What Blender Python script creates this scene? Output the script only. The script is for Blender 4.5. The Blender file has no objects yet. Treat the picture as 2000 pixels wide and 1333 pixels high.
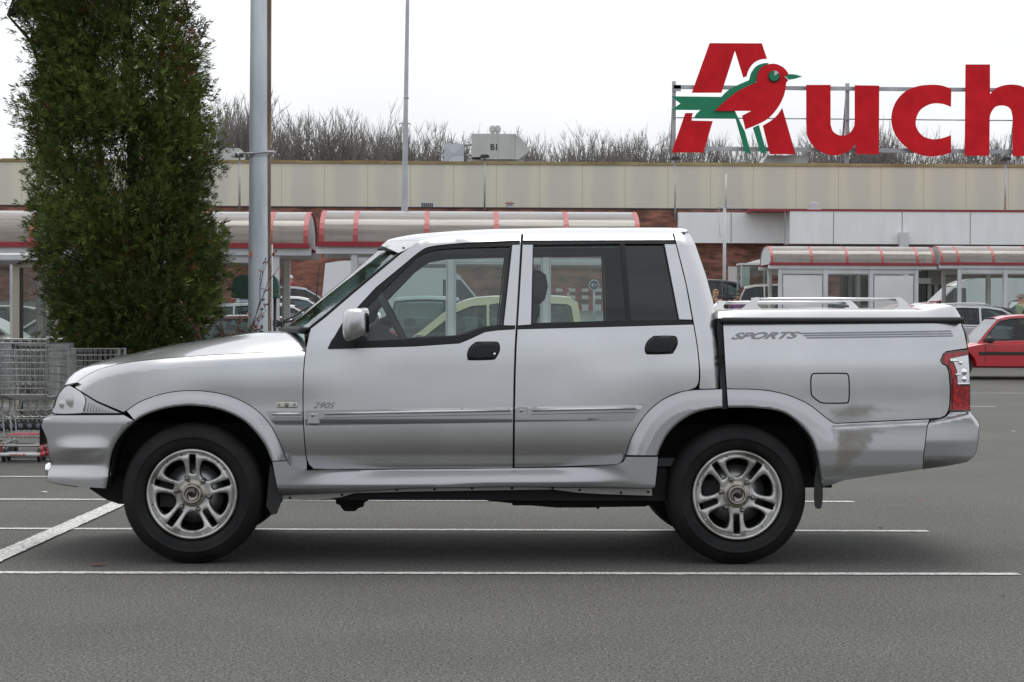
import bpy, bmesh, math, random
import numpy as np
from mathutils import Vector, Matrix
from mathutils.geometry import delaunay_2d_cdt
R_ = math.radians
scene = bpy.context.scene
COL = scene.collection

# ------------------------------------------------------------------ camera
FPX = 4100.0
CAM = Vector((0, 0, 1.2))
YAW, PITCH, ROLL = R_(1.40), R_(0.37), R_(0.22)
ROT = (Matrix.Rotation(-YAW, 3, 'Z') @ Matrix.Rotation(math.pi/2 - PITCH, 3, 'X') @ Matrix.Rotation(ROLL, 3, 'Z'))
cd = bpy.data.cameras.new('camera')
cam = bpy.data.objects.new('camera', cd)
COL.objects.link(cam)
cam.matrix_world = Matrix.Translation(CAM) @ ROT.to_4x4()
cd.sensor_width = 36.0
cd.lens = FPX / 2000.0 * 36.0
cd.clip_start = 0.1
cd.clip_end = 3000.0
scene.camera = cam

# ------------------------------------------------------------------ sky and sun
SUN_EL, SUN_AZ = R_(70), R_(15)        # sun high behind the car, a little to the right
w = bpy.data.worlds.new("World"); scene.world = w
w.use_nodes = True
nt = w.node_tree; nt.nodes.clear()
wo = nt.nodes.new('ShaderNodeOutputWorld'); bg = nt.nodes.new('ShaderNodeBackground')
sky = nt.nodes.new('ShaderNodeTexSky'); sky.sky_type = 'NISHITA'; sky.sun_disc = False
sky.sun_elevation = SUN_EL; sky.sun_rotation = SUN_AZ
sky.air_density = 1.0; sky.dust_density = 3.0; sky.ozone_density = 1.0
tc = nt.nodes.new('ShaderNodeTexCoord')
mp = nt.nodes.new('ShaderNodeMapping'); mp.inputs['Scale'].default_value = (1.2, 1.2, 4.5)
nz = nt.nodes.new('ShaderNodeTexNoise'); nz.inputs['Scale'].default_value = 2.2; nz.inputs['Detail'].default_value = 5
rp = nt.nodes.new('ShaderNodeValToRGB')
rp.color_ramp.elements[0].position = 0.34; rp.color_ramp.elements[0].color = (0.74, 0.74, 0.74, 1)
rp.color_ramp.elements[1].position = 0.60; rp.color_ramp.elements[1].color = (1, 1, 1, 1)
mx = nt.nodes.new('ShaderNodeMix'); mx.data_type = 'RGBA'
mx.inputs['B'].default_value = (10.5, 10.75, 11.05, 1)      # the thin bright cloud sheet over the blue
nt.links.new(tc.outputs['Generated'], mp.inputs['Vector'])
nt.links.new(mp.outputs['Vector'], nz.inputs['Vector'])
nt.links.new(nz.outputs['Fac'], rp.inputs['Fac'])
# the cloud sheet is bright towards the sun and breaks up into bluer, duller sky behind the viewer
sx = nt.nodes.new('ShaderNodeSeparateXYZ'); nt.links.new(tc.outputs['Generated'], sx.inputs['Vector'])
mr = nt.nodes.new('ShaderNodeMapRange'); mr.interpolation_type = 'SMOOTHSTEP'
mr.inputs['From Min'].default_value = -0.75; mr.inputs['From Max'].default_value = 0.25; mr.inputs['To Min'].default_value = 0.80; mr.inputs['To Max'].default_value = 1.0
nt.links.new(sx.outputs['Y'], mr.inputs['Value'])
mu = nt.nodes.new('ShaderNodeMath'); mu.operation = 'MULTIPLY'
nt.links.new(mr.outputs['Result'], mu.inputs[0]); nt.links.new(rp.outputs['Color'], mu.inputs[1])
nt.links.new(mu.outputs[0], mx.inputs['Factor'])
nt.links.new(sky.outputs['Color'], mx.inputs['A'])
# the sheet is a little duller low down, near the horizon
mz = nt.nodes.new('ShaderNodeMapRange'); mz.interpolation_type = 'SMOOTHSTEP'
mz.inputs['From Min'].default_value = 0.02; mz.inputs['From Max'].default_value = 0.24; mz.inputs['To Min'].default_value = 0.74; mz.inputs['To Max'].default_value = 1.0
nt.links.new(sx.outputs['Z'], mz.inputs['Value'])
vm = nt.nodes.new('ShaderNodeVectorMath'); vm.operation = 'SCALE'
nt.links.new(mx.outputs['Result'], vm.inputs[0]); nt.links.new(mz.outputs['Result'], vm.inputs['Scale'])
nt.links.new(vm.outputs['Vector'], bg.inputs['Color'])
bg.inputs['Strength'].default_value = 0.11
nt.links.new(bg.outputs['Background'], wo.inputs['Surface'])

sl = bpy.data.lights.new('sun', 'SUN'); sl.energy = 1.35; sl.angle = R_(32); sl.color = (1.0, 0.96, 0.90)
sun = bpy.data.objects.new('sun', sl); COL.objects.link(sun)
sdir = Vector((math.sin(SUN_AZ)*math.cos(SUN_EL), math.cos(SUN_AZ)*math.cos(SUN_EL), math.sin(SUN_EL)))
sun.rotation_euler = sdir.to_track_quat('Z', 'Y').to_euler()
sun.location = (0, 20, 30)
scene.view_settings.view_transform = 'Standard'
scene.view_settings.look = 'None'
scene.view_settings.exposure = 0.15
scene.view_settings.gamma = 1.0
scene.view_settings.use_curve_mapping = False
scene.cycles.max_bounces = 8
scene.cycles.transparent_max_bounces = 24
scene.cycles.caustics_reflective = False
scene.cycles.caustics_refractive = False

# ------------------------------------------------------------------ helpers
RN = np.array(ROT)
def PV(px, py, Y):
    """photo pixel -> world point on the upright plane at distance Y (arrays or scalars)"""
    px = np.asarray(px, float); py = np.asarray(py, float); Y = np.asarray(Y, float)
    px, py, Y = np.broadcast_arrays(px, py, Y)
    v = np.stack([(px-1000)/FPX, (666.5-py)/FPX, -np.ones_like(px)], -1)
    d = v @ RN.T
    t = Y / d[..., 1]
    return np.array([0, 0, 1.2]) + d * t[..., None]
def P(px, py, Y):
    return Vector(PV(px, py, Y))
def gz(Y):
    a = max(0.0, Y - 40.0)
    return 0.045*a*a/(a + 8.0)
def G(px, py):
    """photo pixel -> point on the flat part of the ground"""
    d = RN @ np.array([(px-1000)/FPX, (666.5-py)/FPX, -1.0])
    t = -1.2/d[2]
    return Vector((d[0]*t, d[1]*t, 0.0))

def tag(o, label=None, cat=None, group=None, kind=None):
    if label: o['label'] = label
    if cat: o['category'] = cat
    if group: o['group'] = group
    if kind: o['kind'] = kind
    return o
def empty(name, loc=(0, 0, 0), rz=0.0, label=None, cat=None, group=None):
    o = bpy.data.objects.new(name, None); COL.objects.link(o)
    o.location = loc; o.rotation_euler = (0, 0, rz); o.empty_display_size = 0.2
    return tag(o, label, cat, group)
def link(name, me, mats, parent=None, loc=None):
    for m in (mats if isinstance(mats, (list, tuple)) else [mats]):
        me.materials.append(m)
    o = bpy.data.objects.new(name, me); COL.objects.link(o)
    if parent is not None: o.parent = parent
    if loc is not None: o.location = loc
    return o
def kids(o): return [c for c in bpy.data.objects if c.parent == o]
def copy_tree(o, parent=None):
    c = o.copy(); COL.objects.link(c); c.parent = parent
    for ch in list(o.children): copy_tree(ch, c)
    return c

class MB:
    """collects simple shapes into one mesh"""
    def __init__(s): s.v = []; s.f = []; s.m = []; s.sm = []
    def add(s, vs, fs, mi=0, smooth=False):
        b = len(s.v); s.v += [tuple(v) for v in vs]
        for f in fs:
            s.f.append(tuple(i+b for i in f)); s.m.append(mi); s.sm.append(smooth)
        return s
    def box(s, x0, x1, y0, y1, z0, z1, mi=0, bev=0.0):
        if bev <= 0:
            vs = [(x0,y0,z0),(x1,y0,z0),(x1,y1,z0),(x0,y1,z0),(x0,y0,z1),(x1,y0,z1),(x1,y1,z1),(x0,y1,z1)]
            return s.add(vs, [(0,3,2,1),(4,5,6,7),(0,1,5,4),(1,2,6,5),(2,3,7,6),(3,0,4,7)], mi)
        b = min(bev, (x1-x0)*.45, (y1-y0)*.45, (z1-z0)*.45)
        rings = []
        for (z, i) in ((z0, b), (z0+b, 0), (z1-b, 0), (z1, b)):
            rings.append([(x0+i,y0+i+ (b-i if 0 else 0),z),(x1-i,y0+i,z),(x1-i,y1-i,z),(x0+i,y1-i,z)])
        # octagonal plan so vertical edges are eased as well
        rr = []
        for (z, i) in ((z0, b), (z0+b, 0), (z1-b, 0), (z1, b)):
            X0, X1, Y0, Y1 = x0+i, x1-i, y0+i, y1-i
            rr.append([(X0+b,Y0,z),(X1-b,Y0,z),(X1,Y0+b,z),(X1,Y1-b,z),(X1-b,Y1,z),(X0+b,Y1,z),(X0,Y1-b,z),(X0,Y0+b,z)])
        return s.rings(rr, mi, caps=True)
    def rings(s, rr, mi=0, caps=False, closed=True, smooth=False, loop=False):
        n = len(rr[0]); vs = [p for r in rr for p in r]; fs = []
        m = len(rr)
        for i in range(m if loop else m-1):
            j = (i+1) % m
            for k in range(n if closed else n-1):
                l = (k+1) % n
                fs.append((i*n+k, i*n+l, j*n+l, j*n+k))
        if caps:
            fs.append(tuple(range(n-1, -1, -1))); fs.append(tuple((m-1)*n+k for k in range(n)))
        return s.add(vs, fs, mi, smooth)
    def tube(s, pts, r, n=6, mi=0, caps=True, smooth=True):
        pts = [Vector(p) for p in pts]
        rs = r if isinstance(r, (list, tuple)) else [r]*len(pts)
        rr = []; prev = None
        for i, p in enumerate(pts):
            t = (pts[min(i+1, len(pts)-1)] - pts[max(i-1, 0)])
            if t.length < 1e-9: t = Vector((0,0,1))
            t.normalize()
            if prev is None:
                a = Vector((0,0,1)) if abs(t.z) < .9 else Vector((1,0,0))
                u = t.cross(a).normalized()
            else:
                u = (prev - t*prev.dot(t)).normalized()
            prev = u; q = t.cross(u)
            rr.append([p + (u*math.cos(2*math.pi*k/n) + q*math.sin(2*math.pi*k/n))*rs[i] for k in range(n)])
        return s.rings(rr, mi, caps=caps, smooth=smooth)
    def lathe(s, prof, c, axis='Y', n=48, mi=0, smooth=True, a0=0.0, a1=2*math.pi):
        """prof: list of (radius, along axis)"""
        full = abs((a1-a0)-2*math.pi) < 1e-6
        rr = []
        cnt = n if full else n+1
        for (r, h) in prof:
            ring = []
            for k in range(cnt):
                a = a0 + (a1-a0)*k/n
                if axis == 'Y': ring.append((c[0]+r*math.cos(a), c[1]+h, c[2]+r*math.sin(a)))
                elif axis == 'Z': ring.append((c[0]+r*math.cos(a), c[1]+r*math.sin(a), c[2]+h))
                else: ring.append((c[0]+h, c[1]+r*math.cos(a), c[2]+r*math.sin(a)))
            rr.append(ring)
        return s.rings(rr, mi, closed=full, smooth=smooth)
    def prism(s, poly, f0, f1, mi=0, mi_side=None, smooth_side=False, holes=()):
        """poly of 2D points; f0/f1 map a 2D point to 3D for front and back"""
        pts, tri = tri_fill(poly, holes, 0)
        n = len(pts)
        A = [f0(*p) for p in pts]; B = [f1(*p) for p in pts]
        s.add(A, tri, mi); s.add(B, [t[::-1] for t in tri], mi)
        for ring in [poly]+list(holes):
            a = [f0(*p) for p in ring]; b = [f1(*p) for p in ring]; m = len(ring)
            s.add(a+b, [(i, (i+1) % m, m+(i+1) % m, m+i) for i in range(m)], mi if mi_side is None else mi_side, smooth_side)
        return s
    def build(s, name, mats, parent=None, loc=None, fix=True, sharp=None):
        me = bpy.data.meshes.new(name)
        me.from_pydata([tuple(v) for v in s.v], [], s.f)
        me.polygons.foreach_set('material_index', s.m)
        me.polygons.foreach_set('use_smooth', s.sm)
        me.update()
        if fix:
            bm = bmesh.new(); bm.from_mesh(me)
            bmesh.ops.remove_doubles(bm, verts=bm.verts, dist=1e-5)
            bmesh.ops.recalc_face_normals(bm, faces=bm.faces)
            if sharp is not None:
                for f in bm.faces: f.smooth = True
                for e in bm.edges:
                    if len(e.link_faces) == 2 and e.calc_face_angle(0) > R_(sharp): e.smooth = False
            bm.to_mesh(me); bm.free()
        return link(name, me, mats, parent, loc)

def inside(pts, poly):
    x = pts[:, 0]; y = pts[:, 1]; c = np.zeros(len(pts), bool)
    n = len(poly)
    for i in range(n):
        x0, y0 = poly[i]; x1, y1 = poly[i-1]
        if y0 == y1: continue
        cond = ((y0 > y) != (y1 > y)) & (x < (x1-x0)*(y-y0)/(y1-y0)+x0)
        c ^= cond
    return c
def dist_line(px, py, line, closed=False):
    px = np.asarray(px, float); py = np.asarray(py, float)
    d = np.full(px.shape, 1e9)
    L = list(line) + ([line[0]] if closed else [])
    for (x0, y0), (x1, y1) in zip(L[:-1], L[1:]):
        dx, dy = x1-x0, y1-y0; q = dx*dx+dy*dy
        if q < 1e-12: continue
        t = np.clip(((px-x0)*dx+(py-y0)*dy)/q, 0, 1)
        d = np.minimum(d, np.hypot(px-x0-t*dx, py-y0-t*dy))
    return d
def densify(poly, step, closed=True):
    out = []; n = len(poly)
    for i in range(n if closed else n-1):
        a = poly[i]; b = poly[(i+1) % n]
        k = max(1, int(math.ceil(math.hypot(b[0]-a[0], b[1]-a[1])/step)))
        for j in range(k): out.append((a[0]+(b[0]-a[0])*j/k, a[1]+(b[1]-a[1])*j/k))
    if not closed: out.append(tuple(poly[-1]))
    return out
def smooth_line(pts, n=6, closed=False):
    """Catmull-Rom through the points"""
    pts = [np.array(p, float) for p in pts]; out = []; m = len(pts)
    for i in range(m if closed else m-1):
        p0 = pts[i-1] if (closed or i > 0) else 2*pts[0]-pts[1]
        p1 = pts[i]; p2 = pts[(i+1) % m]
        p3 = pts[(i+2) % m] if (closed or i+2 < m) else 2*p2-p1
        for j in range(n):
            t = j/n
            out.append(tuple(.5*((2*p1)+(-p0+p2)*t+(2*p0-5*p1+4*p2-p3)*t*t+(-p0+3*p1-3*p2+p3)*t**3)))
    if not closed: out.append(tuple(pts[-1]))
    return out
def area(poly):
    return .5*sum(poly[i-1][0]*poly[i][1]-poly[i][0]*poly[i-1][1] for i in range(len(poly)))
def offset(poly, d):
    """move a closed outline inwards by d"""
    sgn = 1 if area(poly) > 0 else -1; n = len(poly); out = []
    for i in range(n):
        a = np.array(poly[i-1]); b = np.array(poly[i]); c = np.array(poly[(i+1) % n])
        e0 = b-a; e1 = c-b
        e0 = e0/(np.linalg.norm(e0)+1e-9); e1 = e1/(np.linalg.norm(e1)+1e-9)
        n0 = np.array([-e0[1], e0[0]])*sgn; n1 = np.array([-e1[1], e1[0]])*sgn
        m = n0+n1; q = m @ m
        m = m/max(q, .5)*2 if q > 1e-6 else n0
        out.append(tuple(b+m*d))
    return out
def tri_fill(poly, holes=(), step=0):
    rings = [list(poly)]+[list(h) for h in holes]
    if step: rings = [densify(r, step*.8) for r in rings]
    pts = []; edges = []
    for r in rings:
        b = len(pts); pts += r; edges += [(b+i, b+(i+1) % len(r)) for i in range(len(r))]
    if step:
        a = np.array(rings[0]); x0, y0 = a.min(0); x1, y1 = a.max(0)
        gx, gy = np.meshgrid(np.arange(x0+step*.5, x1, step), np.arange(y0+step*.5, y1, step))
        gx = gx + (np.arange(gx.shape[0])[:, None] % 2)*step*.5
        q = np.stack([gx.ravel(), gy.ravel()], 1)
        ok = inside(q, rings[0])
        for h in rings[1:]: ok &= ~inside(q, h)
        q = q[ok]
        if len(q):
            d = np.full(len(q), 1e9)
            for r in rings: d = np.minimum(d, dist_line(q[:, 0], q[:, 1], r, True))
            pts += [tuple(p) for p in q[d > step*.45]]
    V, E, F, *_ = delaunay_2d_cdt([Vector(p) for p in pts], edges, [], 0, 1e-7)
    V = np.array([tuple(v) for v in V]); F = [tuple(f) for f in F]
    if not F: return V, F
    cen = np.array([V[list(f)].mean(0) for f in F])
    ok = inside(cen, rings[0])
    for h in rings[1:]: ok &= ~inside(cen, h)
    return V, [f for f, k in zip(F, ok) if k]

# ------------------------------------------------------------------ materials
MATS = {}
def pbr(name, col, rough=.5, metal=0.0, coat=0.0, spec=.5, emit=None, emit_s=0.0, alpha=1.0):
    if name in MATS: return MATS[name]
    m = bpy.data.materials.new(name); m.use_nodes = True
    b = m.node_tree.nodes['Principled BSDF']
    b.inputs['Base Color'].default_value = (*col, 1); b.inputs['Roughness'].default_value = rough
    b.inputs['Metallic'].default_value = metal; b.inputs['Coat Weight'].default_value = coat
    b.inputs['Coat Roughness'].default_value = .04
    b.inputs['Specular IOR Level'].default_value = spec; b.inputs['Alpha'].default_value = alpha
    if emit: b.inputs['Emission Color'].default_value = (*emit, 1); b.inputs['Emission Strength'].default_value = emit_s
    MATS[name] = m
    return m
def noise_col(m, c0, c1, scale, detail=4, lo=.35, hi=.65, coord='Object', stretch=(1,1,1), rough=None, bump=0.0, bump_scale=None):
    """drive a material's base colour by noise between two colours"""
    nt = m.node_tree; b = nt.nodes['Principled BSDF']
    tc = nt.nodes.new('ShaderNodeTexCoord'); mp = nt.nodes.new('ShaderNodeMapping'); mp.inputs['Scale'].default_value = stretch
    nz = nt.nodes.new('ShaderNodeTexNoise'); nz.inputs['Scale'].default_value = scale; nz.inputs['Detail'].default_value = detail
    rp = nt.nodes.new('ShaderNodeValToRGB')
    rp.color_ramp.elements[0].position = lo; rp.color_ramp.elements[0].color = (*c0, 1)
    rp.color_ramp.elements[1].position = hi; rp.color_ramp.elements[1].color = (*c1, 1)
    nt.links.new(tc.outputs[coord], mp.inputs['Vector']); nt.links.new(mp.outputs['Vector'], nz.inputs['Vector'])
    nt.links.new(nz.outputs['Fac'], rp.inputs['Fac']); nt.links.new(rp.outputs['Color'], b.inputs['Base Color'])
    if bump:
        n2 = nt.nodes.new('ShaderNodeTexNoise'); n2.inputs['Scale'].default_value = bump_scale or scale; n2.inputs['Detail'].default_value = 4
        bp = nt.nodes.new('ShaderNodeBump'); bp.inputs['Strength'].default_value = bump; bp.inputs['Distance'].default_value = .01
        nt.links.new(mp.outputs['Vector'], n2.inputs['Vector'])
        nt.links.new(n2.outputs['Fac'], bp.inputs['Height']); nt.links.new(bp.outputs['Normal'], b.inputs['Normal'])
    return m
def fresnel(nt, f0=.04):
    """two-sided Fresnel factor for thin sheets"""
    g = nt.nodes.new('ShaderNodeNewGeometry'); d = nt.nodes.new('ShaderNodeVectorMath'); d.operation = 'DOT_PRODUCT'
    nt.links.new(g.outputs['Normal'], d.inputs[0]); nt.links.new(g.outputs['Incoming'], d.inputs[1])
    def M(op, a, b=None, c=None):
        n = nt.nodes.new('ShaderNodeMath'); n.operation = op
        for i, q in enumerate((a, b, c)):
            if q is None: continue
            if isinstance(q, (int, float)): n.inputs[i].default_value = q
            else: nt.links.new(q, n.inputs[i])
        return n.outputs[0]
    return M('MULTIPLY_ADD', M('POWER', M('SUBTRACT', 1.0, M('ABSOLUTE', d.outputs['Value'])), 5.0), 1-f0, f0)
def glass(name, tint=(.82, .9, .88), rough=0.0, refl=1.0, alpha=None):
    if name in MATS: return MATS[name]
    m = bpy.data.materials.new(name); m.use_nodes = True; nt = m.node_tree; nt.nodes.clear()
    out = nt.nodes.new('ShaderNodeOutputMaterial'); mix = nt.nodes.new('ShaderNodeMixShader')
    tr = nt.nodes.new('ShaderNodeBsdfTransparent'); tr.inputs['Color'].default_value = (*tint, 1)
    gl = nt.nodes.new('ShaderNodeBsdfGlossy'); gl.inputs['Roughness'].default_value = rough; gl.inputs['Color'].default_value = (refl, refl, refl, 1)
    nt.links.new(fresnel(nt), mix.inputs['Fac']); nt.links.new(tr.outputs['BSDF'], mix.inputs[1]); nt.links.new(gl.outputs['BSDF'], mix.inputs[2])
    nt.links.new(mix.outputs['Shader'], out.inputs['Surface'])
    MATS[name] = m
    return m
# ================================================================== ground and markings
def ramp_mat_asphalt():
    m = pbr('asphalt', (.10,.10,.098), .88); nt = m.node_tree; b = nt.nodes['Principled BSDF']
    tc = nt.nodes.new('ShaderNodeTexCoord')
    def noise(s, d=3, r=.6):
        n = nt.nodes.new('ShaderNodeTexNoise'); n.inputs['Scale'].default_value = s; n.inputs['Detail'].default_value = d; n.inputs['Roughness'].default_value = r
        nt.links.new(tc.outputs['Object'], n.inputs['Vector']); return n.outputs['Fac']
    def ramp(f, p0, c0, p1, c1):
        r = nt.nodes.new('ShaderNodeValToRGB'); e = r.color_ramp.elements
        e[0].position = p0; e[0].color = (c0,c0,c0,1); e[1].position = p1; e[1].color = (c1,c1,c1,1)
        nt.links.new(f, r.inputs['Fac']); return r.outputs['Color']
    def mult(a, bb):
        x = nt.nodes.new('ShaderNodeMix'); x.data_type = 'RGBA'; x.blend_type = 'MULTIPLY'; x.inputs['Factor'].default_value = 1
        nt.links.new(a, x.inputs['A']); nt.links.new(bb, x.inputs['B']); return x.outputs['Result']
    base = nt.nodes.new('ShaderNodeRGB'); base.outputs[0].default_value = (.0675,.0652,.0575,1)
    c = mult(base.outputs[0], ramp(noise(85, 4, .88), .42, .05, .58, 2.25))
    c = mult(c, ramp(noise(30, 4, .75), .30, .74, .70, 1.25))
    c = mult(c, ramp(noise(.55, 6, .65), .30, .82, .70, 1.14))
    # pale stones
    v = nt.nodes.new('ShaderNodeTexVoronoi'); v.inputs['Scale'].default_value = 75; nt.links.new(tc.outputs['Object'], v.inputs['Vector'])
    sep = nt.nodes.new('ShaderNodeSeparateColor'); nt.links.new(v.outputs['Color'], sep.inputs['Color'])
    g1 = nt.nodes.new('ShaderNodeMath'); g1.operation = 'GREATER_THAN'; g1.inputs[1].default_value = .93; nt.links.new(sep.outputs[0], g1.inputs[0])
    g2 = nt.nodes.new('ShaderNodeMath'); g2.operation = 'LESS_THAN'; g2.inputs[1].default_value = .30; nt.links.new(v.outputs['Distance'], g2.inputs[0])
    g3 = nt.nodes.new('ShaderNodeMath'); g3.operation = 'MULTIPLY'; nt.links.new(g1.outputs[0], g3.inputs[0]); nt.links.new(g2.outputs[0], g3.inputs[1])
    x = nt.nodes.new('ShaderNodeMix'); x.data_type = 'RGBA'; x.inputs['B'].default_value = (.21,.205,.19,1)
    nt.links.new(g3.outputs[0], x.inputs['Factor']); nt.links.new(c, x.inputs['A'])
    nt.links.new(x.outputs['Result'], b.inputs['Base Color'])
    bp = nt.nodes.new('ShaderNodeBump'); bp.inputs['Strength'].default_value = .5; bp.inputs['Distance'].default_value = .006
    nt.links.new(noise(150, 3, .7), bp.inputs['Height']); nt.links.new(bp.outputs['Normal'], b.inputs['Normal'])
    return m
ASPH = ramp_mat_asphalt()
mb = MB()
ys = [-40,-10,0,10,20,30,40] + [40+2*k for k in range(1, 41)] + [130,160,220,400,900,2000]
def gw(y): return 60 + abs(y)*1.0
rr = [[(-gw(y), y, gz(min(y, 118))), (-gw(y)*.3, y, gz(min(y, 118))), (gw(y)*.3, y, gz(min(y, 118))), (gw(y), y, gz(min(y, 118)))] for y in ys]
mb.rings(rr, closed=False, smooth=True)
tag(mb.build('ground', ASPH), kind='structure')

WHITE = pbr('road_paint', (.62,.62,.60), .7)
nt = WHITE.node_tree; b = nt.nodes['Principled BSDF']
tc = nt.nodes.new('ShaderNodeTexCoord'); n1 = nt.nodes.new('ShaderNodeTexNoise'); n1.inputs['Scale'].default_value = 55; n1.inputs['Detail'].default_value = 6; n1.inputs['Roughness'].default_value = .75
r1 = nt.nodes.new('ShaderNodeValToRGB'); r1.color_ramp.elements[0].position = .40; r1.color_ramp.elements[0].color = (.15,.15,.14,1); r1.color_ramp.elements[1].position = .53; r1.color_ramp.elements[1].color = (.62,.62,.60,1)
nt.links.new(tc.outputs['Object'], n1.inputs['Vector']); nt.links.new(n1.outputs['Fac'], r1.inputs['Fac']); nt.links.new(r1.outputs['Color'], b.inputs['Base Color'])
rs = random.Random(3)
def marking(a, b_, wid, label, z=.004):
    """a painted line between two ground points with slightly uneven edges"""
    a = Vector(a); b_ = Vector(b_); d = (b_-a); L = d.length; d.normalize(); n = Vector((-d.y, d.x, 0)); k = max(2, int(L/.05))
    u = []; l = []
    for i in range(k+1):
        p = a+d*L*i/k
        zz = z+gz(p.y)
        u.append((p.x+n.x*(wid/2+rs.uniform(-.005,.005)), p.y+n.y*(wid/2+rs.uniform(-.005,.005)), zz))
        l.append((p.x-n.x*(wid/2+rs.uniform(-.005,.005)), p.y-n.y*(wid/2+rs.uniform(-.005,.005)), zz))
    mb = MB(); mb.add(u+l, [(i, i+1, k+1+i+1, k+1+i) for i in range(k)])
    o = mb.build('bay_line', WHITE, fix=False)
    return tag(o, kind='structure')
def gl(x0, y0, x1, y1): return G(x0, y0), G(x1, y1)
for (x0,y0,x1,y1,wd) in ((-250,1119.3,1990,1122.7,.085),(-250,1033,1812,1038.5,.085),(-250,975.5,1668,981,.085),(-250,931.5,1500,934,.085),(-100,898,700,899.5,.10)):
    a, b_ = gl(x0, y0, x1, y1); marking(a, b_, wd, 'bay')
a, b_ = gl(1860, 794.5, 1945, 795); marking(a, b_, .12, 'b')
a, b_ = gl(1700, 768, 2100, 769); marking(a, b_, .10, 'b')
a, b_ = G(-160, 1160), G(300, 955); marking(a, b_, .13, 'd', .008)
# bits of litter and leaves on the asphalt
rs = random.Random(8)
spots = [(1980,844,.04,0),(86,964,.03,0),(1800,982,.02,2),(190,1106,.05,3),(1958,1170,.02,1),(1720,1035,.02,1)]
LIT = [pbr('litter_white', (.6,.6,.58), .8), pbr('litter_dark', (.03,.028,.026), .8), pbr('litter_red', (.35,.02,.02), .7), pbr('dead_leaf', (.12,.045,.025), .8)]
for x, y, s, k in spots:
    p = G(x, y); mb = MB(); q = []
    for i in range(6):
        a = i*math.pi/3; q.append((p.x+s*math.cos(a)*rs.uniform(.6,1.2), p.y+s*.6*math.sin(a)*rs.uniform(.6,1.2), .009+rs.uniform(0,.006)))
    mb.add(q, [tuple(range(6))])
    nm = ['scrap_of_paper','stone_chip','red_scrap','dead_leaf'][k]
    lab = {0:'small white scrap of paper lying on the asphalt',1:'small dark chip of stone lying on the asphalt',2:'tiny red scrap on the asphalt right of the pickup',3:'dead brown leaf on the asphalt by the front tyre'}[k]
    tag(mb.build(nm, LIT[k], fix=False), lab, 'leaf' if k == 3 else 'litter', 'litter on the asphalt')
# ================================================================== the hypermarket
def mat_panel():
    """beige wall panels, each with a weathered grey patch of its own"""
    m = pbr('beige_panel', (.46,.43,.35), .75); nt = m.node_tree; b = nt.nodes['Principled BSDF']
    tc = nt.nodes.new('ShaderNodeTexCoord'); s = nt.nodes.new('ShaderNodeSeparateXYZ'); nt.links.new(tc.outputs['Object'], s.inputs['Vector'])
    def M(op, a, bb=None, c=None):
        n = nt.nodes.new('ShaderNodeMath'); n.operation = op
        for i, q in enumerate((a, bb, c)):
            if q is None: continue
            if isinstance(q, (int, float)): n.inputs[i].default_value = q
            else: nt.links.new(q, n.inputs[i])
        return n.outputs[0]
    n1 = nt.nodes.new('ShaderNodeTexNoise'); n1.inputs['Scale'].default_value = 1.1; n1.inputs['Detail'].default_value = 6; n1.inputs['Roughness'].default_value = .65
    mp = nt.nodes.new('ShaderNodeMapping'); mp.inputs['Scale'].default_value = (1, 1, .45)
    nt.links.new(tc.outputs['Object'], mp.inputs['Vector']); nt.links.new(mp.outputs['Vector'], n1.inputs['Vector'])
    PWID = 2.105
    u = M('FRACT', M('DIVIDE', M('ADD', s.outputs['X'], 200.0*PWID+PANEL_X0), PWID))   # across one panel
    du = M('ABSOLUTE', M('SUBTRACT', u, .5))
    e = M('ADD', du, M('MULTIPLY', M('SUBTRACT', n1.outputs['Fac'], .5), .35))
    patch = nt.nodes.new('ShaderNodeMapRange'); patch.interpolation_type = 'SMOOTHSTEP'
    patch.inputs['From Min'].default_value = .36; patch.inputs['From Max'].default_value = .18; patch.inputs['To Min'].default_value = 0; patch.inputs['To Max'].default_value = 1
    nt.links.new(e, patch.inputs['Value'])
    zr = nt.nodes.new('ShaderNodeMapRange'); zr.interpolation_type = 'SMOOTHSTEP'
    zr.inputs['From Min'].default_value = PANEL_Z1-.28; zr.inputs['From Max'].default_value = PANEL_Z1-.72; zr.inputs['To Min'].default_value = 0; zr.inputs['To Max'].default_value = 1
    nt.links.new(M('ADD', s.outputs['Z'], M('MULTIPLY', n1.outputs['Fac'], .15)), zr.inputs['Value'])
    n2 = nt.nodes.new('ShaderNodeTexNoise'); n2.inputs['Scale'].default_value = .5; nt.links.new(tc.outputs['Object'], n2.inputs['Vector'])
    f = M('MULTIPLY', M('MULTIPLY', patch.outputs['Result'], zr.outputs['Result']), M('MULTIPLY_ADD', n2.outputs['Fac'], 1.0, .25))
    mx = nt.nodes.new('ShaderNodeMix'); mx.data_type = 'RGBA'; mx.inputs['A'].default_value = (.72,.67,.535,1); mx.inputs['B'].default_value = (.62,.595,.51,1)
    nt.links.new(f, mx.inputs['Factor'])
    # thin joint between the panels
    j = M('GREATER_THAN', du, .492)
    m2 = nt.nodes.new('ShaderNodeMix'); m2.data_type = 'RGBA'; m2.inputs['B'].default_value = (.20,.185,.15,1)
    nt.links.new(M('MULTIPLY', j, .38), m2.inputs['Factor']); nt.links.new(mx.outputs['Result'], m2.inputs['A'])
    nt.links.new(m2.outputs['Result'], b.inputs['Base Color'])
    return m
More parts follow.
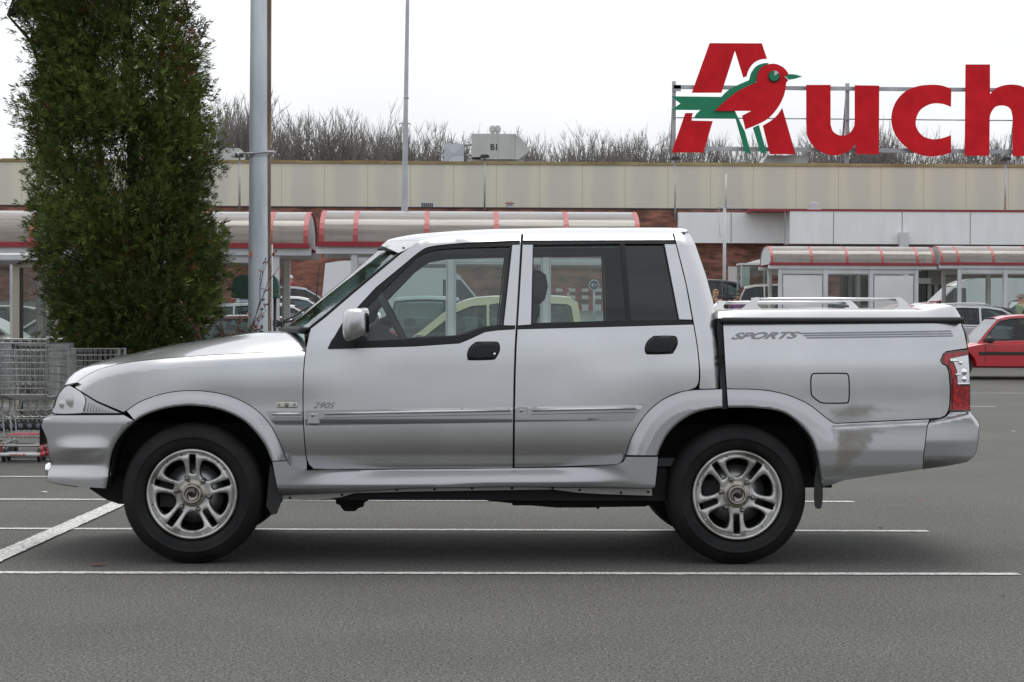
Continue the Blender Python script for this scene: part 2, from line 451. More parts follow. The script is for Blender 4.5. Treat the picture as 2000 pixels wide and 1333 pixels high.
def mat_brick():
    m = pbr('red_brick', (.25,.10,.07), .85); nt = m.node_tree; b = nt.nodes['Principled BSDF']
    tc = nt.nodes.new('ShaderNodeTexCoord'); mp = nt.nodes.new('ShaderNodeMapping'); mp.inputs['Rotation'].default_value = (math.pi/2, 0, 0)
    br = nt.nodes.new('ShaderNodeTexBrick'); br.inputs['Scale'].default_value = 1.0
    br.inputs['Brick Width'].default_value = .30; br.inputs['Row Height'].default_value = .085; br.inputs['Mortar Size'].default_value = .008
    br.inputs['Color1'].default_value = (.29,.11,.075,1); br.inputs['Color2'].default_value = (.14,.065,.05,1); br.inputs['Mortar'].default_value = (.20,.15,.12,1); br.inputs['Bias'].default_value = -.1
    nz = nt.nodes.new('ShaderNodeTexNoise'); nz.inputs['Scale'].default_value = .9; nz.inputs['Detail'].default_value = 6
    ms = nt.nodes.new('ShaderNodeMapping'); ms.inputs['Scale'].default_value = (1,1,3)
    rp = nt.nodes.new('ShaderNodeValToRGB'); rp.color_ramp.elements[0].position = .38; rp.color_ramp.elements[0].color = (.55,.5,.5,1); rp.color_ramp.elements[1].position = .62; rp.color_ramp.elements[1].color = (1.45,1.35,1.3,1)
    mx = nt.nodes.new('ShaderNodeMix'); mx.data_type = 'RGBA'; mx.blend_type = 'MULTIPLY'; mx.inputs['Factor'].default_value = 1
    nt.links.new(tc.outputs['Object'], mp.inputs['Vector']); nt.links.new(mp.outputs['Vector'], br.inputs['Vector'])
    nt.links.new(tc.outputs['Object'], ms.inputs['Vector']); nt.links.new(ms.outputs['Vector'], nz.inputs['Vector']); nt.links.new(nz.outputs['Fac'], rp.inputs['Fac'])
    nt.links.new(br.outputs['Color'], mx.inputs['A']); nt.links.new(rp.outputs['Color'], mx.inputs['B']); nt.links.new(mx.outputs['Result'], b.inputs['Base Color'])
    return m
def mat_fascia():
    m = pbr('white_fascia', (.62,.62,.62), .6)
    noise_col(m, (.79,.79,.78), (.86,.86,.86), 1.0, 6, .3, .6, stretch=(2.5,1,.5)); return m
BY = 100.0                                    # brick front
BW = 103.0                                    # beige wall set back above it
EDGE = P(1000, 408, BY).z
PANEL_Z1 = P(1000, 322, BW).z
PANEL_X0 = -P(634, 360, BW).x % 2.105
BRICK = mat_brick(); BEIGE = mat_panel(); FASC = mat_fascia()
COPING = pbr('yellowed_coping', (.36,.27,.12), .7); noise_col(COPING, (.40,.31,.15), (.25,.17,.07), .5, 5)
ROOFM = pbr('roof_felt', (.08,.08,.08), .9)
GALV = pbr('galvanised_steel', (.33,.34,.35), .5, .5); noise_col(GALV, (.38,.39,.41), (.52,.53,.55), 1.2, 5)
WMET = pbr('white_painted_metal', (.60,.60,.60), .5)
x0, x1 = P(-1500, 400, BY).x, P(3600, 400, BY).x
gb = gz(BY)
bld = empty('hypermarket', (0, BY, gb), 0, 'long brick hypermarket with a beige panelled parapet wall above its red brick front', 'building')
def bb(mb, name, mats, parent=None, **k):
    mb.v = [(v[0], v[1]-BY, v[2]-gb) for v in mb.v]; return mb.build(name, mats, parent or bld, **k)
# brick wall with the recessed entrance on the right
xe0, xe1 = P(1640, 500, BY).x, P(2150, 500, BY).x
ze = P(1700, 476, BY).z
mb = MB()
mb.box(x0, xe0, BY, BY+.3, gb-.5, EDGE); mb.box(xe1, x1, BY, BY+.3, gb-.5, EDGE); mb.box(xe0, xe1, BY, BY+.3, ze, EDGE)
bb(mb, 'brick_wall', BRICK)
mb = MB(); mb.box(x0, x1, BW, BW+.3, EDGE-.3, PANEL_Z1); 
PW = bb(mb, 'parapet_wall', BEIGE)
PW.data.transform(Matrix.Translation((0,0,0)))
mb = MB()
for k in range(60):
    a = x0+(x1-x0)*k/60; b_ = x0+(x1-x0)*(k+1)/60; dz = .015*math.sin(k*2.3)
    mb.box(a, b_-.015, BW-.06, BW+.36, PANEL_Z1+.003, PANEL_Z1+.15+dz)
bb(mb, 'coping', COPING)
mb = MB(); mb.box(x0, x1, BY-.05, BW-.003, EDGE+.003, EDGE+.06); bb(mb, 'roof_edge', pbr('dark_edge_trim', (.04,.04,.05), .6))
mb = MB(); mb.box(x0, x1, BW+.303, 150, PANEL_Z1-1.0, PANEL_Z1-.8); bb(mb, 'roof', ROOFM)
# white fascia band: a flush length, then one that steps forward, red line on top
fx0, fx1, fx2 = P(1325, 440, BY-.5).x, P(1533, 440, BY-.5).x, x1
zt, zb = P(1400, 413, BY-.5).z, P(1400, 475, BY-.5).z
mb = MB(); mb.box(fx0, fx1-.003, BY-.5, BY-.003, zb, zt-.06)
bb(mb, 'white_fascia', FASC)
zb2 = P(1700, 477, BY-2).z
mb = MB(); mb.box(fx1, fx2, BY-2.0, BY-.003, zb2, zt-.06); F2 = bb(mb, 'white_fascia', FASC)
mb = MB(); mb.box(fx0+3.2, fx2, BY-2.03, BY-.05, zt-.057, zt+.02); bb(mb, 'red_line', pbr('red_trim', (.35,.03,.035), .5), F2)
JNT = pbr('panel_joint', (.30,.30,.30), .7)
for px in (1428, 1533, 1628, 1762, 1895, 2030):
    mb = MB(); yy = BY-.5 if px < 1530 else BY-2.0; x = P(px, 440, yy).x; mb.box(x-.02, x+.02, yy-.012, yy-.004, zb2+.02, zt-.08); bb(mb, 'panel_joint', JNT, F2)
mb = MB(); p = P(1766, 470, BY-2.4); mb.box(p.x-.20, p.x+.20, BY-2.45, BY-2.05, gb, P(1766, 455, BY-2.2).z); bb(mb, 'downpipe_casing', WMET)
# recessed entrance: dark glazing, doors, posters
EG = pbr('entrance_glass', (.022,.022,.022), .15, spec=.4)
mb = MB(); mb.box(xe0, xe1, BY+2.0, BY+2.2, gb-.5, ze); bb(mb, 'shop_front', EG)
mb = MB(); mb.box(xe0, xe1, BY+.0, BY+2.0, ze-.25, ze-.003); bb(mb, 'entrance_soffit', pbr('soffit', (.30,.27,.22), .8))
FR = pbr('grey_frame', (.28,.28,.27), .5)
for px in (1660,1712,1760,1815,1828,1862,1910,1960,2010,2060):
    mb = MB(); x = P(px, 540, BY+1.9).x; mb.box(x-.09, x+.09, BY+1.85, BY+1.997, gb-.4, ze-.26); bb(mb, 'mullion', FR)
mb = MB(); p = P(1806, 549, BY+1.8); mb.box(p.x-.32*1, p.x+.3, BY+1.75, BY+1.8, p.z-.14, p.z+.14); NOT_ = bb(mb, 'notice', WMET)
mb = MB(); p = P(1952, 522, BY-.1); mb.box(p.x-2.2, p.x+5, BY-.12, BY-.06, p.z-.14, p.z+.2); bb(mb, 'shop_sign', pbr('cream_sign', (.50,.46,.38), .6))
for px, w_ in ((1870, 1.4),(1960, 1.1)):
    p = P(px, 545, BY+1.84); mb = MB(); mb.box(p.x-w_, p.x+w_, BY+1.80, BY+1.84, p.z-.3, p.z+.9); bb(mb, 'poster', pbr('poster_grey', (.26,.24,.21), .7))
# plain service door with its round red sign
p = P(1443, 540, BY-.06); mb = MB(); a = P(1422, 521, BY-.06); b_ = P(1464, 600, BY-.06); mb.box(a.x, b_.x, BY-.08, BY-.003, gb, a.z); DR = bb(mb, 'service_door', pbr('pale_door', (.62,.58,.55), .6))
mb = MB(); c = P(1443, 542, BY-.1); mb.lathe([(0,-.02),(.085*1.2,-.02),(.085*1.2,0)], c, 'Y', 16); bb(mb, 'round_sign', pbr('sign_red', (.30,.02,.03), .5), DR)

# ------------------------------------------------------------------ things standing on the roofs
def roofbox(name, x0_, y0_, x1_, y1_, Y, dep, mat):
    a = P(x0_, y1_, Y); b_ = P(x1_, y0_, Y); mb = MB(); mb.box(a.x, b_.x, Y, Y+dep, a.z, b_.z, bev=.03); return mb, a, b_
HV = 106.0
rz_ = PANEL_Z1-.8
HVM = pbr('unit_grey_white', (.50,.50,.485), .55); noise_col(HVM, (.44,.44,.42), (.54,.54,.53), 1.5, 6, stretch=(1,1,.3))
def unit(loc_px, label):
    p = P(*loc_px, HV); return empty('air_handling_unit', (p.x, HV, rz_), 0, label, 'ventilation unit')
def ub2(root, mb, name, mats, parent=None, **k):
    L = root.location; mb.v = [(v[0]-L.x, v[1]-L.y, v[2]-L.z) for v in mb.v]; return mb.build(name, mats, parent or root, **k)
U = unit((965, 300), 'grey-white rooftop air unit lettered B1 with two vent cowls and a slanted hood')
mb = MB(); a = P(921, 311, HV); b_ = P(1008, 262, HV)
mb.box(P(938,300,HV).x, b_.x, HV, HV+2.4, a.z, b_.z)
mb.prism([(b_.x,a.z),(b_.x,b_.z-.05),(P(1016,270,HV).x,P(1016,268,HV).z),(P(1036,294,HV).x,P(1036,294,HV).z),(P(1012,311,HV).x,a.z-.03)], lambda x, z: (x, HV+.003, z), lambda x, z: (x, HV+2.3, z))
CS = ub2(U, mb, 'casing', HVM)
mb = MB(); c0 = P(921, 306, HV).x; c1 = P(938, 306, HV).x
for k in range(2): mb.box(c0, c1, HV+.0+k*2.34, HV+.06+k*2.34, a.z+.1, b_.z)
mb.box(c0, c0+.08, HV+.06, HV+2.34, a.z+.1, b_.z); mb.box(c0+.08, c1, HV+.06, HV+2.34, b_.z-.06, b_.z); mb.box(c0+.08, c1, HV+.06, HV+2.34, a.z+.1, a.z+.16)
mb.box(c0+.1, c1-.02, HV+.05, HV+.055, a.z+.16, b_.z-.06, mi=1)
ub2(U, mb, 'intake_hood', [HVM, pbr('dark_louvre', (.05,.05,.05), .7)])
for px in (962, 972):
    mb = MB(); p = P(px, 262, HV+.5); mb.lathe([(.11,0),(.11,.12),(.17,.13),(.17,.30),(.10,.42),(0,.44)], p, 'Z', 16); ub2(U, mb, 'vent_cowl', HVM, sharp=40)
mb = MB(); mb.box(P(912,316,HV+.3).x, P(1022,318,HV+.3).x, HV+.3, HV+2.0, rz_, a.z); ub2(U, mb, 'plinth', HVM)
for px in (973, 1006):
    mb = MB(); x = P(px, 290, HV).x; mb.box(x-.012, x+.012, HV-.008, HV-.003, a.z+.05, b_.z-.05); ub2(U, mb, 'door_seam', JNT, CS)
def sign_text(txt, x0_, x1_, yt, yb, Y, mat, root, parent, bold=.03, shear=0):
    cu = bpy.data.curves.new('t', 'FONT'); cu.body = txt; cu.offset = bold; cu.shear = shear
    o = bpy.data.objects.new('t', cu); COL.objects.link(o); me = bpy.data.meshes.new_from_object(o.evaluated_get(bpy.context.evaluated_depsgraph_get()))
    bpy.data.objects.remove(o); bpy.data.curves.remove(cu)
    vv = np.array([tuple(q.co) for q in me.vertices]); ff = [tuple(q.vertices) for q in me.polygons]; bpy.data.meshes.remove(me)
    vv[:, :2] -= vv[:, :2].min(0); vv[:, :2] /= vv[:, :2].max(0)
    mb = MB(); mb.add([P(x0_+(x1_-x0_)*q[0], yb+(yt-yb)*q[1], Y) for q in vv], ff)
    return ub2(root, mb, 'lettering', mat, parent, fix=False)
BLACKP = pbr('black_lettering', (.02,.02,.022), .6)
sign_text('B1', 958, 971, 281.5, 294, HV-.006, BLACKP, U, CS)
U2 = unit((889, 300), 'pale metal duct box left of the lettered roof unit')
mb = MB(); a = P(867, 322, HV); b_ = P(906, 281.5, HV); mb.box(a.x, b_.x, HV, HV+2, rz_, b_.z); CS2 = ub2(U2, mb, 'casing', pbr('pale_duct', (.52,.54,.57), .4, .3))
for pl in ([(868,284),(886,301),(868,319)],[(886,303),(904,284),(904,303)]):
    mb = MB(); mb.prism([(P(x,y,HV).x, P(x,y,HV).z) for x, y in pl], lambda x, z: (x, HV-.03, z), lambda x, z: (x, HV-.003, z)); ub2(U2, mb, 'folded_panel', pbr('duct_fold', (.44,.46,.50), .4, .3), CS2)
for yy in (283, 304):
    mb = MB(); mb.tube([P(906, yy, HV+.5), P(922, yy, HV+.5)], .06, 6); ub2(U2, mb, 'link_pipe', GALV)
U3 = unit((1550, 310), 'low grey-white roof unit lettered HR under the letter A')
mb = MB(); a = P(1483, 330, HV); mb.prism([(P(x,y,HV).x, P(x,y,HV).z) for x, y in [(1483,327),(1499,304),(1578,304),(1578,340),(1483,340)]], lambda x, z: (x, HV, z), lambda x, z: (x, HV+2, z))
CS3 = ub2(U3, mb, 'casing', HVM)
sign_text('HR', 1508, 1522, 319.5, 327.5, HV-.006, BLACKP, U3, CS3)
mb = MB(); mb.box(P(1537,320,HV).x, P(1543,320,HV).x, HV-.03, HV-.003, P(1540,326,HV).z, P(1540,308,HV).z); ub2(U3, mb, 'vent_slot', GALV, CS3)
U4 = unit((1055, 320), 'thin grey roof hatch edge right of the lettered roof unit')
mb = MB(); mb.box(P(1030,319,HV).x, P(1064,319,HV).x, HV, HV+1.5, rz_, P(1064,316,HV).z); ub2(U4, mb, 'hatch', GALV)
U5 = unit((445, 300), 'pale grey roof cabin between the conifer and the lamp pole')
mb = MB(); mb.box(P(395,300,HV).x, P(467,300,HV).x, HV, HV+3, rz_, P(440,289.5,HV).z); ub2(U5, mb, 'cabin_wall', HVM)
# on the lower roof edge
LZ = EDGE+.06
def lowthing(name, px, label, cat):
    p = P(px, 400, BY+1); return empty(name, (p.x, BY+1, LZ), 0, label, cat)
t = lowthing('roof_vent', 835, 'small white box vent with a dark grille on the low roof edge', 'roof vent')
mb = MB(); mb.prism([(-.42,0),(-.34,.27),(.34,.27),(.42,0)], lambda x, z: (x, -.25, z), lambda x, z: (x, .25, z)); mb.build('vent_box', WMET, t)
for k in range(6):
    mb = MB(); mb.box(-.28+k*.095, -.22+k*.095, -.262, -.252, .03, .23); mb.build('grille_slot', BLACKP, t)
t = lowthing('chimney_pot', 995, 'small rusty chimney pot with a pointed cap on the low roof edge', 'chimney')
mb = MB(); mb.lathe([(.13,0),(.16,.18),(.15,.18)], (0,0,0), 'Z', 14); mb.build('pot', GALV, t)
mb = MB(); mb.lathe([(.26,.24),(.12,.34),(0,.37)], (0,0,0), 'Z', 14)
for k in range(4): mb.tube([(.12*math.cos(k*1.57),.12*math.sin(k*1.57),.17),(.12*math.cos(k*1.57),.12*math.sin(k*1.57),.30)], .015, 4)
mb.build('cap', pbr('rusty_cap', (.22,.10,.07), .7), t)
p = P(1590, 408, BY-1); t = empty('roof_ventilator', (p.x, BY-1, zt+.02), 0, 'pale grey domed ventilator standing on the white fascia edge', 'roof vent')
mb = MB(); mb.lathe([(.36,0),(.34,.08),(.24,.09),(.22,.36),(.19,.40),(0,.42)], (0,0,0), 'Z', 18); mb.build('dome', pbr('vent_grey', (.44,.46,.48), .5), t, sharp=40)

# floodlights on thin posts in front of the parapet
def flood(px, ytop, ybot, label, head_l, head_r):
    Y = BY-.4; a = P(px, ybot, Y); b_ = P(px, ytop, Y)
    t = empty('floodlight', (a.x, Y, a.z), 0, label, 'floodlight', 'floodlights on thin posts along the roof edge')
    mb = MB(); mb.tube([(0,0,0),(0,0,(b_.z-a.z)*.5),(0,0,b_.z-a.z)], [.055,.045,.04], 6); mb.tube([(0,0,.1),(0,.35,.1)], .03, 5); mb.build('post', GALV, t)
    mb = MB(); h = b_.z-a.z; mb.prism([(-.20,0),(-.24,.07),(-.16,.16),(.12,.17),(.22,.10),(.20,.03)], lambda x, z: (x, -.30, z+h), lambda x, z: (x, .12, z+h)); mb.build('lamp_head', pbr('dark_lamp_head', (.03,.03,.032), .5), t)
flood(468, 309, 412, 'floodlight post just left of the tall near lamp pole', 0, 0)
flood(946.5, 310, 410, 'floodlight post standing below the lettered roof unit', 0, 0)
flood(1318.5, 314, 430, 'floodlight post under the left end of the red sign', 0, 0)
flood(1963, 315, 432, 'floodlight post beside the letter h at the right edge', 0, 0)
# white aerial mast standing before the fascia
p = P(1414.5, 600, 96); zg = gz(96); t = empty('aerial_mast', (p.x, 96, zg), 0, 'slim white mast with a whip aerial in front of the brick wall', 'mast')
h1 = P(1415, 405, 96).z-zg; h2 = P(1417, 340, 96).z-zg
mb = MB(); mb.tube([(0,0,0),(0,0,h1*.5),(0,0,h1)], [.09,.08,.07], 8); mb.build('pole', WMET, t)
mb = MB(); mb.tube([(.05,0,h1-.1),(.06,0,h2)], [.05,.035], 6)
mb.build('whip', WMET, t)
mb = MB()
for a in (0, 1.2, 2.2): mb.tube([(-.33*math.cos(a),-.33*math.sin(a),h1+.0),(.33*math.cos(a),.33*math.sin(a),h1+.02)], .018, 4)
mb.tube([(-.25,0,h1),(-.28,0,h1-.5),(-.2,0,h1-1.4)], .008, 4); mb.build('aerial_arms', GALV, t)

# ------------------------------------------------------------------ the roof sign
SY = 105.5
sg = empty('roof_sign', (P(1650, 300, SY).x, SY, rz_), 0, 'large red roof lettering with a green and red bird on a grey steel frame', 'sign')
def sb(mb, name, mats, parent=None, **k):
    L = sg.location; mb.v = [(v[0]-L.x, v[1]-L.y, v[2]-L.z) for v in mb.v]; return mb.build(name, mats, parent or sg, **k)
RED = pbr('sign_letter_red', (.50,.012,.022), .6, spec=.15); noise_col(RED, (.56,.012,.019), (.68,.016,.026), 1.6, 8)
GRN = pbr('sign_green', (.030,.24,.13), .6, spec=.15)
EDG = pbr('sign_edge_dark', (.10,.018,.022), .5); EDGG = pbr('sign_edge_green', (.012,.06,.04), .5)
def flat_letter(name, poly, Y, th, mats, parent=None, holes=()):
    mb = MB(); mb.prism(poly, lambda x, y: P(x, y, Y), lambda x, y: P(x, y, Y+th), 0, 1, holes=holes); return sb(mb, name, mats, parent)
def zz(x, y, s=5.3333): return (1300+x/s, 70+y/s)
def zq(pts): return [zz(*p) for p in pts]
S1 = SY-.25
A1 = zq([(458,78),(1003,80),(1057,243)]) + zq(smooth_line([(1057,243),(990,250),(920,285),(872,345),(850,400),(845,425)], 4))[1:] + zq([(808,438),(722,160),(582,596),(272,596)])
flat_letter('sign_letter', A1, S1, .35, [RED, EDG])
flat_letter('sign_letter', zq([(205,806),(285,806),(275,840),(272,885),(492,890),(395,1218),(62,1218)]), S1, .35, [RED, EDG])
flat_letter('sign_letter', zq([(1215,752)]) + zq(smooth_line([(1215,752),(1165,825),(1100,885),(1012,938)], 4))[1:] + zq([(1085,1235),(1355,1235)]), S1, .35, [RED, EDG])
bird_g = zq([(62,632),(580,638)]) + zq(smooth_line([(580,638),(650,570),(740,520),(866,465)], 4))[1:] + zq(smooth_line([(872,455),(890,390),(940,322),(1010,290),(1075,285)], 4)) + zq([(1000,420),(800,640),(720,780),(830,1010)]) + zq([(888,1222),(828,1225),(728,864),(298,852),(320,815),(362,776),(66,774),(100,745),(155,708),(105,672)])
flat_letter('bird', bird_g, S1-.10, .40, [GRN, EDGG]); BIRD = bpy.data.objects['bird']
bird_r = zq(smooth_line([(508,785),(640,665),(760,575),(945,485)], 4)) + zq(smooth_line([(950,460),(962,390),(1000,330),(1070,298),(1150,295),(1225,330),(1270,380),(1282,405)], 4)) + zq([(1240,428),(1280,462)]) + zq(smooth_line([(1258,490),(1240,600),(1200,700),(1140,790),(1060,870),(960,925),(832,978)], 4)) + zq([(795,835),(890,785)])
flat_letter('breast', bird_r, S1-.22, .13, [RED, EDG], BIRD)
flat_letter('leg', zq([(908,960),(972,930),(1052,1222),(990,1225)]), S1-.16, .2, [GRN, EDGG], BIRD)
flat_letter('beak', zq([(1242,425),(1290,400),(1350,405),(1425,425),(1350,450),(1285,460)]), S1-.28, .14, [GRN, EDGG], BIRD)
ey = zz(1128, 425)
mb = MB(); c = P(*ey, S1-.235); mb.lathe([(0,-.10),(.24,-.10),(.29,-.085),(.30,0)], c, 'Y', 24); EYE = sb(mb, 'eye', EDGG, BIRD)
mb = MB(); mb.prism([(c.x+.235*math.cos(t), c.z+.235*math.sin(t)) for t in np.linspace(0, 2*math.pi, 25)[:-1]], lambda x, z: (x, c.y-.125, z), lambda x, z: (x, c.y-.103, z)); sb(mb, 'iris', GRN, EYE)
mb = MB(); mb.prism([(c.x, c.z)]+[(c.x+.27*math.cos(t), c.z+.27*math.sin(t)) for t in np.linspace(R_(35), R_(88), 7)], lambda x, z: (x, c.y-.16, z), lambda x, z: (x, c.y-.128, z)); sb(mb, 'eye_glint', WMET, EYE)
def zs(x, y): return (1280+x/2.7778, 60+y/2.7778)
def zsq(pts): return [zs(*p) for p in pts]
LU = zsq([(818,295),(951,295),(951,510)]) + zsq(smooth_line([(951,510),(965,548),(1005,570),(1050,560),(1078,520),(1081,490)], 4))[1:] + zsq([(1081,297),(1215,299),(1213,672),(1087,670),(1087,615)]) + zsq(smooth_line([(1087,615),(1050,655),(985,677),(920,668),(860,630),(825,575),(818,500)], 4))[1:]
flat_letter('sign_letter', LU, S1, .35, [RED, EDG])
LC = zsq([(1606,318),(1604,415)]) + zsq(smooth_line([(1604,415),(1555,398),(1495,399),(1440,430),(1415,480),(1418,530),(1455,575),(1510,590),(1560,583),(1604,568)], 4))[1:] + zsq([(1606,662)]) + zsq(smooth_line([(1606,662),(1550,678),(1480,683),(1400,660),(1330,605),(1290,540),(1280,470),(1300,395),(1350,335),(1420,303),(1500,294),(1560,300),(1606,318)], 4))[1:-1]
flat_letter('sign_letter', LC, S1, .35, [RED, EDG])
LH = zsq([(1682,184),(1816,184),(1816,345)]) + zsq(smooth_line([(1816,345),(1850,312),(1910,294),(1975,298),(2020,320),(2060,365),(2068,430)], 4))[1:] + zsq([(2070,682),(1938,682),(1938,470)]) + zsq(smooth_line([(1938,470),(1925,425),(1890,408),(1845,415),(1818,455),(1814,500)], 4))[1:] + zsq([(1812,680),(1678,680)])
flat_letter('sign_letter', LH, S1, .35, [RED, EDG])
mb = MB()
def beam(x0_, y0_, x1_, y1_, w_, d_=.2, Y=SY+.12):
    a = P(x0_, y0_, Y); b_ = P(x1_, y1_, Y)
    if abs(x1_-x0_) < abs(y1_-y0_): mb.box(a.x-w_/2, a.x+w_/2, Y, Y+d_, min(a.z,b_.z), max(a.z,b_.z))
    else:
        mb.rings([[(a.x,Y+.02,a.z-w_/2),(a.x,Y+d_-.02,a.z-w_/2),(a.x,Y+d_-.02,a.z+w_/2),(a.x,Y+.02,a.z+w_/2)],[(b_.x,Y+.02,b_.z-w_/2),(b_.x,Y+d_-.02,b_.z-w_/2),(b_.x,Y+d_-.02,b_.z+w_/2),(b_.x,Y+.02,b_.z+w_/2)]], caps=True)
def rail(*a):
    global mb
    mb = MB(); beam(*a); sb(mb, 'rail', GALV)
def post(px, y0_):
    global mb
    mb = MB(); a = P(px, y0_, SY+.14); mb.box(a.x-.09, a.x+.09, SY+.34, SY+.54, rz_, a.z)
    for k in (0, 1):
        mb.rings([[(a.x-.05,SY+.5,P(px,y0_+8,SY).z),(a.x+.05,SY+.5,P(px,y0_+8,SY).z),(a.x+.05,SY+.6,P(px,y0_+8,SY).z),(a.x-.05,SY+.6,P(px,y0_+8,SY).z)],[(a.x-.05,SY+2.6,rz_),(a.x+.05,SY+2.6,rz_),(a.x+.05,SY+2.7,rz_),(a.x-.05,SY+2.7,rz_)]], caps=True)
    sb(mb, 'post', GALV)
for px, y0_ in ((1317.5,158),(1657,162),(1991,166),(2330,170)): post(px, y0_)
rail(1316,170,2400,180,.19); rail(1316,290,2400,301,.21); rail(1316,230,2400,239,.045)
rail(1316,172,1330,172,.3)

# tall thin lamp mast between the shelter and the building
p = P(790, 600, 60); zg = gz(60); t = empty('lamp_mast', (p.x, 60, zg), 0, 'tall thin grey mast rising behind the middle of the canopy', 'lamp post')
mb = MB()
zs_ = [zg, P(790,412,60).z, P(793,240,60).z, P(794,190,60).z, P(796,0,60).z, P(797,-200,60).z]
xs_ = [p.x, P(790,412,60).x, P(792,240,60).x, P(793,190,60).x, P(796,0,60).x, P(797,-200,60).x]
mb.tube([(x-p.x, 0, z-zg) for x, z in zip(xs_, zs_)], [.115,.098,.07,.065,.055,.05], 10); mb.build('shaft', GALV, t)
c = P(791, 241, 60); mb = MB(); mb.tube([(c.x-p.x-.16,0,c.z-zg-.05),(c.x-p.x-.15,0,c.z-zg),(c.x-p.x+.15,0,c.z-zg-.01),(c.x-p.x+.16,0,c.z-zg-.05)], .02, 5); mb.build('bracket', GALV, t)
c = P(793.5, 192, 60); mb = MB(); mb.lathe([(.072,-.02),(.078,0),(.07,.02)], (c.x-p.x,0,c.z-zg), 'Z', 12); mb.build('collar', FR, t)
# ================================================================== trees
# ---- bare winter trees behind the building
BARK = pbr('grey_bark', (.20,.18,.165), .9)
TWIG = pbr('twig', (.20,.18,.165), .9)
def bare_tree(seed, H, spread):
    rs = random.Random(seed); trunk = MB(); tw = MB()
    def grow(p, d, L, r, lev, mbx):
        pts = [p]; rad = [r]; n = 4 if lev < 2 else 3
        q = p.copy(); dd = d.copy()
        for i in range(n):
            dd = (dd + Vector((rs.gauss(0,.13), rs.gauss(0,.13), rs.gauss(.04,.07)))).normalized()
            q = q+dd*L/n; pts.append(q); rad.append(r*(1-(i+1)/n*.55))
        mbx.tube(pts, rad, 5 if lev == 0 else 3, caps=False)
        if lev >= 4: return
        m = [9,5,4,4][lev]
        for k in range(m):
            t = rs.uniform(.30,1.0) if lev else rs.uniform(.35,1.0)
            i = min(n-1, int(t*n)); b_ = pts[i].lerp(pts[i+1], t*n-i)
            az = rs.uniform(0, 2*math.pi); el = rs.uniform(.28,.78)
            side = Vector((math.cos(az), math.sin(az), 0))
            nd = (dd*math.cos(el)+side*math.sin(el)*spread+Vector((0,0,.35))).normalized()
            grow(b_, nd, L*rs.uniform(.42,.68), max(.0165, rad[i]*rs.uniform(.45,.68)), lev+1, tw)
    grow(Vector((0,0,0)), Vector((0,0,1)), H*.62, .15, 0, trunk)
    return trunk, tw
protos = []; heights = []
for k in range(6):
    tr, tw = bare_tree(40+k, 10.5, .75+.08*(k % 3))
    r = empty('bare_tree', (0,0,0), 0, 'leafless grey winter tree in the row behind the parapet wall', 'tree', 'bare trees behind the hypermarket')
    hh = max(v[2] for v in tw.v)
    tr.build('trunk', BARK, r, fix=False); tw.build('crown', TWIG, r, fix=False)
    protos.append(r); heights.append(hh)
rs = random.Random(77)
tops = [(405,185),(430,178),(460,176),(480,186),(530,205),(560,222),(600,230),(640,204),(660,200),(690,206),(720,225),(760,240),(800,238),(840,236),(880,250),(905,245),(935,252),(1005,256),(1040,262),(1075,262),(1110,258),(1135,256),(1165,276),(1190,246),(1225,246),(1260,262),(1290,250),(1330,258),(1380,250),(1420,252),(1470,262),(1530,262),(1560,258),(1600,262),(1640,250),(1670,248),(1700,250),(1735,225),(1760,256),(1800,262),(1850,268),(1880,262),(1930,268),(1960,262),(2000,268),(2040,262),(2080,262)]
trees_n = 0
for i, (px, yt) in enumerate(tops):
    for rep_ in range(3 if px > 640 else 2):
        Y = rs.uniform(138, 168)
        src = protos[(i*2+rep_*3+rs.randrange(2)) % 6]
        pxx = px+(rs.uniform(-14, 14) if rep_ else 0)
        t = src if src.location.length < 1e-6 else copy_tree(src)
        p = P(pxx, 400, Y); g = gz(min(Y, 118)); ht = P(pxx, yt-8+(rs.uniform(5, 26) if rep_ else 0), Y).z-g
        t.location = (p.x, Y, g); s = ht/heights[protos.index(src)]
        t.scale = (s*rs.uniform(.75,.95), s*rs.uniform(.75,.95), s); t.rotation_euler = (0, 0, rs.uniform(0, 6.28))

# ---- the big conifer by the car park
TY = 20.5
LEAF = [pbr('thuja_dark', (.042,.062,.014), .75), pbr('thuja_green', (.072,.102,.021), .75), pbr('thuja_light', (.115,.150,.033), .75), pbr('thuja_brown', (.12,.06,.022), .85)]
for m in LEAF: m.node_tree.nodes['Principled BSDF'].inputs['Specular IOR Level'].default_value = .25
TB = pbr('thuja_bark', (.055,.04,.03), .95)
tp = P(255, 700, TY); tree = empty('conifer', (tp.x, TY, 0), 0, 'tall dense dark green conifer standing left of the lamp pole', 'tree')
rng = np.random.default_rng(12)
left = [(-260,15),(-120,40),(0,0),(40,8),(85,40),(150,62),(210,52),(300,44),(340,66),(420,48),(500,62),(560,78),(610,84),(640,92),(665,112),(690,160),(715,215)]
right = [(-260,330),(-120,352),(0,372),(60,388),(110,398),(180,405),(250,432),(330,440),(400,446),(460,456),(520,462),(580,462),(620,446),(650,412),(672,350),(695,310),(715,280)]
def lr(y): return np.interp(y, [a[0] for a in left], [a[1] for a in left]), np.interp(y, [a[0] for a in right], [a[1] for a in right])
wt = MB()
def pw(px, py, dy=0.0): q = P(px, py, TY+dy); return Vector((q.x-tp.x, q.y-TY, q.z))
stems = [[(250,720),(252,600),(255,480),(262,380),(258,250),(250,100),(246,-200)],[(262,720),(275,560),(300,400),(312,250),(318,80),(320,-150)],[(240,720),(222,560),(205,420),(190,260),(170,120),(150,-60)],[(250,700),(215,520),(160,380),(120,240),(60,80),(15,30)],[(258,690),(300,540),(352,420),(380,300),(372,180)]]
stem3 = []
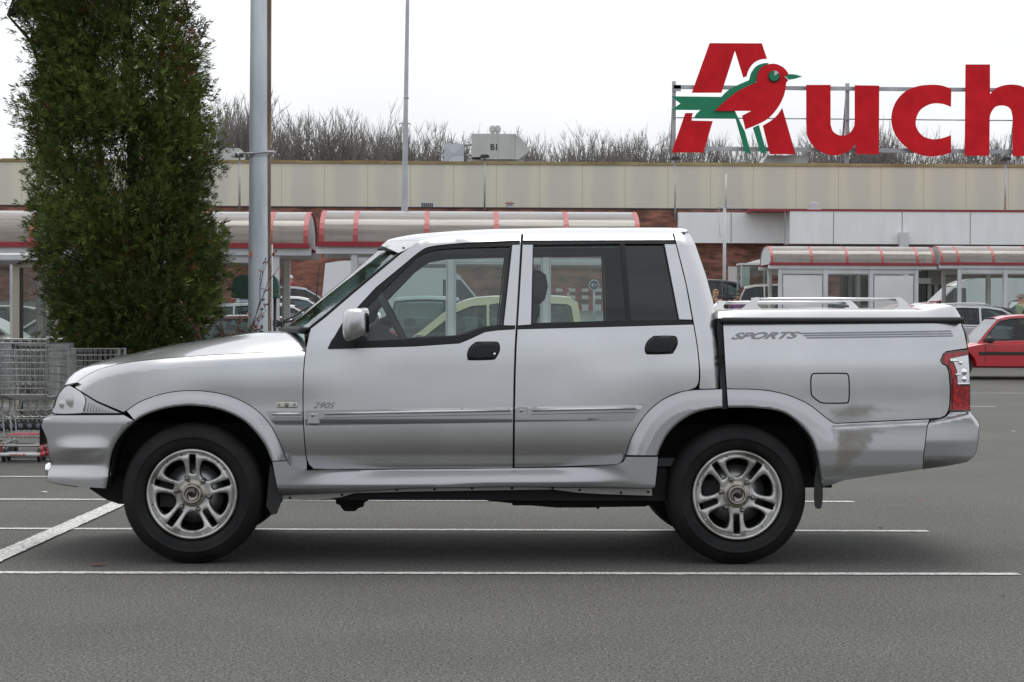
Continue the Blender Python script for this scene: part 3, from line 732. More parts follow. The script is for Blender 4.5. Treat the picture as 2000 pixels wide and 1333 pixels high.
for k, st in enumerate(stems):
    d = [0,.18,-.2,.1,.25][k]
    pts = [pw(x, y, d*min(1, i/2)) for i, (x, y) in enumerate(st)]
    pts[0].z = -.05
    r0 = [.11,.075,.07,.05,.05][k]; n = len(pts)
    wt.tube(pts, [r0*(1-.8*i/(n-1)) for i in range(n)], 8); stem3.append(pts)
# clumps of sprays hung on side branches
V = []; Fc = []; Mi = []
def frond(p, d, L, mi, up):
    """a feathery fan of narrow scale-leaf slivers"""
    s_ = d.cross(up)
    if s_.length < 1e-3: s_ = Vector((1,0,0))
    s_.normalize(); nrm = s_.cross(d)
    n = rs.randrange(6, 10)
    for i in range(n):
        a = (i/(n-1)-.5)*rs.uniform(1.2, 2.4); e = (d*math.cos(a)+s_*math.sin(a)+nrm*rs.gauss(0,.12)).normalized()
        l = L*rs.uniform(.6, 1.0)*(1-.25*abs(a)); q = s_*math.cos(a)-d*math.sin(a); w_ = l*rs.uniform(.055, .095)
        o = p+d*L*rs.uniform(0,.55)+q*L*rs.gauss(0,.15); b = len(V)
        V.extend([o, o+e*l*.5+q*w_, o+e*l, o+e*l*.5-q*w_]); Fc.append((b,b+1,b+2,b+3)); Mi.append(mi)
rs = random.Random(21)
zlo, zhi = -230, 712
bumps = [(rs.uniform(0, 6.28), rs.uniform(-230, 700), rs.uniform(25, 60), rs.uniform(-.16, .16)) for _ in range(150)]
tones = [(rs.uniform(0, 6.28), rs.uniform(-230, 700), rs.uniform(28, 75), rs.uniform(-.42, .42)) for _ in range(110)]
for k in range(2150):
    py = rs.uniform(zlo, zhi)
    l, r_ = lr(py); cx_ = (l+r_)/2; hw = (r_-l)/2
    if py > 640 and rs.random() < (py-640)/110: continue
    rho = math.sqrt(rs.uniform(.10, 1.0)); ang = rs.uniform(0, 2*math.pi)
    m_ = 0
    for (ba, by_, bs, bv) in bumps:
        dd = (math.remainder(ang-ba, 2*math.pi)*110)**2+(py-by_)**2
        if dd < 4*bs*bs: m_ += bv*math.exp(-dd/(bs*bs))
    rr_ = rho*(.96+max(-.22, min(.14, m_)))
    ux, uy = rr_*math.cos(ang), rr_*math.sin(ang)
    px = cx_+ux*hw*.93-6; dy = uy*hw/200.0*.95
    th = 0
    for (hx, hy, hr) in ((170,330,62),(262,350,40),(300,60,45),(225,300,50),(285,170,34),(120,360,40),(250,670,40),(300,220,30),(265,70,30),(350,320,30),(310,520,36),(150,500,34),(215,130,30)):
        if (px-hx)**2+((py-hy)*.8)**2 < hr*hr: th = 1
    if th and rs.random() < .58: continue
    c = pw(px, py, dy)
    out = Vector((ux, uy, .5)).normalized()
    if rs.random() < .5:
        best = min((q for st in stem3 for q in st), key=lambda q: (q-c).length+max(0, q.z-c.z)*2)
        wt.tube([best, best.lerp(c, .5)+Vector((0,0,-.05)), c], [.012,.008,.004], 3, caps=False)
    hn = sum(bv*math.exp(-((math.remainder(ang-ba, 2*math.pi)*110)**2+(py-by_)**2)/(bs*bs)) for ba, by_, bs, bv in tones)
    hue = rs.random()*.55+.22+hn; mi0 = 0 if hue < .40 else 1 if hue < .66 else 2
    if rs.random() < .03 or (hn < -.22 and rs.random() < .10): mi0 = 3
    R = rs.uniform(.10, .22)
    ax = Vector((rs.gauss(0,1), rs.gauss(0,1), rs.gauss(0,.6))).normalized()
    for j in range(int(rs.uniform(26, 44)*(R/.15))):
        g3 = Vector((max(-2, min(2, rs.gauss(0,1))), max(-2, min(2, rs.gauss(0,1))), max(-2, min(2, rs.gauss(0,1.1)))))
        o = g3*R*.5
        d = (out+o/R*.5+Vector((rs.gauss(0,.4), rs.gauss(0,.4), rs.gauss(.05,.45)))).normalized()
        u = (ax+Vector((rs.gauss(0,.5), rs.gauss(0,.5), rs.gauss(0,.5))))
        mi = mi0 if rs.random() < .75 else rs.choice((0,1,1,2)) if rs.random() < .95 else 3
        frond(c+o, d, rs.uniform(.045,.10), mi, u)
me = bpy.data.meshes.new('crown'); me.from_pydata([tuple(v) for v in V], [], Fc); me.polygons.foreach_set('material_index', Mi); me.update()
link('crown', me, LEAF, tree)
wt.build('trunk', TB, tree, fix=False)

# ---- twiggy shrub with last year's brown leaves beside it
SB = P(462, 700, 20.2); sh = empty('shrub', (SB.x, 20.2, 0), 0, 'bare twiggy shrub with reddish brown leaves between the conifer and the lamp pole', 'shrub')
rs = random.Random(4); mb = MB(); lf = MB()
def tw_(p, d, L, r, lev):
    pts = [p]; q = p
    for i in range(4):
        d = (d+Vector((rs.gauss(-.01,.12), rs.gauss(0,.15), rs.gauss(.04,.12)))).normalized(); q = q+d*L/4; pts.append(q)
    mb.tube(pts, [r*(1-.15*i) for i in range(5)], 3, caps=False)
    if lev:
        for k in range(4):
            i = rs.randrange(1, 5); tw_(pts[i], (d+Vector((rs.gauss(0,.7), rs.gauss(0,.7), rs.gauss(.1,.5)))).normalized(), L*.36, r*.6, lev-1)
    for k in range(3 if lev < 2 else 0):
        if rs.random() < .5: continue
        c = pts[rs.randrange(2, 5)]; a = Vector((rs.gauss(0,1), rs.gauss(0,1), rs.gauss(0,1))).normalized()*.028; b_ = Vector((rs.gauss(0,1), rs.gauss(0,1), rs.gauss(0,1))).normalized()*.016
        lf.add([c-a, c+b_, c+a, c-b_], [(0,1,2,3)])
for k in range(8):
    tw_(Vector((rs.uniform(-.08,.08), rs.uniform(-.1,.1), 0)), Vector((rs.uniform(-.10,.06), rs.uniform(-.15,.15), 1)).normalized(), rs.uniform(1.0,1.5), .010, 2)
mb.build('stems', pbr('shrub_twig', (.075,.05,.04), .9), sh, fix=False)
lf.build('leaves', pbr('brown_leaf', (.16,.05,.032), .8), sh, fix=False)
# ================================================================== trolley shelters
def mat_poly():
    m = bpy.data.materials.new('smoked_polycarbonate'); m.use_nodes = True; nt = m.node_tree; nt.nodes.clear()
    out = nt.nodes.new('ShaderNodeOutputMaterial')
    df = nt.nodes.new('ShaderNodeBsdfDiffuse'); tl = nt.nodes.new('ShaderNodeBsdfTranslucent'); tr = nt.nodes.new('ShaderNodeBsdfTransparent'); gl = nt.nodes.new('ShaderNodeBsdfGlossy')
    tc = nt.nodes.new('ShaderNodeTexCoord'); mp = nt.nodes.new('ShaderNodeMapping'); mp.inputs['Scale'].default_value = (.5, 5, 7)
    nz = nt.nodes.new('ShaderNodeTexNoise'); nz.inputs['Scale'].default_value = 2.0; nz.inputs['Detail'].default_value = 4
    rp = nt.nodes.new('ShaderNodeValToRGB'); rp.color_ramp.elements[0].position = .35; rp.color_ramp.elements[0].color = (.30,.265,.23,1); rp.color_ramp.elements[1].position = .65; rp.color_ramp.elements[1].color = (.46,.42,.38,1)
    nt.links.new(tc.outputs['Object'], mp.inputs['Vector']); nt.links.new(mp.outputs['Vector'], nz.inputs['Vector']); nt.links.new(nz.outputs['Fac'], rp.inputs['Fac'])
    nt.links.new(rp.outputs['Color'], df.inputs['Color']); nt.links.new(rp.outputs['Color'], tl.inputs['Color'])
    tr.inputs['Color'].default_value = (.52,.48,.43,1); gl.inputs['Roughness'].default_value = .10
    a = nt.nodes.new('ShaderNodeMixShader'); a.inputs[0].default_value = .35; nt.links.new(df.outputs[0], a.inputs[1]); nt.links.new(tl.outputs[0], a.inputs[2])
    b = nt.nodes.new('ShaderNodeMixShader'); b.inputs[0].default_value = .28; nt.links.new(a.outputs[0], b.inputs[1]); nt.links.new(tr.outputs[0], b.inputs[2])
    c = nt.nodes.new('ShaderNodeMixShader'); nt.links.new(fresnel(nt, .05), c.inputs[0]); nt.links.new(b.outputs[0], c.inputs[1]); nt.links.new(gl.outputs[0], c.inputs[2])
    nt.links.new(c.outputs[0], out.inputs['Surface'])
    return m
POLY = mat_poly()
RIBM = pbr('faded_red_frame', (.37,.065,.07), .5); RAILM = pbr('dark_red_rail', (.30,.022,.035), .5)
WFR = pbr('white_shelter_frame', (.62,.63,.64), .45); noise_col(WFR, (.55,.56,.57), (.66,.67,.68), 2, 4)
PANE = glass('shelter_pane', (.78,.82,.80)); TYM = pbr('tympanum_white', (.62,.65,.66), .5)
BEI = pbr('beige_post', (.42,.37,.31), .6)
POSTER = pbr('faded_poster', (.72,.72,.70), .6); noise_col(POSTER, (.66,.66,.64), (.78,.78,.76), 1.2, 5)
def shelter(pl, pr, Y, dep, yt, yb, ribs, posts, label, rails, tymp=(False, False), posters=(), lower=None, ymid=None):
    g = gz(Y); mid = P((pl+pr)/2, yb, Y); O = Vector((mid.x, Y, g))
    t = empty('trolley_shelter', O, 0, label, 'shelter', 'shelters with arched smoked roofs')
    def fin(mb, name, mats, parent=None, **k):
        mb.v = [(v[0]-O.x, v[1]-O.y, v[2]-O.z) for v in mb.v]; return mb.build(name, mats, parent or t, **k)
    xl, xr = P(pl, yb, Y).x, P(pr, yb, Y).x; z0 = P(mid.x, yb, Y).z if 0 else mid.z; z1 = P((pl+pr)/2, yt, Y+dep/2).z
    N = 18
    def arc(x, k=1.0): return [(x, Y+dep/2-math.cos(math.pi*i/N)*dep/2*k, z0+(z1-z0)*(math.sin(math.pi*i/N)**.80)*k) for i in range(N+1)]
    mb = MB(); n = max(2, int((xr-xl)/.5))
    mb.rings([arc(xl+(xr-xl)*i/n) for i in range(n+1)], closed=False, smooth=True); ROOF = fin(mb, 'arched_roof', POLY, fix=False)
    rw_ = .032
    for px in ribs:
        x = P(px, yb, Y).x; mb = MB()
        a = arc(x-rw_, 1.006); b_ = arc(x+rw_, 1.006); c = arc(x+rw_, .985); d = arc(x-rw_, .985)
        mb.rings([[p, q, r, s] for p, q, r, s in zip(a, b_, c, d)], caps=True); fin(mb, 'roof_rib', RIBM, ROOF)
    for k, yy in enumerate((Y-.03, Y+dep-.03)):
        mb = MB(); mb.box(xl-.03, xr+.03, yy, yy+.06, z0-.035, z0+.03); fin(mb, 'roof_rail', RAILM, ROOF)
    for k, x in enumerate((xl, xr)):
        if tymp[k]:
            mb = MB(); pts = arc(x, .97); s = .02 if k == 0 else -.02
            mb.add([(x+s, p[1], p[2]) for p in pts], [tuple(range(N+1))]); fin(mb, 'tympanum', TYM, ROOF, fix=False)
    for yy in (Y+.02, Y+dep-.14):
        mb = MB(); mb.box(xl-.05, xr+.05, yy, yy+.12, z0-.13, z0-.037); fin(mb, 'gutter', WFR)
    zr = [P((pl+pr)/2, y, Y+.1).z for y in rails]
    for i, px in enumerate(posts):
        x = P(px, yb+30, Y+.1).x
        for yy in (Y+.05, Y+dep-.13):
            mb = MB(); mb.box(x-.042, x+.042, yy, yy+.085, g, z0-.132); fin(mb, 'post', WFR)
    for k, yy in enumerate((Y+.06, Y+dep-.12)):
        mb = MB(); xs = [P(px, yb+30, Y+.1).x for px in posts]
        for a, b_ in zip(xs[:-1], xs[1:]): mb.box(a+.044, b_-.044, yy+.01, yy+.06, zr[1], zr[0])
        fin(mb, 'header_rail', WFR)
        for j, (a, b_) in enumerate(zip(xs[:-1], xs[1:])):
            zb_ = g+.12
            mb = MB(); mb.add([(a+.05, yy+.035, zb_), (b_-.05, yy+.035, zb_), (b_-.05, yy+.035, zr[1]-.003), (a+.05, yy+.035, zr[1]-.003)], [(0,1,2,3)])
            PN = fin(mb, 'pane', PANE, fix=False)
            mb = MB(); w_ = .022
            mb.box(a+.046, a+.046+w_, yy+.015, yy+.055, zb_, zr[1]-.003); mb.box(b_-.046-w_, b_-.046, yy+.015, yy+.055, zb_, zr[1]-.003)
            mb.box(a+.046+w_, b_-.046-w_, yy+.017, yy+.053, zb_, zb_+w_); mb.box(a+.046+w_, b_-.046-w_, yy+.017, yy+.053, zr[1]-.003-w_, zr[1]-.003)
            fin(mb, 'pane_frame', WFR if k == 0 else BEI, PN)
            if k == 0 and j in posters:
                mb = MB(); mb.box(a+.09, b_-.09, yy+.018, yy+.028, g+.5, zr[1]-.06); fin(mb, 'notice_panel', POSTER, PN)
    return t, fin
S1_, f1_ = shelter(-330, 600, 28.0, 1.9, 413, 478, [-330,-130,60,255,390,527,597], [-330,-100,30,300,540], 'arched smoked shelter passing behind the conifer and the lamp pole', (494,508), (False, True))
S2_, f2_ = shelter(624, 1250, 28.0, 1.9, 414, 478, [628,694,833,970,1107,1246], [692,881,1066,1246], 'arched smoked shelter directly above the pickup cab', (504,513), (True, True))
S3_, f3_ = shelter(1505, 1826, 56.0, 2.0, 482, 516, [1508,1586,1655,1724,1792,1824], [1523,1612,1701,1790], 'arched smoked shelter above the pickup bed', (525,534), (True, False), posters=(0, 2))
S4_, f4_ = shelter(1838, 2330, 56.0, 2.0, 482, 516, [1840,1872,1941,2009,2078,2147], [1873,1963,2053,2143], 'arched smoked shelter above the red hatchback at the right edge', (525,534), (True, False))
# flat white canopy with beige posts at the far left
q = P(20, 640, 25.6); t = empty('flat_canopy', (q.x, 25.6, 0), 0, 'flat white canopy with a beige post and glass screen at the left edge', 'canopy')
def cf(mb, name, mats, parent=None, **k):
    mb.v = [(v[0]-q.x, v[1]-25.6, v[2]) for v in mb.v]; return mb.build(name, mats, parent or t, **k)
a = P(-140, 510, 25.6); b_ = P(62, 495, 25.6); mb = MB(); mb.box(a.x, b_.x, 25.6, 27.0, a.z, b_.z, bev=.02); cf(mb, 'canopy_roof', WFR)
for px0, px1 in ((24, 38),(-110,-98),(104,112)):
    a = P(px0, 640, 25.75); b_ = P(px1, 515, 25.75); mb = MB(); mb.box(a.x, b_.x, 25.75, 25.85, 0, b_.z if px0 < 60 else P(0,514,25.7).z); cf(mb, 'post', BEI)
a = P(38, 660, 25.8); b_ = P(104, 515, 25.8); mb = MB(); mb.box(a.x+.003, b_.x-.003, 25.76, 25.84, b_.z-.05, b_.z+.03); cf(mb, 'top_rail', BEI)
mb = MB(); mb.add([(a.x+.03,25.8,.1),(b_.x-.03,25.8,.1),(b_.x-.03,25.8,b_.z-.06),(a.x+.03,25.8,b_.z-.06)], [(0,1,2,3)]); PN = cf(mb, 'pane', glass('dirty_pane', (.62,.63,.60)), fix=False)
mb = MB(); c = P(41, 640, 25.79); mb.box(c.x, c.x+.018, 25.76, 25.84, .1, b_.z-.06); cf(mb, 'pane_frame', BLKX if 'BLKX' in globals() else pbr('dark_gasket', (.03,.03,.03), .6), PN)

# ================================================================== parked cars
TYR = pbr('car_tyre', (.015,.015,.016), .7); HUBC = pbr('wheel_cover', (.36,.37,.38), .4, .7)
CGL = glass('far_car_glass', (.40,.47,.47)); CINT = pbr('car_interior', (.03,.03,.032), .9)
TRIM = pbr('black_plastic', (.02,.02,.021), .5); LMP = pbr('car_headlamp', (.55,.57,.58), .2, .2, coat=1); TLM = pbr('car_tail_lamp', (.30,.01,.012), .3, coat=1)
def clip(poly, a, b_, c):
    """keep the part of poly where a*x+b*z <= c"""
    out = []
    for i in range(len(poly)):
        p, q_ = poly[i-1], poly[i]; dp = a*p[0]+b_*p[1]-c; dq = a*q_[0]+b_*q_[1]-c
        if (dp <= 0) != (dq <= 0): s = dp/(dp-dq); out.append((p[0]+(q_[0]-p[0])*s, p[1]+(q_[1]-p[1])*s))
        if dq <= 0: out.append(q_)
    return out
SPECS = {
 'hatch': dict(L=3.75, W=1.62, H=1.40, wb=(.72,3.15), R=.285, body=[(.02,.24),(0,.42),(.03,.56),(.10,.66),(.55,.78),(.98,.88),(2.2,.90),(3.50,.93),(3.66,.86),(3.72,.60),(3.75,.45),(3.70,.26)], gh=[(.98,.88),(1.30,1.10),(1.66,1.33),(1.95,1.385),(2.4,1.40),(3.0,1.375),(3.22,1.33),(3.52,.93)], pil=[2.28], wins='all'),
 'old_hatch': dict(L=3.70, W=1.58, H=1.39, wb=(.60,3.05), R=.27, body=[(.02,.22),(0,.38),(.03,.50),(.08,.58),(.50,.67),(.98,.775),(2.2,.80),(3.45,.83),(3.62,.78),(3.68,.55),(3.70,.42),(3.66,.24)], gh=[(.98,.775),(1.22,1.05),(1.46,1.30),(1.75,1.365),(2.3,1.39),(2.95,1.37),(3.15,1.33),(3.47,.83)], pil=[2.22], wins='all'),
 'estate': dict(L=4.35, W=1.70, H=1.45, wb=(.80,3.45), R=.30, body=[(.03,.24),(0,.45),(.05,.60),(.15,.70),(.7,.84),(1.15,.92),(2.6,.94),(4.18,.98),(4.30,.85),(4.35,.55),(4.30,.28)], gh=[(1.15,.92),(1.50,1.16),(1.90,1.38),(2.3,1.44),(2.9,1.45),(3.6,1.42),(3.92,1.37),(4.20,.98)], pil=[2.45,3.35], wins='all'),
 'mpv': dict(L=4.30, W=1.76, H=1.62, wb=(.85,3.5), R=.32, body=[(.03,.26),(0,.48),(.06,.66),(.2,.80),(.6,.93),(.95,1.01),(2.5,1.03),(4.15,1.06),(4.27,.9),(4.30,.55),(4.25,.30)], gh=[(.95,1.01),(1.35,1.28),(1.85,1.52),(2.3,1.60),(2.9,1.62),(3.6,1.58),(3.95,1.50),(4.18,1.06)], pil=[2.35,3.3], wins='all'),
 'van': dict(L=4.9, W=1.95, H=2.50, wb=(.9,3.9), R=.34, body=[(.03,.28),(0,.55),(.06,.80),(.25,1.0),(.95,1.22),(2.0,1.24),(4.86,1.24),(4.9,1.0),(4.9,.4),(4.85,.32)], gh=[(.95,1.22),(1.25,1.55),(1.75,2.16),(2.05,2.38),(2.5,2.47),(3.4,2.50),(4.4,2.49),(4.78,2.44),(4.88,1.24)], pil=[2.18], wins='front'),
 'small_van': dict(L=4.0, W=1.68, H=1.82, wb=(.75,3.45), R=.30, body=[(.03,.26),(0,.48),(.06,.68),(.2,.80),(.6,.92),(.95,.98),(2.2,1.0),(3.95,1.02),(4.0,.8),(4.0,.36),(3.95,.28)], gh=[(.95,.98),(1.25,1.22),(1.72,1.62),(2.05,1.76),(2.5,1.81),(3.2,1.82),(3.72,1.80),(3.86,1.72),(3.97,1.02)], pil=[2.35,3.02], wins='all'),
 'jeep': dict(L=3.65, W=1.66, H=1.76, wb=(.7,2.95), R=.34, body=[(.03,.36),(0,.55),(.05,.85),(.15,.92),(1.15,.99),(2.2,1.0),(3.58,1.0),(3.65,.9),(3.65,.45),(3.6,.38)], gh=[(1.15,.99),(1.35,1.35),(1.55,1.66),(1.75,1.74),(2.4,1.76),(3.2,1.75),(3.48,1.68),(3.60,1.0)], pil=[2.2,2.9], wins='all'),
}
def paint(name, c, metal=.0): return pbr(name, c, .32, metal, coat=1.0)
def build_car(kind, x, Y, rot, col, label, cat='car', roofcol=None, rails=False, strip=False, group='cars parked in front of the hypermarket'):
    """x: world position of the middle of the car; rot: direction its nose points"""
    s = SPECS[kind]; L, W, H = s['L'], s['W'], s['H']; g = gz(Y)
    t = empty('parked_van' if 'van' in kind else 'parked_car', (x, Y, g), rot, label, cat, group)
    X = lambda u: L/2-u                                   # nose at +x
    M_ = col
    # body with wheel arches cut in
    bot = []
    for wx in reversed(s['wb']):
        r = s['R']+.055
        bot += [(wx+r*math.cos(a), max(.24, s['R']+r*math.sin(a))) for a in np.linspace(-.12, math.pi+.12, 11)]
    poly = list(s['body']) + bot
    mb = MB(); inn = offset(poly, .035); hw = W/2
    V1, F1 = tri_fill(inn, (), 0)
    rr = []
    for p_, yy in ((inn,-hw),(poly,-hw+.06),(poly,hw-.06),(inn,hw)): rr.append([(X(a), yy, b_) for a, b_ in p_])
    mb.rings(rr, closed=True, smooth=False)
    mb.add([(X(a), -hw, b_) for a, b_ in V1], F1); mb.add([(X(a), hw, b_) for a, b_ in V1], F1)
    BODY = mb.build('body', M_, t, sharp=40)
    # cabin: sides with window openings, roof
    gh = s['gh']; zb_ = gh[0][1]
    def hwz(z): return hw-.05-(z-zb_)/(H-zb_)*(.17 if kind not in ('van',) else .10)
    ins = offset(gh, .055 if kind != 'small_van' else .13)
    wl = []
    if s['wins'] == 'front':
        w0 = clip(ins, 1, 0, s['pil'][0]-.05); w0 = clip(w0, 0, 1, H-.42); wl = [w0]
    else:
        ed = [-9]+s['pil']+[99]
        for a, b_ in zip(ed[:-1], ed[1:]):
            w0 = clip(clip(ins, 1, 0, b_-.035), -1, 0, -(a+.035))
            if len(w0) > 2: wl.append(w0)
    V2, F2_ = tri_fill(gh, wl, 0)
    mb = MB()
    for sgn in (-1, 1): mb.add([(X(a), sgn*hwz(b_), b_) for a, b_ in V2], F2_)
    CAB = mb.build('cabin', M_, t)
    mb = MB(); top = [p_ for p_ in gh if p_[1] > zb_+.72*(H-zb_)]
    top = smooth_line(top, 3)
    mb.rings([[(X(a), hwz(b_)*k, b_+.035*(1-k*k)) for k in np.linspace(-1, 1, 9)] for a, b_ in top], closed=False, smooth=True)
    mb.build('roof', roofcol or M_, t, fix=False)
    # rear closing panel below the roof and front screen
    fa = [p_ for p_ in gh if p_[0] <= top[0][0]+1e-6]; ba = [p_ for p_ in gh if p_[0] >= top[-1][0]-1e-6]
    def pane(line, name, mat, i0=.0, w_=.94, par=None):
        mb = MB(); mb.rings([[(X(a)+.0, hwz(b_)*k*w_, b_) for k in np.linspace(-1, 1, 7)] for a, b_ in line], closed=False, smooth=True); return mb.build(name, mat, par or t, fix=False)
    pane(fa, 'windscreen', CGL if kind != 'van' else glass('van_windscreen', (.40,.47,.47), rough=.45), w_=.97)
    pane(ba, 'rear_window' if s['wins'] == 'all' else 'rear_door', CGL if s['wins'] == 'all' else M_, w_=.97)
    for w0 in wl:
        for sgn in (-1, 1):
            mb = MB(); v_, f_ = tri_fill(w0, (), 0); mb.add([(X(a), sgn*(hwz(b_)-.012), b_) for a, b_ in v_], f_); mb.build('side_window', CGL, CAB, fix=False)
            mb = MB(); mb.tube([(X(a), sgn*(hwz(b_)+.002), b_) for a, b_ in w0+w0[:1]], .011, 4); mb.build('window_seal', TRIM, CAB, fix=False)
    # seats
    for u, n in ((s['pil'][0]-.12, 2),(s['pil'][0]+.75, 2)):
        if s['wins'] == 'front' and u > s['pil'][0]: continue
        for sgn in (-1, 1):
            mb = MB(); mb.box(X(u)-.07, X(u)+.07, sgn*.36-.2, sgn*.36+.2, zb_-.1, zb_+.16, bev=.05); mb.box(X(u)-.05, X(u)+.04, sgn*.36-.11, sgn*.36+.11, zb_+.19, zb_+.36, bev=.04); mb.build('seat', CINT, t)
    for wx in s['wb']:
        for sgn in (-1, 1):
            R = s['R']; mb = MB(); y0 = sgn*(hw-.20); 
            mb.lathe([(R*.62,sgn*.185),(R*.93,sgn*.19),(R,sgn*.15),(R,-sgn*.01),(R*.9,-sgn*.02),(0,-sgn*.02)], (X(wx), y0, R), 'Y', 28); Wh = mb.build('wheel', TYR, t, sharp=40)
            mb = MB(); mb.lathe([(R*.63,sgn*.184),(R*.60,sgn*.17),(R*.2,sgn*.165),(R*.17,sgn*.178),(0,sgn*.18)], (X(wx), y0, R), 'Y', 28); mb.build('rim', HUBC, Wh, sharp=40)
    fz = s['body'][2][1]; 
    for sgn in (-1, 1):
        mb = MB(); mb.box(X(.16), X(.0)+.012, sgn*(hw-.30)-.17, sgn*(hw-.30)+.17, fz-.02, fz+.13, bev=.03); mb.build('headlight', LMP, t)
        mb = MB(); tz = s['body'][-3][1]; mb.box(X(L)-.012, X(L-.10), sgn*(hw-.20)-.12, sgn*(hw-.20)+.12, tz, tz+.22 if kind != 'van' else tz+.4, bev=.03); mb.build('tail_lamp', TLM, t)
        mx_ = gh[0][0]+.24; mb = MB(); mb.box(X(mx_)-.09, X(mx_)+.07, sgn*(hw+.06)-.085, sgn*(hw+.06)+.085, zb_+.0, zb_+(.15 if kind != 'van' else .34), bev=.04); mb.build('mirror', TRIM, t)
        for pxx in s['pil'][:2]:
            mb = MB(); mb.box(X(pxx-.14)-.09, X(pxx-.14)+.09, sgn*(hw+.004)-.018, sgn*(hw+.004)+.018, zb_-.15, zb_-.10, bev=.01); mb.build('door_handle', TRIM, t)
        for pxx in [gh[0][0]+.16]+s['pil'][:1]:
            mb = MB(); mb.box(X(pxx)-.006, X(pxx)+.006, sgn*(hw+.001)-.004, sgn*(hw+.001)+.004, .36, zb_-.02); mb.build('door_seam', TRIM, t)
        if strip:
            mb = MB(); mb.box(X(s['wb'][1]-.40), X(s['wb'][0]+.40), sgn*(hw+.004)-.016, sgn*(hw+.004)+.016, .52, .59, bev=.01); mb.build('side_strip', TRIM, t)
        if rails:
            mb = MB(); mb.tube([(X(a), sgn*(hwz(b_)-.06), b_+.06*(1 if 0 < i < len(top)-1 else 0)) for i, (a, b_) in enumerate(top[2:-1])], .018, 6); mb.build('roof_rail', SATINM, t)
    mb = MB(); mb.box(X(.10), X(-.03), -hw+.12, hw-.12, .36, .50, bev=.03); mb.build('front_bumper', TRIM, t)
    mb = MB(); mb.box(X(L+.03), X(L-.10), -hw+.12, hw-.12, .38, .52, bev=.03); mb.build('rear_bumper', TRIM, t)
    mb = MB(); mb.box(X(L+.045), X(L+.032), -.26, .26, .62, .73); mb.build('number_plate', pbr('plate_white', (.6,.6,.58), .5), t)
    mb = MB(); mb.box(X(-.045), X(-.032), -.26, .26, .38, .49); mb.build('number_plate', pbr('plate_white', (.6,.6,.58), .5), t)
    return t
SATINM = pbr('roof_rail_metal', (.5,.5,.51), .4, .8)
RIGHT, LEFT, TOCAM, AWAY = 0.0, math.pi, -math.pi/2, math.pi/2
def cx(px, Y, off=0.0): return P(px, 640, Y).x+off
C_RED = paint('car_red', (.50,.012,.022)); C_WHT = paint('car_white', (.66,.67,.68)); C_SIL = paint('car_silver', (.50,.51,.53), .5); C_DGR = paint('car_dark_grey', (.030,.034,.040), .2)
C_BLK = paint('car_black', (.012,.013,.016)); C_CRM = paint('car_cream', (.82,.72,.47)); C_TEAL = paint('car_teal', (.045,.085,.105)); C_DRED = paint('car_dark_red', (.17,.012,.025)); C_BEI = paint('car_pale_gold', (.40,.38,.34), .3); C_GRN = paint('car_dark_green', (.03,.045,.04)); C_BLU = paint('car_light_blue', (.35,.40,.46), .3)
# right-hand side
build_car('old_hatch', cx(1893, 46.2)+3.70/2-.98, 46.2, LEFT, C_RED, 'bright red hatchback with a black door mirror at the right edge', strip=True)
build_car('estate', cx(1942, 52)+.10-.35, 52, RIGHT, C_SIL, 'silver estate with roof rails behind the red hatchback', rails=True)
build_car('mpv', cx(1478, 76)-1.15, 76, RIGHT, C_DGR, 'dark grey tall car by the brick wall right of the cab', )
build_car('van', cx(1797, 66)+.1*0+1.55, 66, LEFT, C_WHT, 'white van with a sloping nose behind the glass of the far right shelter', 'van').scale = (.95,.95,.76)
build_car('hatch', cx(1700, 58)+1.3, 56.0-2.3, LEFT, C_BLK, 'black hatchback just above the rear of the bed cover')
build_car('estate', cx(1640, 60), 60.6, RIGHT, C_DGR, 'dark estate seen through the glass of the right shelter')
build_car('hatch', cx(1668, 52.5), 50.5, TOCAM, C_SIL, 'pale silver hatchback facing the viewer behind the bed rails')
build_car('hatch', cx(1585, 52.5), 51.2, TOCAM, C_WHT, 'white hatchback facing the viewer behind the bed rails')
build_car('hatch', cx(1990, 62), 61.5, LEFT, C_GRN, 'dark green hatchback behind the glass near the man in green')
build_car('mpv', cx(1545, 70), 69, RIGHT, C_BEI, 'pale gold tall car behind the notice panel of the right shelter')
# left-hand side
build_car('van', cx(839, 48), 48, RIGHT, C_WHT, 'large white panel van behind the shelter above the windscreen', 'van')
build_car('small_van', cx(838, 36)+4.0/2-1.35, 36, LEFT, C_CRM, 'cream small van seen through the pickup windows', 'van').scale = (1, 1, .95)
build_car('jeep', cx(835, 41.5), 42.6, AWAY, C_TEAL, 'dark teal off-roader seen from behind through the front door window', roofcol=C_TEAL)
build_car('old_hatch', cx(520, 42)+.15, 42, RIGHT, C_DRED, 'dark red hatchback half hidden behind the lamp pole')
build_car('hatch', cx(590, 60), 60, RIGHT, C_WHT, 'white hatchback behind the dark red one, left of the white van')
build_car('estate', cx(560, 52), 51.5, RIGHT, C_SIL, 'silver estate right behind the dark red hatchback')
build_car('estate', cx(585, 70), 70, RIGHT, C_BLU, 'pale blue estate farthest back below the couple at the brick wall')
build_car('mpv', cx(20, 38)-1.0, 38, RIGHT, C_BEI, 'pale gold tall car at the left edge beyond the beige post')
build_car('hatch', cx(60, 50), 50, RIGHT, C_DGR, 'dark grey hatchback at the left edge beyond the pale gold car')
build_car('hatch', cx(110, 44), 44, LEFT, C_WHT, 'white hatchback seen through the glass screen left of the conifer')

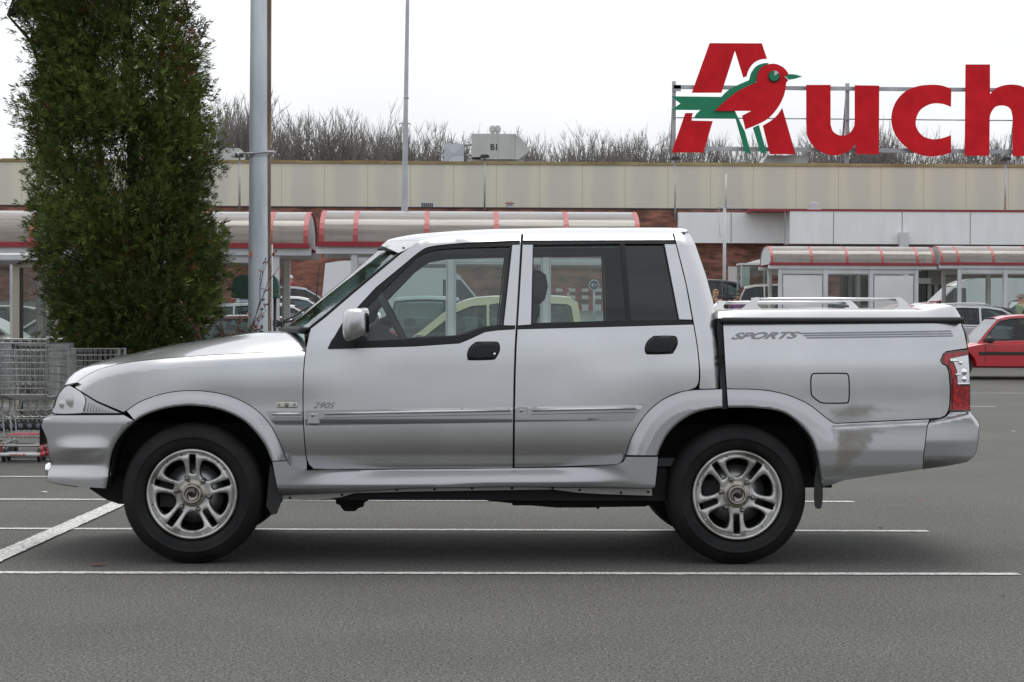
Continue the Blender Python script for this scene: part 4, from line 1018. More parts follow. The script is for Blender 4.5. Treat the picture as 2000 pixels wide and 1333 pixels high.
# ================================================================== lamp pole with bins
LY = 21.0
pb = P(506, 700, LY); lp = empty('lamp_pole', (pb.x, LY, 0), 0, 'thick weathered grey lamp pole with a steel clamp beside the conifer', 'lamp post')
POLEM = pbr('weathered_pole', (.27,.30,.33), .6); 
nt = POLEM.node_tree; b = nt.nodes['Principled BSDF']; b.inputs['Metallic'].default_value = 0
noise_col(POLEM, (.50,.55,.60), (.70,.74,.78), 2.2, 7, .35, .65, stretch=(3,3,.55), bump=.12, bump_scale=18)
def pz(py): return P(506, py, LY).z
mb = MB(); rr = []
for z, r in ((0,.118),(.4,.114),(3.0,.102),(9.0,.075)):
    dx = (z-1.2)*.0
    rr.append([(r*math.copysign(abs(math.cos(a))**.72, math.cos(a))+dx, r*math.copysign(abs(math.sin(a))**.72, math.sin(a)), z) for a in [math.pi/8+2*math.pi*k/24 for k in range(24)]])
mb.rings(rr, caps=True, smooth=True); mb.build('shaft', POLEM, lp)
RUST = pbr('rust_streak', (.20,.13,.08), .8); noise_col(RUST, (.14,.09,.055), (.27,.21,.15), 5, 6, stretch=(2,2,.4))
mb = MB(); mb.box(.072, .1165, -.075, -.028, 0, 8.5, bev=.008); mb.build('corner_strip', RUST, lp)
mb = MB(); mb.tube([(.127,-.02,0),(.127,-.02,pz(478))], .009, 6); mb.build('conduit', WMET, lp)
cz = pz(301); mb = MB()
mb.rings([[( .112*math.copysign(abs(math.cos(a))**.72, math.cos(a)), .112*math.copysign(abs(math.sin(a))**.72, math.sin(a)), z+.012*math.cos(a)) for a in [2*math.pi*k/24 for k in range(25)]] for z in (cz-.025, cz+.02)], closed=False, smooth=True)
mb.tube([(-.22,-.09,cz-.012),(-.10,-.115,cz-.005),(.09,-.112,cz+.012),(.15,-.10,cz+.014)], .012, 6)
mb.tube([(-.23,-.09,cz-.012),(-.19,-.095,cz-.011)], .02, 8); mb.tube([(.10,-.02,cz+.015),(.16,-.02,cz+.01)], .016, 6); mb.build('clamp', GALV, lp)
p = P(489.5, 497, LY-.11); mb = MB(); mb.box(p.x-pb.x-.012, p.x-pb.x+.012, -.118, -.112, p.z-.022, p.z+.022); mb.build('orange_sticker', pbr('orange_sticker', (.55,.16,.05), .6), lp)
BING = pbr('bin_green', (.030,.085,.065), .4)
mb = MB()
for px0, px1, nm, lab in ((455, 500, 'litter_bin', 'green litter bin on the left side of the lamp pole'),(520, 546, 'litter_bin', 'green litter bin on the right side of the lamp pole')):
    c = P((px0+px1)/2, 560, LY+.22); w_ = P(px1, 560, LY+.22).x-P(px0, 560, LY+.22).x
    zt_, zb_ = P(500, 539, LY+.2).z, P(500, 579, LY+.2).z
    t = empty('litter_bin', (c.x, LY+.22, zb_), 0, lab, 'litter bin', 'green litter bins on the lamp pole')
    mb = MB(); h = zt_-zb_; o = [(-w_/2*.9,0),(-w_/2,h*.15),(-w_/2*.98,h*.55),(-w_/2*.75,h*.85),(-w_/2*.3,h),(w_/2*.3,h),(w_/2*.75,h*.85),(w_/2*.98,h*.55),(w_/2,h*.15),(w_/2*.9,0)]
    mb.prism(smooth_line(o, 2, True), lambda x, z: (x, -.12, z), lambda x, z: (x, .12, z)); mb.build('bin_body', BING, t, sharp=50)
    mb = MB(); mb.box(-w_/2*1.04, w_/2*1.04, -.13, .13, -.02, .018, bev=.008); mb.build('rim', BING, t)
    mb = MB(); sx_ = (pb.x-c.x); mb.tube([(0,0,.08),(sx_*.6,-.12,.08)], .012, 5); mb.build('bracket', GALV, t)
p = P(537, 620, LY+.35); mb = MB(); t = empty('thin_post', (p.x, LY+.35, 0), 0, 'thin black post just right of the lamp pole', 'post')
mb.tube([(0,0,0),(0,0,P(537,578,LY+.35).z)], .016, 8); mb.build('shaft', TRIM, t); mb = MB(); mb.box(-.06,.06,-.06,.06,0,.02); mb.build('base_plate', TRIM, t)

# ================================================================== phone booth by the right shelter
q = P(1470, 580, 74); g = gz(74); t = empty('phone_booth', (q.x, 74, g), 0, 'glass telephone booth with a pale roof beside the right shelter', 'phone booth')
zt_ = P(1470, 519, 74).z-g; w_ = .47
ALU = pbr('booth_aluminium', (.42,.44,.45), .4, .5)
for sx_ in (-1, 1):
    for sy_ in (-1, 1):
        mb = MB(); mb.box(sx_*w_-.03, sx_*w_+.03, sy_*w_-.03, sy_*w_+.03, 0, zt_); mb.build('corner_post', ALU, t)
mb = MB(); mb.box(-w_-.05, w_+.05, -w_-.05, w_+.05, zt_+.003, zt_+.07); mb.prism([(-.25,zt_+.073),(w_-.1,zt_+.073),(w_-.1,zt_+.24),(.25,zt_+.22)], lambda x, z: (x, -.3, z), lambda x, z: (x, .3, z)); mb.build('booth_roof', WMET, t)
for k, (a, b_) in enumerate((((-w_+.03,-w_),(w_-.03,-w_)),((-w_,-w_+.03),(-w_,w_-.03)),((w_,-w_+.03),(w_,w_-.03)),((-w_+.03,w_),(w_-.03,w_)))):
    mb = MB(); mb.add([(a[0],a[1],.1),(b_[0],b_[1],.1),(b_[0],b_[1],zt_-.02),(a[0],a[1],zt_-.02)], [(0,1,2,3)]); mb.build('pane', glass('booth_pane', (.66,.78,.75)), t, fix=False)
mb = MB(); mb.box(.05, .33, .1, .3, .85, 1.55, bev=.03); PHN = mb.build('telephone', pbr('phone_grey', (.16,.17,.18), .5), t)
mb = MB(); mb.tube([(.0,.08,1.1),(-.02,.06,1.3),(.0,.08,1.45)], .03, 6); mb.build('handset', TRIM, PHN)

# ================================================================== barrier and arrow sign beyond the cab
BRW = pbr('barrier_white', (.62,.62,.61), .5); BRR = pbr('barrier_red', (.40,.05,.05), .5)
q = P(1120, 600, 60); g = gz(60); t = empty('striped_barrier', (q.x, 60, g), 0, 'red and white striped barrier seen through the rear door window', 'barrier')
for yy, hh in ((567,.045),(581,.05),(601,.085)):
    mb = MB(); xs = np.linspace(P(1060,yy,60).x, P(1200,yy,60).x, 12); z = P(1120, yy, 60).z
    for k in range(11): mb.box(xs[k]-q.x+.001, xs[k+1]-q.x-.001, -.03, .03, z-g-hh, z-g+hh, mi=k % 2)
    mb.build('striped_bar', [BRW, BRR], t)
for px in (1066, 1110, 1196):
    mb = MB(); x = P(px, 600, 60).x-q.x; mb.box(x-.05, x+.05, .035, .12, 0, P(1120,563,60).z-g); mb.build('post', BRW, t)
mb = MB(); a = P(1106, 640, 60); b_ = P(1200, 605, 60); mb.box(a.x-q.x, b_.x-q.x, .13, .18, .1, b_.z-g-.1); mb.build('lower_panel', BRW, t)
q = P(1160, 600, 59); g = gz(59); t = empty('arrow_sign', (q.x, 59, g), 0, 'round blue sign with a white arrow pointing left', 'road sign')
c = P(1160, 557, 59)
mb = MB(); mb.tube([(0,0,0),(0,0,c.z-g)], .03, 8); mb.build('pole', GALV, t)
mb = MB(); mb.lathe([(0,-.05),(.125,-.05),(.15,-.045),(.15,-.03)], (0,0,c.z-g), 'Y', 24); DSC = mb.build('sign_rim', BRW, t, sharp=40)
mb = MB(); mb.lathe([(0,-.054),(.125,-.054)], (0,0,c.z-g), 'Y', 24); mb.build('sign_face', pbr('sign_blue', (.02,.06,.16), .4), t)
mb = MB(); z = c.z-g; mb.prism([(-.09,z),(-.035,z+.06),(-.015,z+.045),(-.042,z+.014),(.09,z+.014),(.09,z-.014),(-.042,z-.014),(-.015,z-.045),(-.035,z-.06)], lambda x, z: (x, -.062, z), lambda x, z: (x, -.056, z)); mb.build('arrow', BRW, t)
# ================================================================== the silver pickup
Y0 = 10.6                       # outer face of the near tyres
HALF = 0.93
YM = Y0 + HALF
_pc = [(430,.40),(447,.33),(455,.275),(470,.225),(480,.205),(520,.165),(560,.128),(600,.094),(632,.068),(648,.056),(668,.045),(700,.0345),(740,.0280),(775,.0234),(800,.0208),(824,.0194),(846,.0202),(868,.0252),(888,.0375),(905,.058),(925,.072),(960,.095),(1010,.14)]
_pt = np.array(smooth_line(_pc, 8))
def prof(py): return np.interp(py, _pt[:, 0], _pt[:, 1])
def sstep(x, a, b):
    t = np.clip((x-a)/(b-a), 0, 1); return t*t*(3-2*t)
def ybase(px, py):
    px = np.asarray(px, float); py = np.asarray(py, float)
    y = prof(py) + .42*np.clip((330-px)/225, 0, None)**2.2 + .10*np.clip((px-1815)/95, 0, None)**2
    pl = 748 - 30*sstep(px, 1020, 1500)
    y = y - .007*sstep(px, 1030, 1380)*sstep(py, pl-48, pl)*(1-sstep(py, pl, pl+85))
    y = y - .006*(1-sstep(px, 520, 800))*sstep(px, 260, 430)*sstep(py, 690, 738)*(1-sstep(py, 738, 800))
    # pressed steel is never dead flat
    y = y + .0004*np.sin(px/61.0+py/83.0)*np.sin(py/57.0+1.3) + .00015*np.sin(px/23.0-py/31.0+2.0)
    return y

PAINT = pbr('silver_paint', (.475, .479, .486), .32, 1.0, coat=1.0)
noise_col(PAINT, (.458, .462, .470), (.508, .511, .517), 2.2, 7)
CLAD = pbr('silver_cladding_paint', (.375, .379, .388), .37, .92, coat=.6)
BLK = pbr('black_rubber', (.012, .012, .013), .55)
BLKG = pbr('black_trim', (.011, .011, .012), .5, spec=.3)
DARK = pbr('dark_underbody', (.010, .010, .011), .8)
CHROME = pbr('chrome', (.82, .83, .84), .12, 1.0)
SATIN = pbr('satin_aluminium', (.62, .62, .62), .33, 1.0)
GLASS = glass('car_glass', (.84, .905, .885))
GLASS_DARK = pbr('dark_tinted_glass', (.012, .012, .013), .03, spec=.5)
GLASS_SHIELD = glass('windscreen_glass', (.55, .66, .64))
INTERIOR = pbr('grey_interior', (.055, .056, .06), .8)
SEATM = pbr('seat_fabric', (.045, .047, .052), .9)

car = empty('pickup_truck', tuple(PV(900, 1103, YM)[:2])+(0.0,), 0, 'silver four-door pickup truck with a hard bed cover parked across white bay lines', 'pickup truck')
bpy.context.view_layer.update()
CARLOC = Vector(car.location)

def side_mesh(name, outline, mats, parent, depth=ybase, holes=(), step=9, shrink=1.0, rim=.03, sides=(0, 1)):
    """a body panel on both flanks: outline in photo pixels, laid on the body side surface, edges turned inwards.
    parent: one object, or a pair (near side, far side). Returns the pair."""
    poly = offset(outline, shrink) if shrink else list(outline)
    hs = [offset(h, -shrink) if shrink else list(h) for h in holes]
    V, F = tri_fill(poly, hs, step)
    px, py = V[:, 0], V[:, 1]
    e = .6
    p0 = PV(px, py, Y0+depth(px, py))
    dx = PV(px+e, py, Y0+depth(px+e, py)) - PV(px-e, py, Y0+depth(px-e, py))
    dy = PV(px, py+e, Y0+depth(px, py+e)) - PV(px, py-e, Y0+depth(px, py-e))
    n0 = -np.cross(dx, dy); n0 /= np.linalg.norm(n0, axis=1)[:, None]
    n0[n0[:, 1] > 0] *= -1
    out = []
    for side in (0, 1):
        if side not in sides: out.append(None); continue
        p, nrm = p0, n0
        if side: p = p.copy(); p[:, 1] = 2*YM - p[:, 1]; nrm = nrm*np.array([1, -1, 1])
        faces = []
        for f in F:
            a, b, c = p[f[0]], p[f[1]], p[f[2]]
            if np.dot(np.cross(b-a, c-a), nrm[f[0]]) < 0: f = f[::-1]
            faces.append(tuple(f))
        verts = [tuple(q) for q in p]; nl = [tuple(nrm[i]) for f in faces for i in f]
        nf = len(faces)
        if rim:
            cnt = set()
            for f in faces:
                for i in range(len(f)): cnt.add((f[i], f[(i+1) % len(f)]))
            idx = {}; dy_ = -rim if side else rim
            bd = [k for k in cnt if (k[1], k[0]) not in cnt]
            for a, b in bd:
                for q in (a, b):
                    if q not in idx:
                        idx[q] = len(verts); verts.append(tuple(p[q])); verts.append((p[q][0], p[q][1]+dy_, p[q][2]))
                faces.append((idx[b], idx[a], idx[a]+1, idx[b]+1))
        me = bpy.data.meshes.new(name)
        me.from_pydata([tuple(np.array(v)-np.array(CARLOC)) for v in verts], [], faces)
        me.update()
        me.polygons.foreach_set('use_smooth', [True]*len(me.polygons))
        cn = nl[:]
        for pol in me.polygons[nf:]: cn += [tuple(pol.normal)]*pol.loop_total
        me.normals_split_custom_set(cn)
        par = parent[side] if isinstance(parent, tuple) else parent
        out.append(link(name, me, mats, par))
    return tuple(out)
def cb(mb, name, mats, parent=None, **k):
    """build a shape given in world metres as a part of the car"""
    mb.v = [(v[0]-CARLOC.x, v[1]-CARLOC.y, v[2]-CARLOC.z) for v in mb.v]
    return mb.build(name, mats, parent or car, **k)
def mir(p): return Vector((p[0], 2*YM-p[1], p[2]))
def S(px, py, off=0.0, depth=ybase): return P(px, py, Y0+float(depth(px, py))+off)

# ---- outlines in photo pixels
shoulder = smooth_line([(150,747),(165,736),(187,724),(211,716),(264,706),(363,697),(429,692.5),(528,687.5),(598,684)], 5)
hood_top = smooth_line([(132,755),(139,741),(158,725),(185,712),(231,697),(281,685),(330,674),(429,659),(495,650),(560,645.5),(602,642.5)], 5)
flareF_out = smooth_line([(247,803),(262,792),(285.5,780),(328,767.5),(371,763.5),(414,766.5),(456.6,777),(499,800),(528,831),(545,862.6),(556,888),(560,900)], 4)
flareF_in = smooth_line([(208,955),(213,925),(220,882.6),(237,851),(265.6,822.7),(300,805.6),(342.6,795.6),(382.5,794),(428,801),(471,820),(499,845.5),(519,874),(529,899.7)], 4)
seamF = smooth_line([(606,642),(597.5,682),(593.5,720),(592,760),(592,800),(593.5,840),(596.5,880),(600,902)], 4)

def d_fender(px, py):
    d = dist_line(px, py, shoulder)
    return ybase(px, py) + .045*np.clip(1-d/20, 0, 1)**2
i0 = min(range(len(flareF_in)), key=lambda i: abs(flareF_in[i][0]-263)+abs(flareF_in[i][1]-823))
fender = list(shoulder) + [p for p in seamF if p[1] > 690] + [(600,918),(572,918),(560,900)] + list(reversed(flareF_out))[1:] + [(241,806),(189,784),(147,758.5),(146,752)]
fen = side_mesh('front_fender', fender, PAINT, car, d_fender, step=5)
# ---- front flare
fl = list(flareF_out) + [(531,901)] + [p for p in reversed(flareF_in) if p[1] < 899 and p[0] > 262] + [(264,823)]
def d_flareF(px, py):
    d = dist_line(px, py, flareF_out); s = .55*sstep(d, 0, 22)+.45*np.clip(d/36, 0, 1)
    tgt = -.016 + .55*.42*np.clip((330-np.asarray(px, float))/225, 0, None)**2.2
    di = dist_line(px, py, flareF_in)
    return ybase(px, py)*(1-s) + s*np.minimum(tgt, ybase(px, py)) + .010*np.clip(1-di/5, 0, 1)**2
side_mesh('wheel_arch_flare', fl, CLAD, car, d_flareF, step=3, shrink=.6, rim=.07)

# ---- front doors
band_out = [(641,681),(648,666),(697,603),(735,562),(785,521)] + smooth_line([(785,521),(822,491),(847,481.5),(910,475)], 4)[1:] + [(997,471.5),(1014.5,471),(1014.5,477.5),(1000,478),(983,636.5),(1005.5,637),(1005,643),(972,645),(947,648.5),(917,662.5),(897,670.5),(810,676.5),(695,680)]
doorF = [(606.5,642),(635,620),(685,577),(735,535),(780,497.5)] + smooth_line([(797,485),(815,473),(840,465.5),(885,460.5),(960,457),(1018.5,455.5)], 4) + [(1017.5,480),(1008.5,637),(1006,680),(1004,740),(1003,800),(1002,915),(640,917.5),(612,916.5),(603,908)] + list(reversed(seamF))[1:-1]
doors_f = side_mesh('front_door', doorF, PAINT, car, ybase, holes=[band_out], step=10, rim=.035)
d_frame = lambda px, py: ybase(px, py)+.006
glassF = [(715,601),(760,556),(810,506)] + smooth_line([(810,506),(835,492),(872,486),(930,483.5),(996,481.5)], 3)[1:] + [(981,634.5),(960,637),(935,643),(910,653),(885,658),(810,662),(690,668),(668,669)]
side_mesh('window_frame', band_out, BLKG, doors_f, d_frame, holes=[glassF], step=0, shrink=0, rim=.03)
d_glass = lambda px, py: ybase(px, py)+.014
side_mesh('door_window', offset(glassF, -2), GLASS, doors_f, d_glass, step=0, shrink=0, rim=0)
# ---- rear doors
band2 = [(1022.5,471),(1316,470),(1319,476.5),(1297,476.5),(1326,625),(1351,625.5),(1353,633.5),(1180,638.5),(1009.5,643),(1010,637),(1038,635),(1041.5,477.5),(1022.5,477.5)]
doorR = [(1021.5,455.5),(1313,455.5),(1320,475),(1340,555),(1354,632)] + smooth_line([(1356,640),(1363,685),(1366,730),(1362.5,753),(1350,761.5),(1320,769),(1290,784),(1260,811),(1236,850),(1222,886),(1215,901),(1206,908)], 4) + [(1110,911.5),(1004,914),(1005,800),(1006,740),(1008,680),(1010.5,637),(1020,480)]
doors_r = side_mesh('rear_door', doorR, PAINT, car, ybase, holes=[band2], step=10, rim=.035)
glassR1 = [(1042.5,479.5),(1210,476.5),(1223,626),(1040,631.5)]
glassR2 = [(1220.5,476.5),(1295.5,476.5),(1324.5,625.5),(1232.5,626)]
side_mesh('window_frame', band2, BLKG, doors_r, d_frame, holes=[glassR1, glassR2], step=0, shrink=0, rim=.03)
side_mesh('door_window', offset(glassR1, -2), GLASS, doors_r, d_glass, step=0, shrink=0, rim=0)
q = side_mesh('quarter_window', offset(glassR2, -2), GLASS_DARK, doors_r, d_glass, step=0, shrink=0, rim=0)

# ---- rear of the cab
cabR = [(1316,455.5),(1330,450.5),(1341,452),(1349,458.5),(1359,478),(1379,536),(1394,591),(1401,632),(1404,660),(1407,700),(1410,762),(1411.5,798),(1385,801),(1372,790),(1366,764)] + list(reversed(smooth_line([(1320,475),(1340,555),(1356,640),(1363,685),(1367,730),(1365,757)], 4)))
def d_cab(px, py):
    px = np.asarray(px, float)
    back = np.interp(py, [450,478,536,591,632,700,800], [1341,1359,1379,1394,1401,1406,1412])
    return ybase(px, py) + .05*np.clip(1-(back-px)/22, 0, 1.2)**2
arch_c = smooth_line([(1419,760),(1482,761.5),(1522,767.5),(1548,775.5),(1581,791),(1614,817),(1628,826.5)], 4)
crease_f = smooth_line([(1212,908),(1222,886),(1236,850),(1260,811),(1290,784),(1320,769.5),(1350,762.5),(1411,760)], 4)
cab_upper = [p for p in cabR if not (p[1] > 763)] 
cab_upper = [(1316,455.5),(1330,450.5),(1341,452),(1349,458.5),(1359,478),(1379,536),(1394,591),(1401,632),(1404,660),(1407,700),(1409.5,759.5),(1367,761)] + list(reversed(smooth_line([(1320,475),(1340,555),(1356,640),(1363,685),(1367,730),(1365,757)], 4)))
side_mesh('cab_rear_panel', cab_upper, PAINT, car, d_cab, rim=.06)
archR = smooth_line([(1278,951),(1281,925),(1285.5,891),(1291,874),(1305.5,848),(1328,825.5),(1357,808.5),(1385,801),(1409.5,798.3),(1428,797.8),(1471,798),(1513.6,802.7),(1542,814),(1570.6,840),(1587.7,865),(1597.7,899.6),(1603,939.5)], 4)
def d_flareR(px, py):
    d = np.minimum(dist_line(px, py, crease_f), dist_line(px, py, arch_c)); s = .55*sstep(d, 0, 22)+.45*np.clip(d/37, 0, 1)
    di = dist_line(px, py, archR)
    return ybase(px, py)*(1-s) + s*np.minimum(-.014, ybase(px, py)) + .010*np.clip(1-di/5, 0, 1)**2
flR1 = list(crease_f)[2:] + [(1411.5,798.2)] + [p for p in reversed(archR) if p[0] < 1410 and p[1] < 889] + [(1285.5,890.5),(1221,890)]
side_mesh('wheel_arch_flare', flR1, CLAD, car, d_flareR, step=3, shrink=.8, rim=.07)

# ---- load bed side with its flare and lower panel
lamp = [(1891,682),(1848.5,687),(1842,692),(1837,705),(1840,711),(1848.5,715),(1853,725),(1856,758),(1855,791),(1852,804)]
bedU = [(1411.5,631),(1877,631),(1884,650),(1890,681)] + lamp[1:] + [(1847,812),(1837,817),(1815,818.5),(1634,827.5),(1628,826.5)] + list(reversed(arch_c))[1:] + [(1417,730),(1412,640)]
bedU_noflap = [(1583,740),(1590,731),(1600,729),(1650,730),(1656,734),(1659,755),(1657,784),(1650,788),(1606,787.5),(1594,780),(1585,770)]
flap_h = smooth_line([(1583.5,742),(1586,732),(1596,729.5),(1648,729.5),(1656,732),(1658.5,742),(1659,772),(1657,785),(1650,788),(1610,788),(1600,785),(1588,776),(1584,768)], 3, True)
bed = side_mesh('load_bed_side', bedU, PAINT, car, ybase, holes=[flap_h], step=9, rim=.05)
side_mesh('fuel_flap', offset(flap_h, 1.6), PAINT, (bed[0], bed[1]), ybase, step=8, shrink=0, rim=.02)
seamB = [(1816.5,819),(1811,834),(1807,866),(1804,890),(1800.5,918)]
def d_low(px, py):
    px = np.asarray(px, float); py = np.asarray(py, float)
    dc = dist_line(px, py, arch_c)
    s = .55*sstep(dc, 0, 22)+.45*np.clip(dc/37, 0, 1)
    yc = np.interp(px, [1628,1634,1816], [826.5,827.5,818.5])      # crease line behind the flare
    s2 = sstep(py-yc, 0, 11)
    k = np.where(px > 1628, s2, s)
    k = np.where(px > 1628, np.maximum(s2, 0), k)
    di = dist_line(px, py, archR)
    low = -.010*sstep(py, 832, 885) + .008*np.clip((py-880)/70, 0, None) + .05*np.clip((py-905)/55, 0, None)**2
    return ybase(px, np.minimum(py, 870))*(1-k) + k*np.minimum(-.014, ybase(px, 800)) + low + .010*np.clip(1-di/5, 0, 1)**2 + .10*np.clip((px-1815)/95, 0, None)**2*k
bedL = list(arch_c) + [(1634,827.5),(1816,819)] + seamB[1:] + [(1713,930),(1647,939.6),(1631,946),(1607.5,952)] + [p for p in reversed(archR) if p[0] > 1420]
side_mesh('rear_quarter_cladding', bedL, CLAD, car, d_low, step=3.5, shrink=.8, rim=.07)
# ---- rear bumper ends
bmpR = [(1817,819.5),(1838,818),(1849,813),(1855,804.5),(1895,803.5),(1911,824),(1913,830),(1911,857),(1908,880),(1901,893),(1888,903),(1848.5,911.6),(1801,918)] + list(reversed(seamB))[1:-1]
def d_bmpR(px, py):
    px = np.asarray(px, float); py = np.asarray(py, float)
    yc = np.interp(px, [1816,1895,1913], [819,803,826])
    k = sstep(py-yc, 0, 12)
    return (.03*(1-k) - .014*k) - .010*sstep(py, 822, 868) + .010*np.clip((py-862)/50, 0, None) + .05*np.clip((py-890)/22, 0, None)**2 + .16*np.clip((px-1835)/78, 0, None)**2.4
side_mesh('rear_bumper_corner', bmpR, CLAD, car, d_bmpR, step=4, shrink=.8, rim=.1)

# ---- sill cladding
sill = [(531.5,902),(559,901),(567,911),(581,917.5),(599,919.5),(710,917.7),(1001,914.8),(1110,913.3),(1206,909.5),(1218,902.5),(1223,892.5),(1285.5,892.5),(1283,920),(1279.5,952),(1272,954),(1110,952.5),(1002,951),(800,954),(680,961.5),(548,967.5),(543.5,964),(537,930)]
def d_sill(px, py):
    px = np.asarray(px, float); py = np.asarray(py, float)
    top = 922 - (px-600)*(10/606)
    u = (py-top)/30
    uc = np.clip(u, 0, 1)
    mid = .052 - .060*np.sin(uc*math.pi/2) + .05*np.clip(u-.95, 0, None)**1.2
    end = -.012 + .03*np.clip((py-948)/16, 0, None)**2
    k = np.maximum(sstep(770-px-(py-922)*1.6, 0, 190), sstep(px+(py-922)*-1.6-1080, 0, 150))
    k = np.maximum(k, sstep(-u, .35, .8))
    return mid*(1-k) + end*k
side_mesh('sill_cladding', sill, CLAD, car, d_sill, step=5, shrink=.5, rim=.08)
flange = [(550,968),(680,962),(800,954.5),(1002,951.5),(1080,953),(1273,954.5),(1273.5,968.5),(1180,965.5),(1128,962.5),(1080,956.5),(998,957.5),(800,960.5),(692,963.5),(668,971),(640,975),(552,977)]
FLG = side_mesh('sill_flange', flange, pbr('flange_metal', (.32,.32,.30), .5, .7), car, lambda px, py: .075+0*np.asarray(px, float), step=0, shrink=0, rim=.02)
for bx, by in [(566,973),(668,967),(775,957),(849,956.5),(922,954.5),(1000,954),(1079,954),(1132,958),(1213,963),(1266,961.5)]:
    bolts = MB(); c = P(bx, by, Y0+.072); bolts.lathe([(0,-.004),(.006,-.004),(.007,.004)], c, 'Y', 8)
    cb(bolts, 'bolt', BLKG, FLG[0])

# ---- front bumper ends
arF = smooth_line([(264.5,823.5),(237,851),(220,883),(213,925),(208,955)], 4)
bmpF = [(84,818),(99,811.5),(231,811),(241,810.5)] + list(arF) + [(150,951),(110,945.5),(93,941),(91,938),(94,921),(101,910),(96,889),(91,857),(80,832)]
def d_bmpF(px, py):
    px = np.asarray(px, float); py = np.asarray(py, float)
    y = -.02 + .42*np.clip((330-px)/225, 0, None)**2.2 - .03*sstep(py, 811, 822)
    y = y - .035*np.exp(-((py-876)/13)**2)*sstep(px, 95, 150)*(1-sstep(px, 175, 222))
    y = y + .035*np.exp(-((py-908)/13)**2)*(1-sstep(px, 160, 225)) - .02*sstep(py, 918, 934)
    di = dist_line(px, py, arF)
    return y + .02*np.clip(1-di/9, 0, 1)**2
bumper = side_mesh('front_bumper_corner', bmpF, CLAD, car, d_bmpF, step=7, shrink=.6, rim=.05)

# ---- lamps
LENS = pbr('lamp_lens', (.78,.79,.82), .10, .10, coat=1.0)
LENS2 = pbr('ribbed_indicator_lens', (.46,.465,.47), .25, .2, coat=1.0)
lens_a = [(133,754),(146,759.5),(160,769),(166,780),(165,792),(162,801),(158,807),(105.5,807.5),(108,793),(113,776),(122,762)]
lens_b = [(162.5,770.5),(189,787),(234,807),(161,807),(165.5,800),(168,790),(168,780)]
hl_out = [(131,751.5),(147,757.5),(189,783.5),(241,808.5),(236,810),(103,810),(105,796),(110,778),(119,762)]
HL = side_mesh('headlight', hl_out, BLKG, car, lambda px, py: ybase(px, py)+.012, step=8, shrink=.3, rim=.06)
side_mesh('main_lens', smooth_line(lens_a, 3, True), LENS, HL, lambda px, py: ybase(px, py)-.004, step=7, shrink=0, rim=.02)
side_mesh('indicator_lens', lens_b, LENS2, HL, lambda px, py: ybase(px, py)-.001, step=7, shrink=0, rim=.02)
rib = MB()
for k in range(11):
    a = S(168+k*5.4, 785+k*2.1, -.003); b = S(164+k*5.8, 805.5, -.003)
    rib.tube([a, b], .0014, 4)
cb(rib, 'lens_ribs', pbr('lens_rib', (.38,.38,.39), .4), HL[0])
for (x, y, r) in [(142,783,.036),(124,790,.024)]:
    refl = MB(); c = S(x, y, -.004); refl.lathe([(0,-.006),(r*.5,-.005),(r,0)], c, 'Y', 20)
    cb(refl, 'reflector_bowl', pbr('reflector', (.55,.54,.52), .25, .6), HL[0])

REDL = pbr('red_lamp_plastic', (.46,.004,.006), .2, coat=.35)
REDD = pbr('dark_red_lamp_plastic', (.10,.003,.004), .16, coat=1.0)
_nt = REDL.node_tree; _v = _nt.nodes.new('ShaderNodeTexVoronoi'); _v.inputs['Scale'].default_value = 45; _c = _nt.nodes.new('ShaderNodeTexCoord')
_r = _nt.nodes.new('ShaderNodeValToRGB'); _r.color_ramp.elements[0].color = (.66,.012,.012,1); _r.color_ramp.elements[1].color = (.20,.002,.003,1); _r.color_ramp.elements[1].position = .75  # bright and dark cells paint in the glow of the lens facets
_nt.links.new(_c.outputs['Object'], _v.inputs['Vector']); _nt.links.new(_v.outputs['Distance'], _r.inputs['Fac']); _nt.links.new(_r.outputs['Color'], _nt.nodes['Principled BSDF'].inputs['Base Color'])
CLR = pbr('clear_lamp_plastic', (.66,.67,.68), .10, .55, coat=1.0)
lampfull = smooth_line(lamp, 2) + [(1895,803.5),(1896,780),(1895.5,751),(1893,700)]
d_l = lambda px, py: ybase(px, py)-.002
TL = side_mesh('tail_lamp', lampfull, REDD, car, d_l, step=6, shrink=.8, rim=.06)
redz = [(1889,687.5),(1850,691.5),(1845,697),(1842,705),(1845,709),(1853,713),(1858,724),(1861,750),(1860.5,800.5),(1893,800.5),(1893,756),(1869,754),(1866,724),(1860,709),(1852,704),(1854,700),(1889,692)]
side_mesh('red_lens', redz, REDL, TL, lambda px, py: ybase(px, py)-.005, step=6, shrink=0, rim=.01)
clrz = [(1890.5,694),(1856,701),(1855,704),(1863,708),(1869,724),(1871,751),(1893.5,752),(1893,720)]
cl = side_mesh('clear_lens', clrz, CLR, TL, lambda px, py: ybase(px, py)-.006, step=5, shrink=0, rim=.01)
bl = MB()
for (x, y, r) in [(1875,709,.012),(1882,727,.018),(1882,741,.016)]:
    bl.lathe([(0,-.008),(r*.6,-.006),(r,0)], S(x, y, -.008), 'Y', 16)
for (x0, x1, y) in [(1856,1876,705),(1866,1880,732),(1870,1893,750)]:
    bl.tube([S(x0, y, -.009), S(x1, y, -.009)], .006, 6)
cb(bl, 'bulb_reflector', CHROME, cl[0])

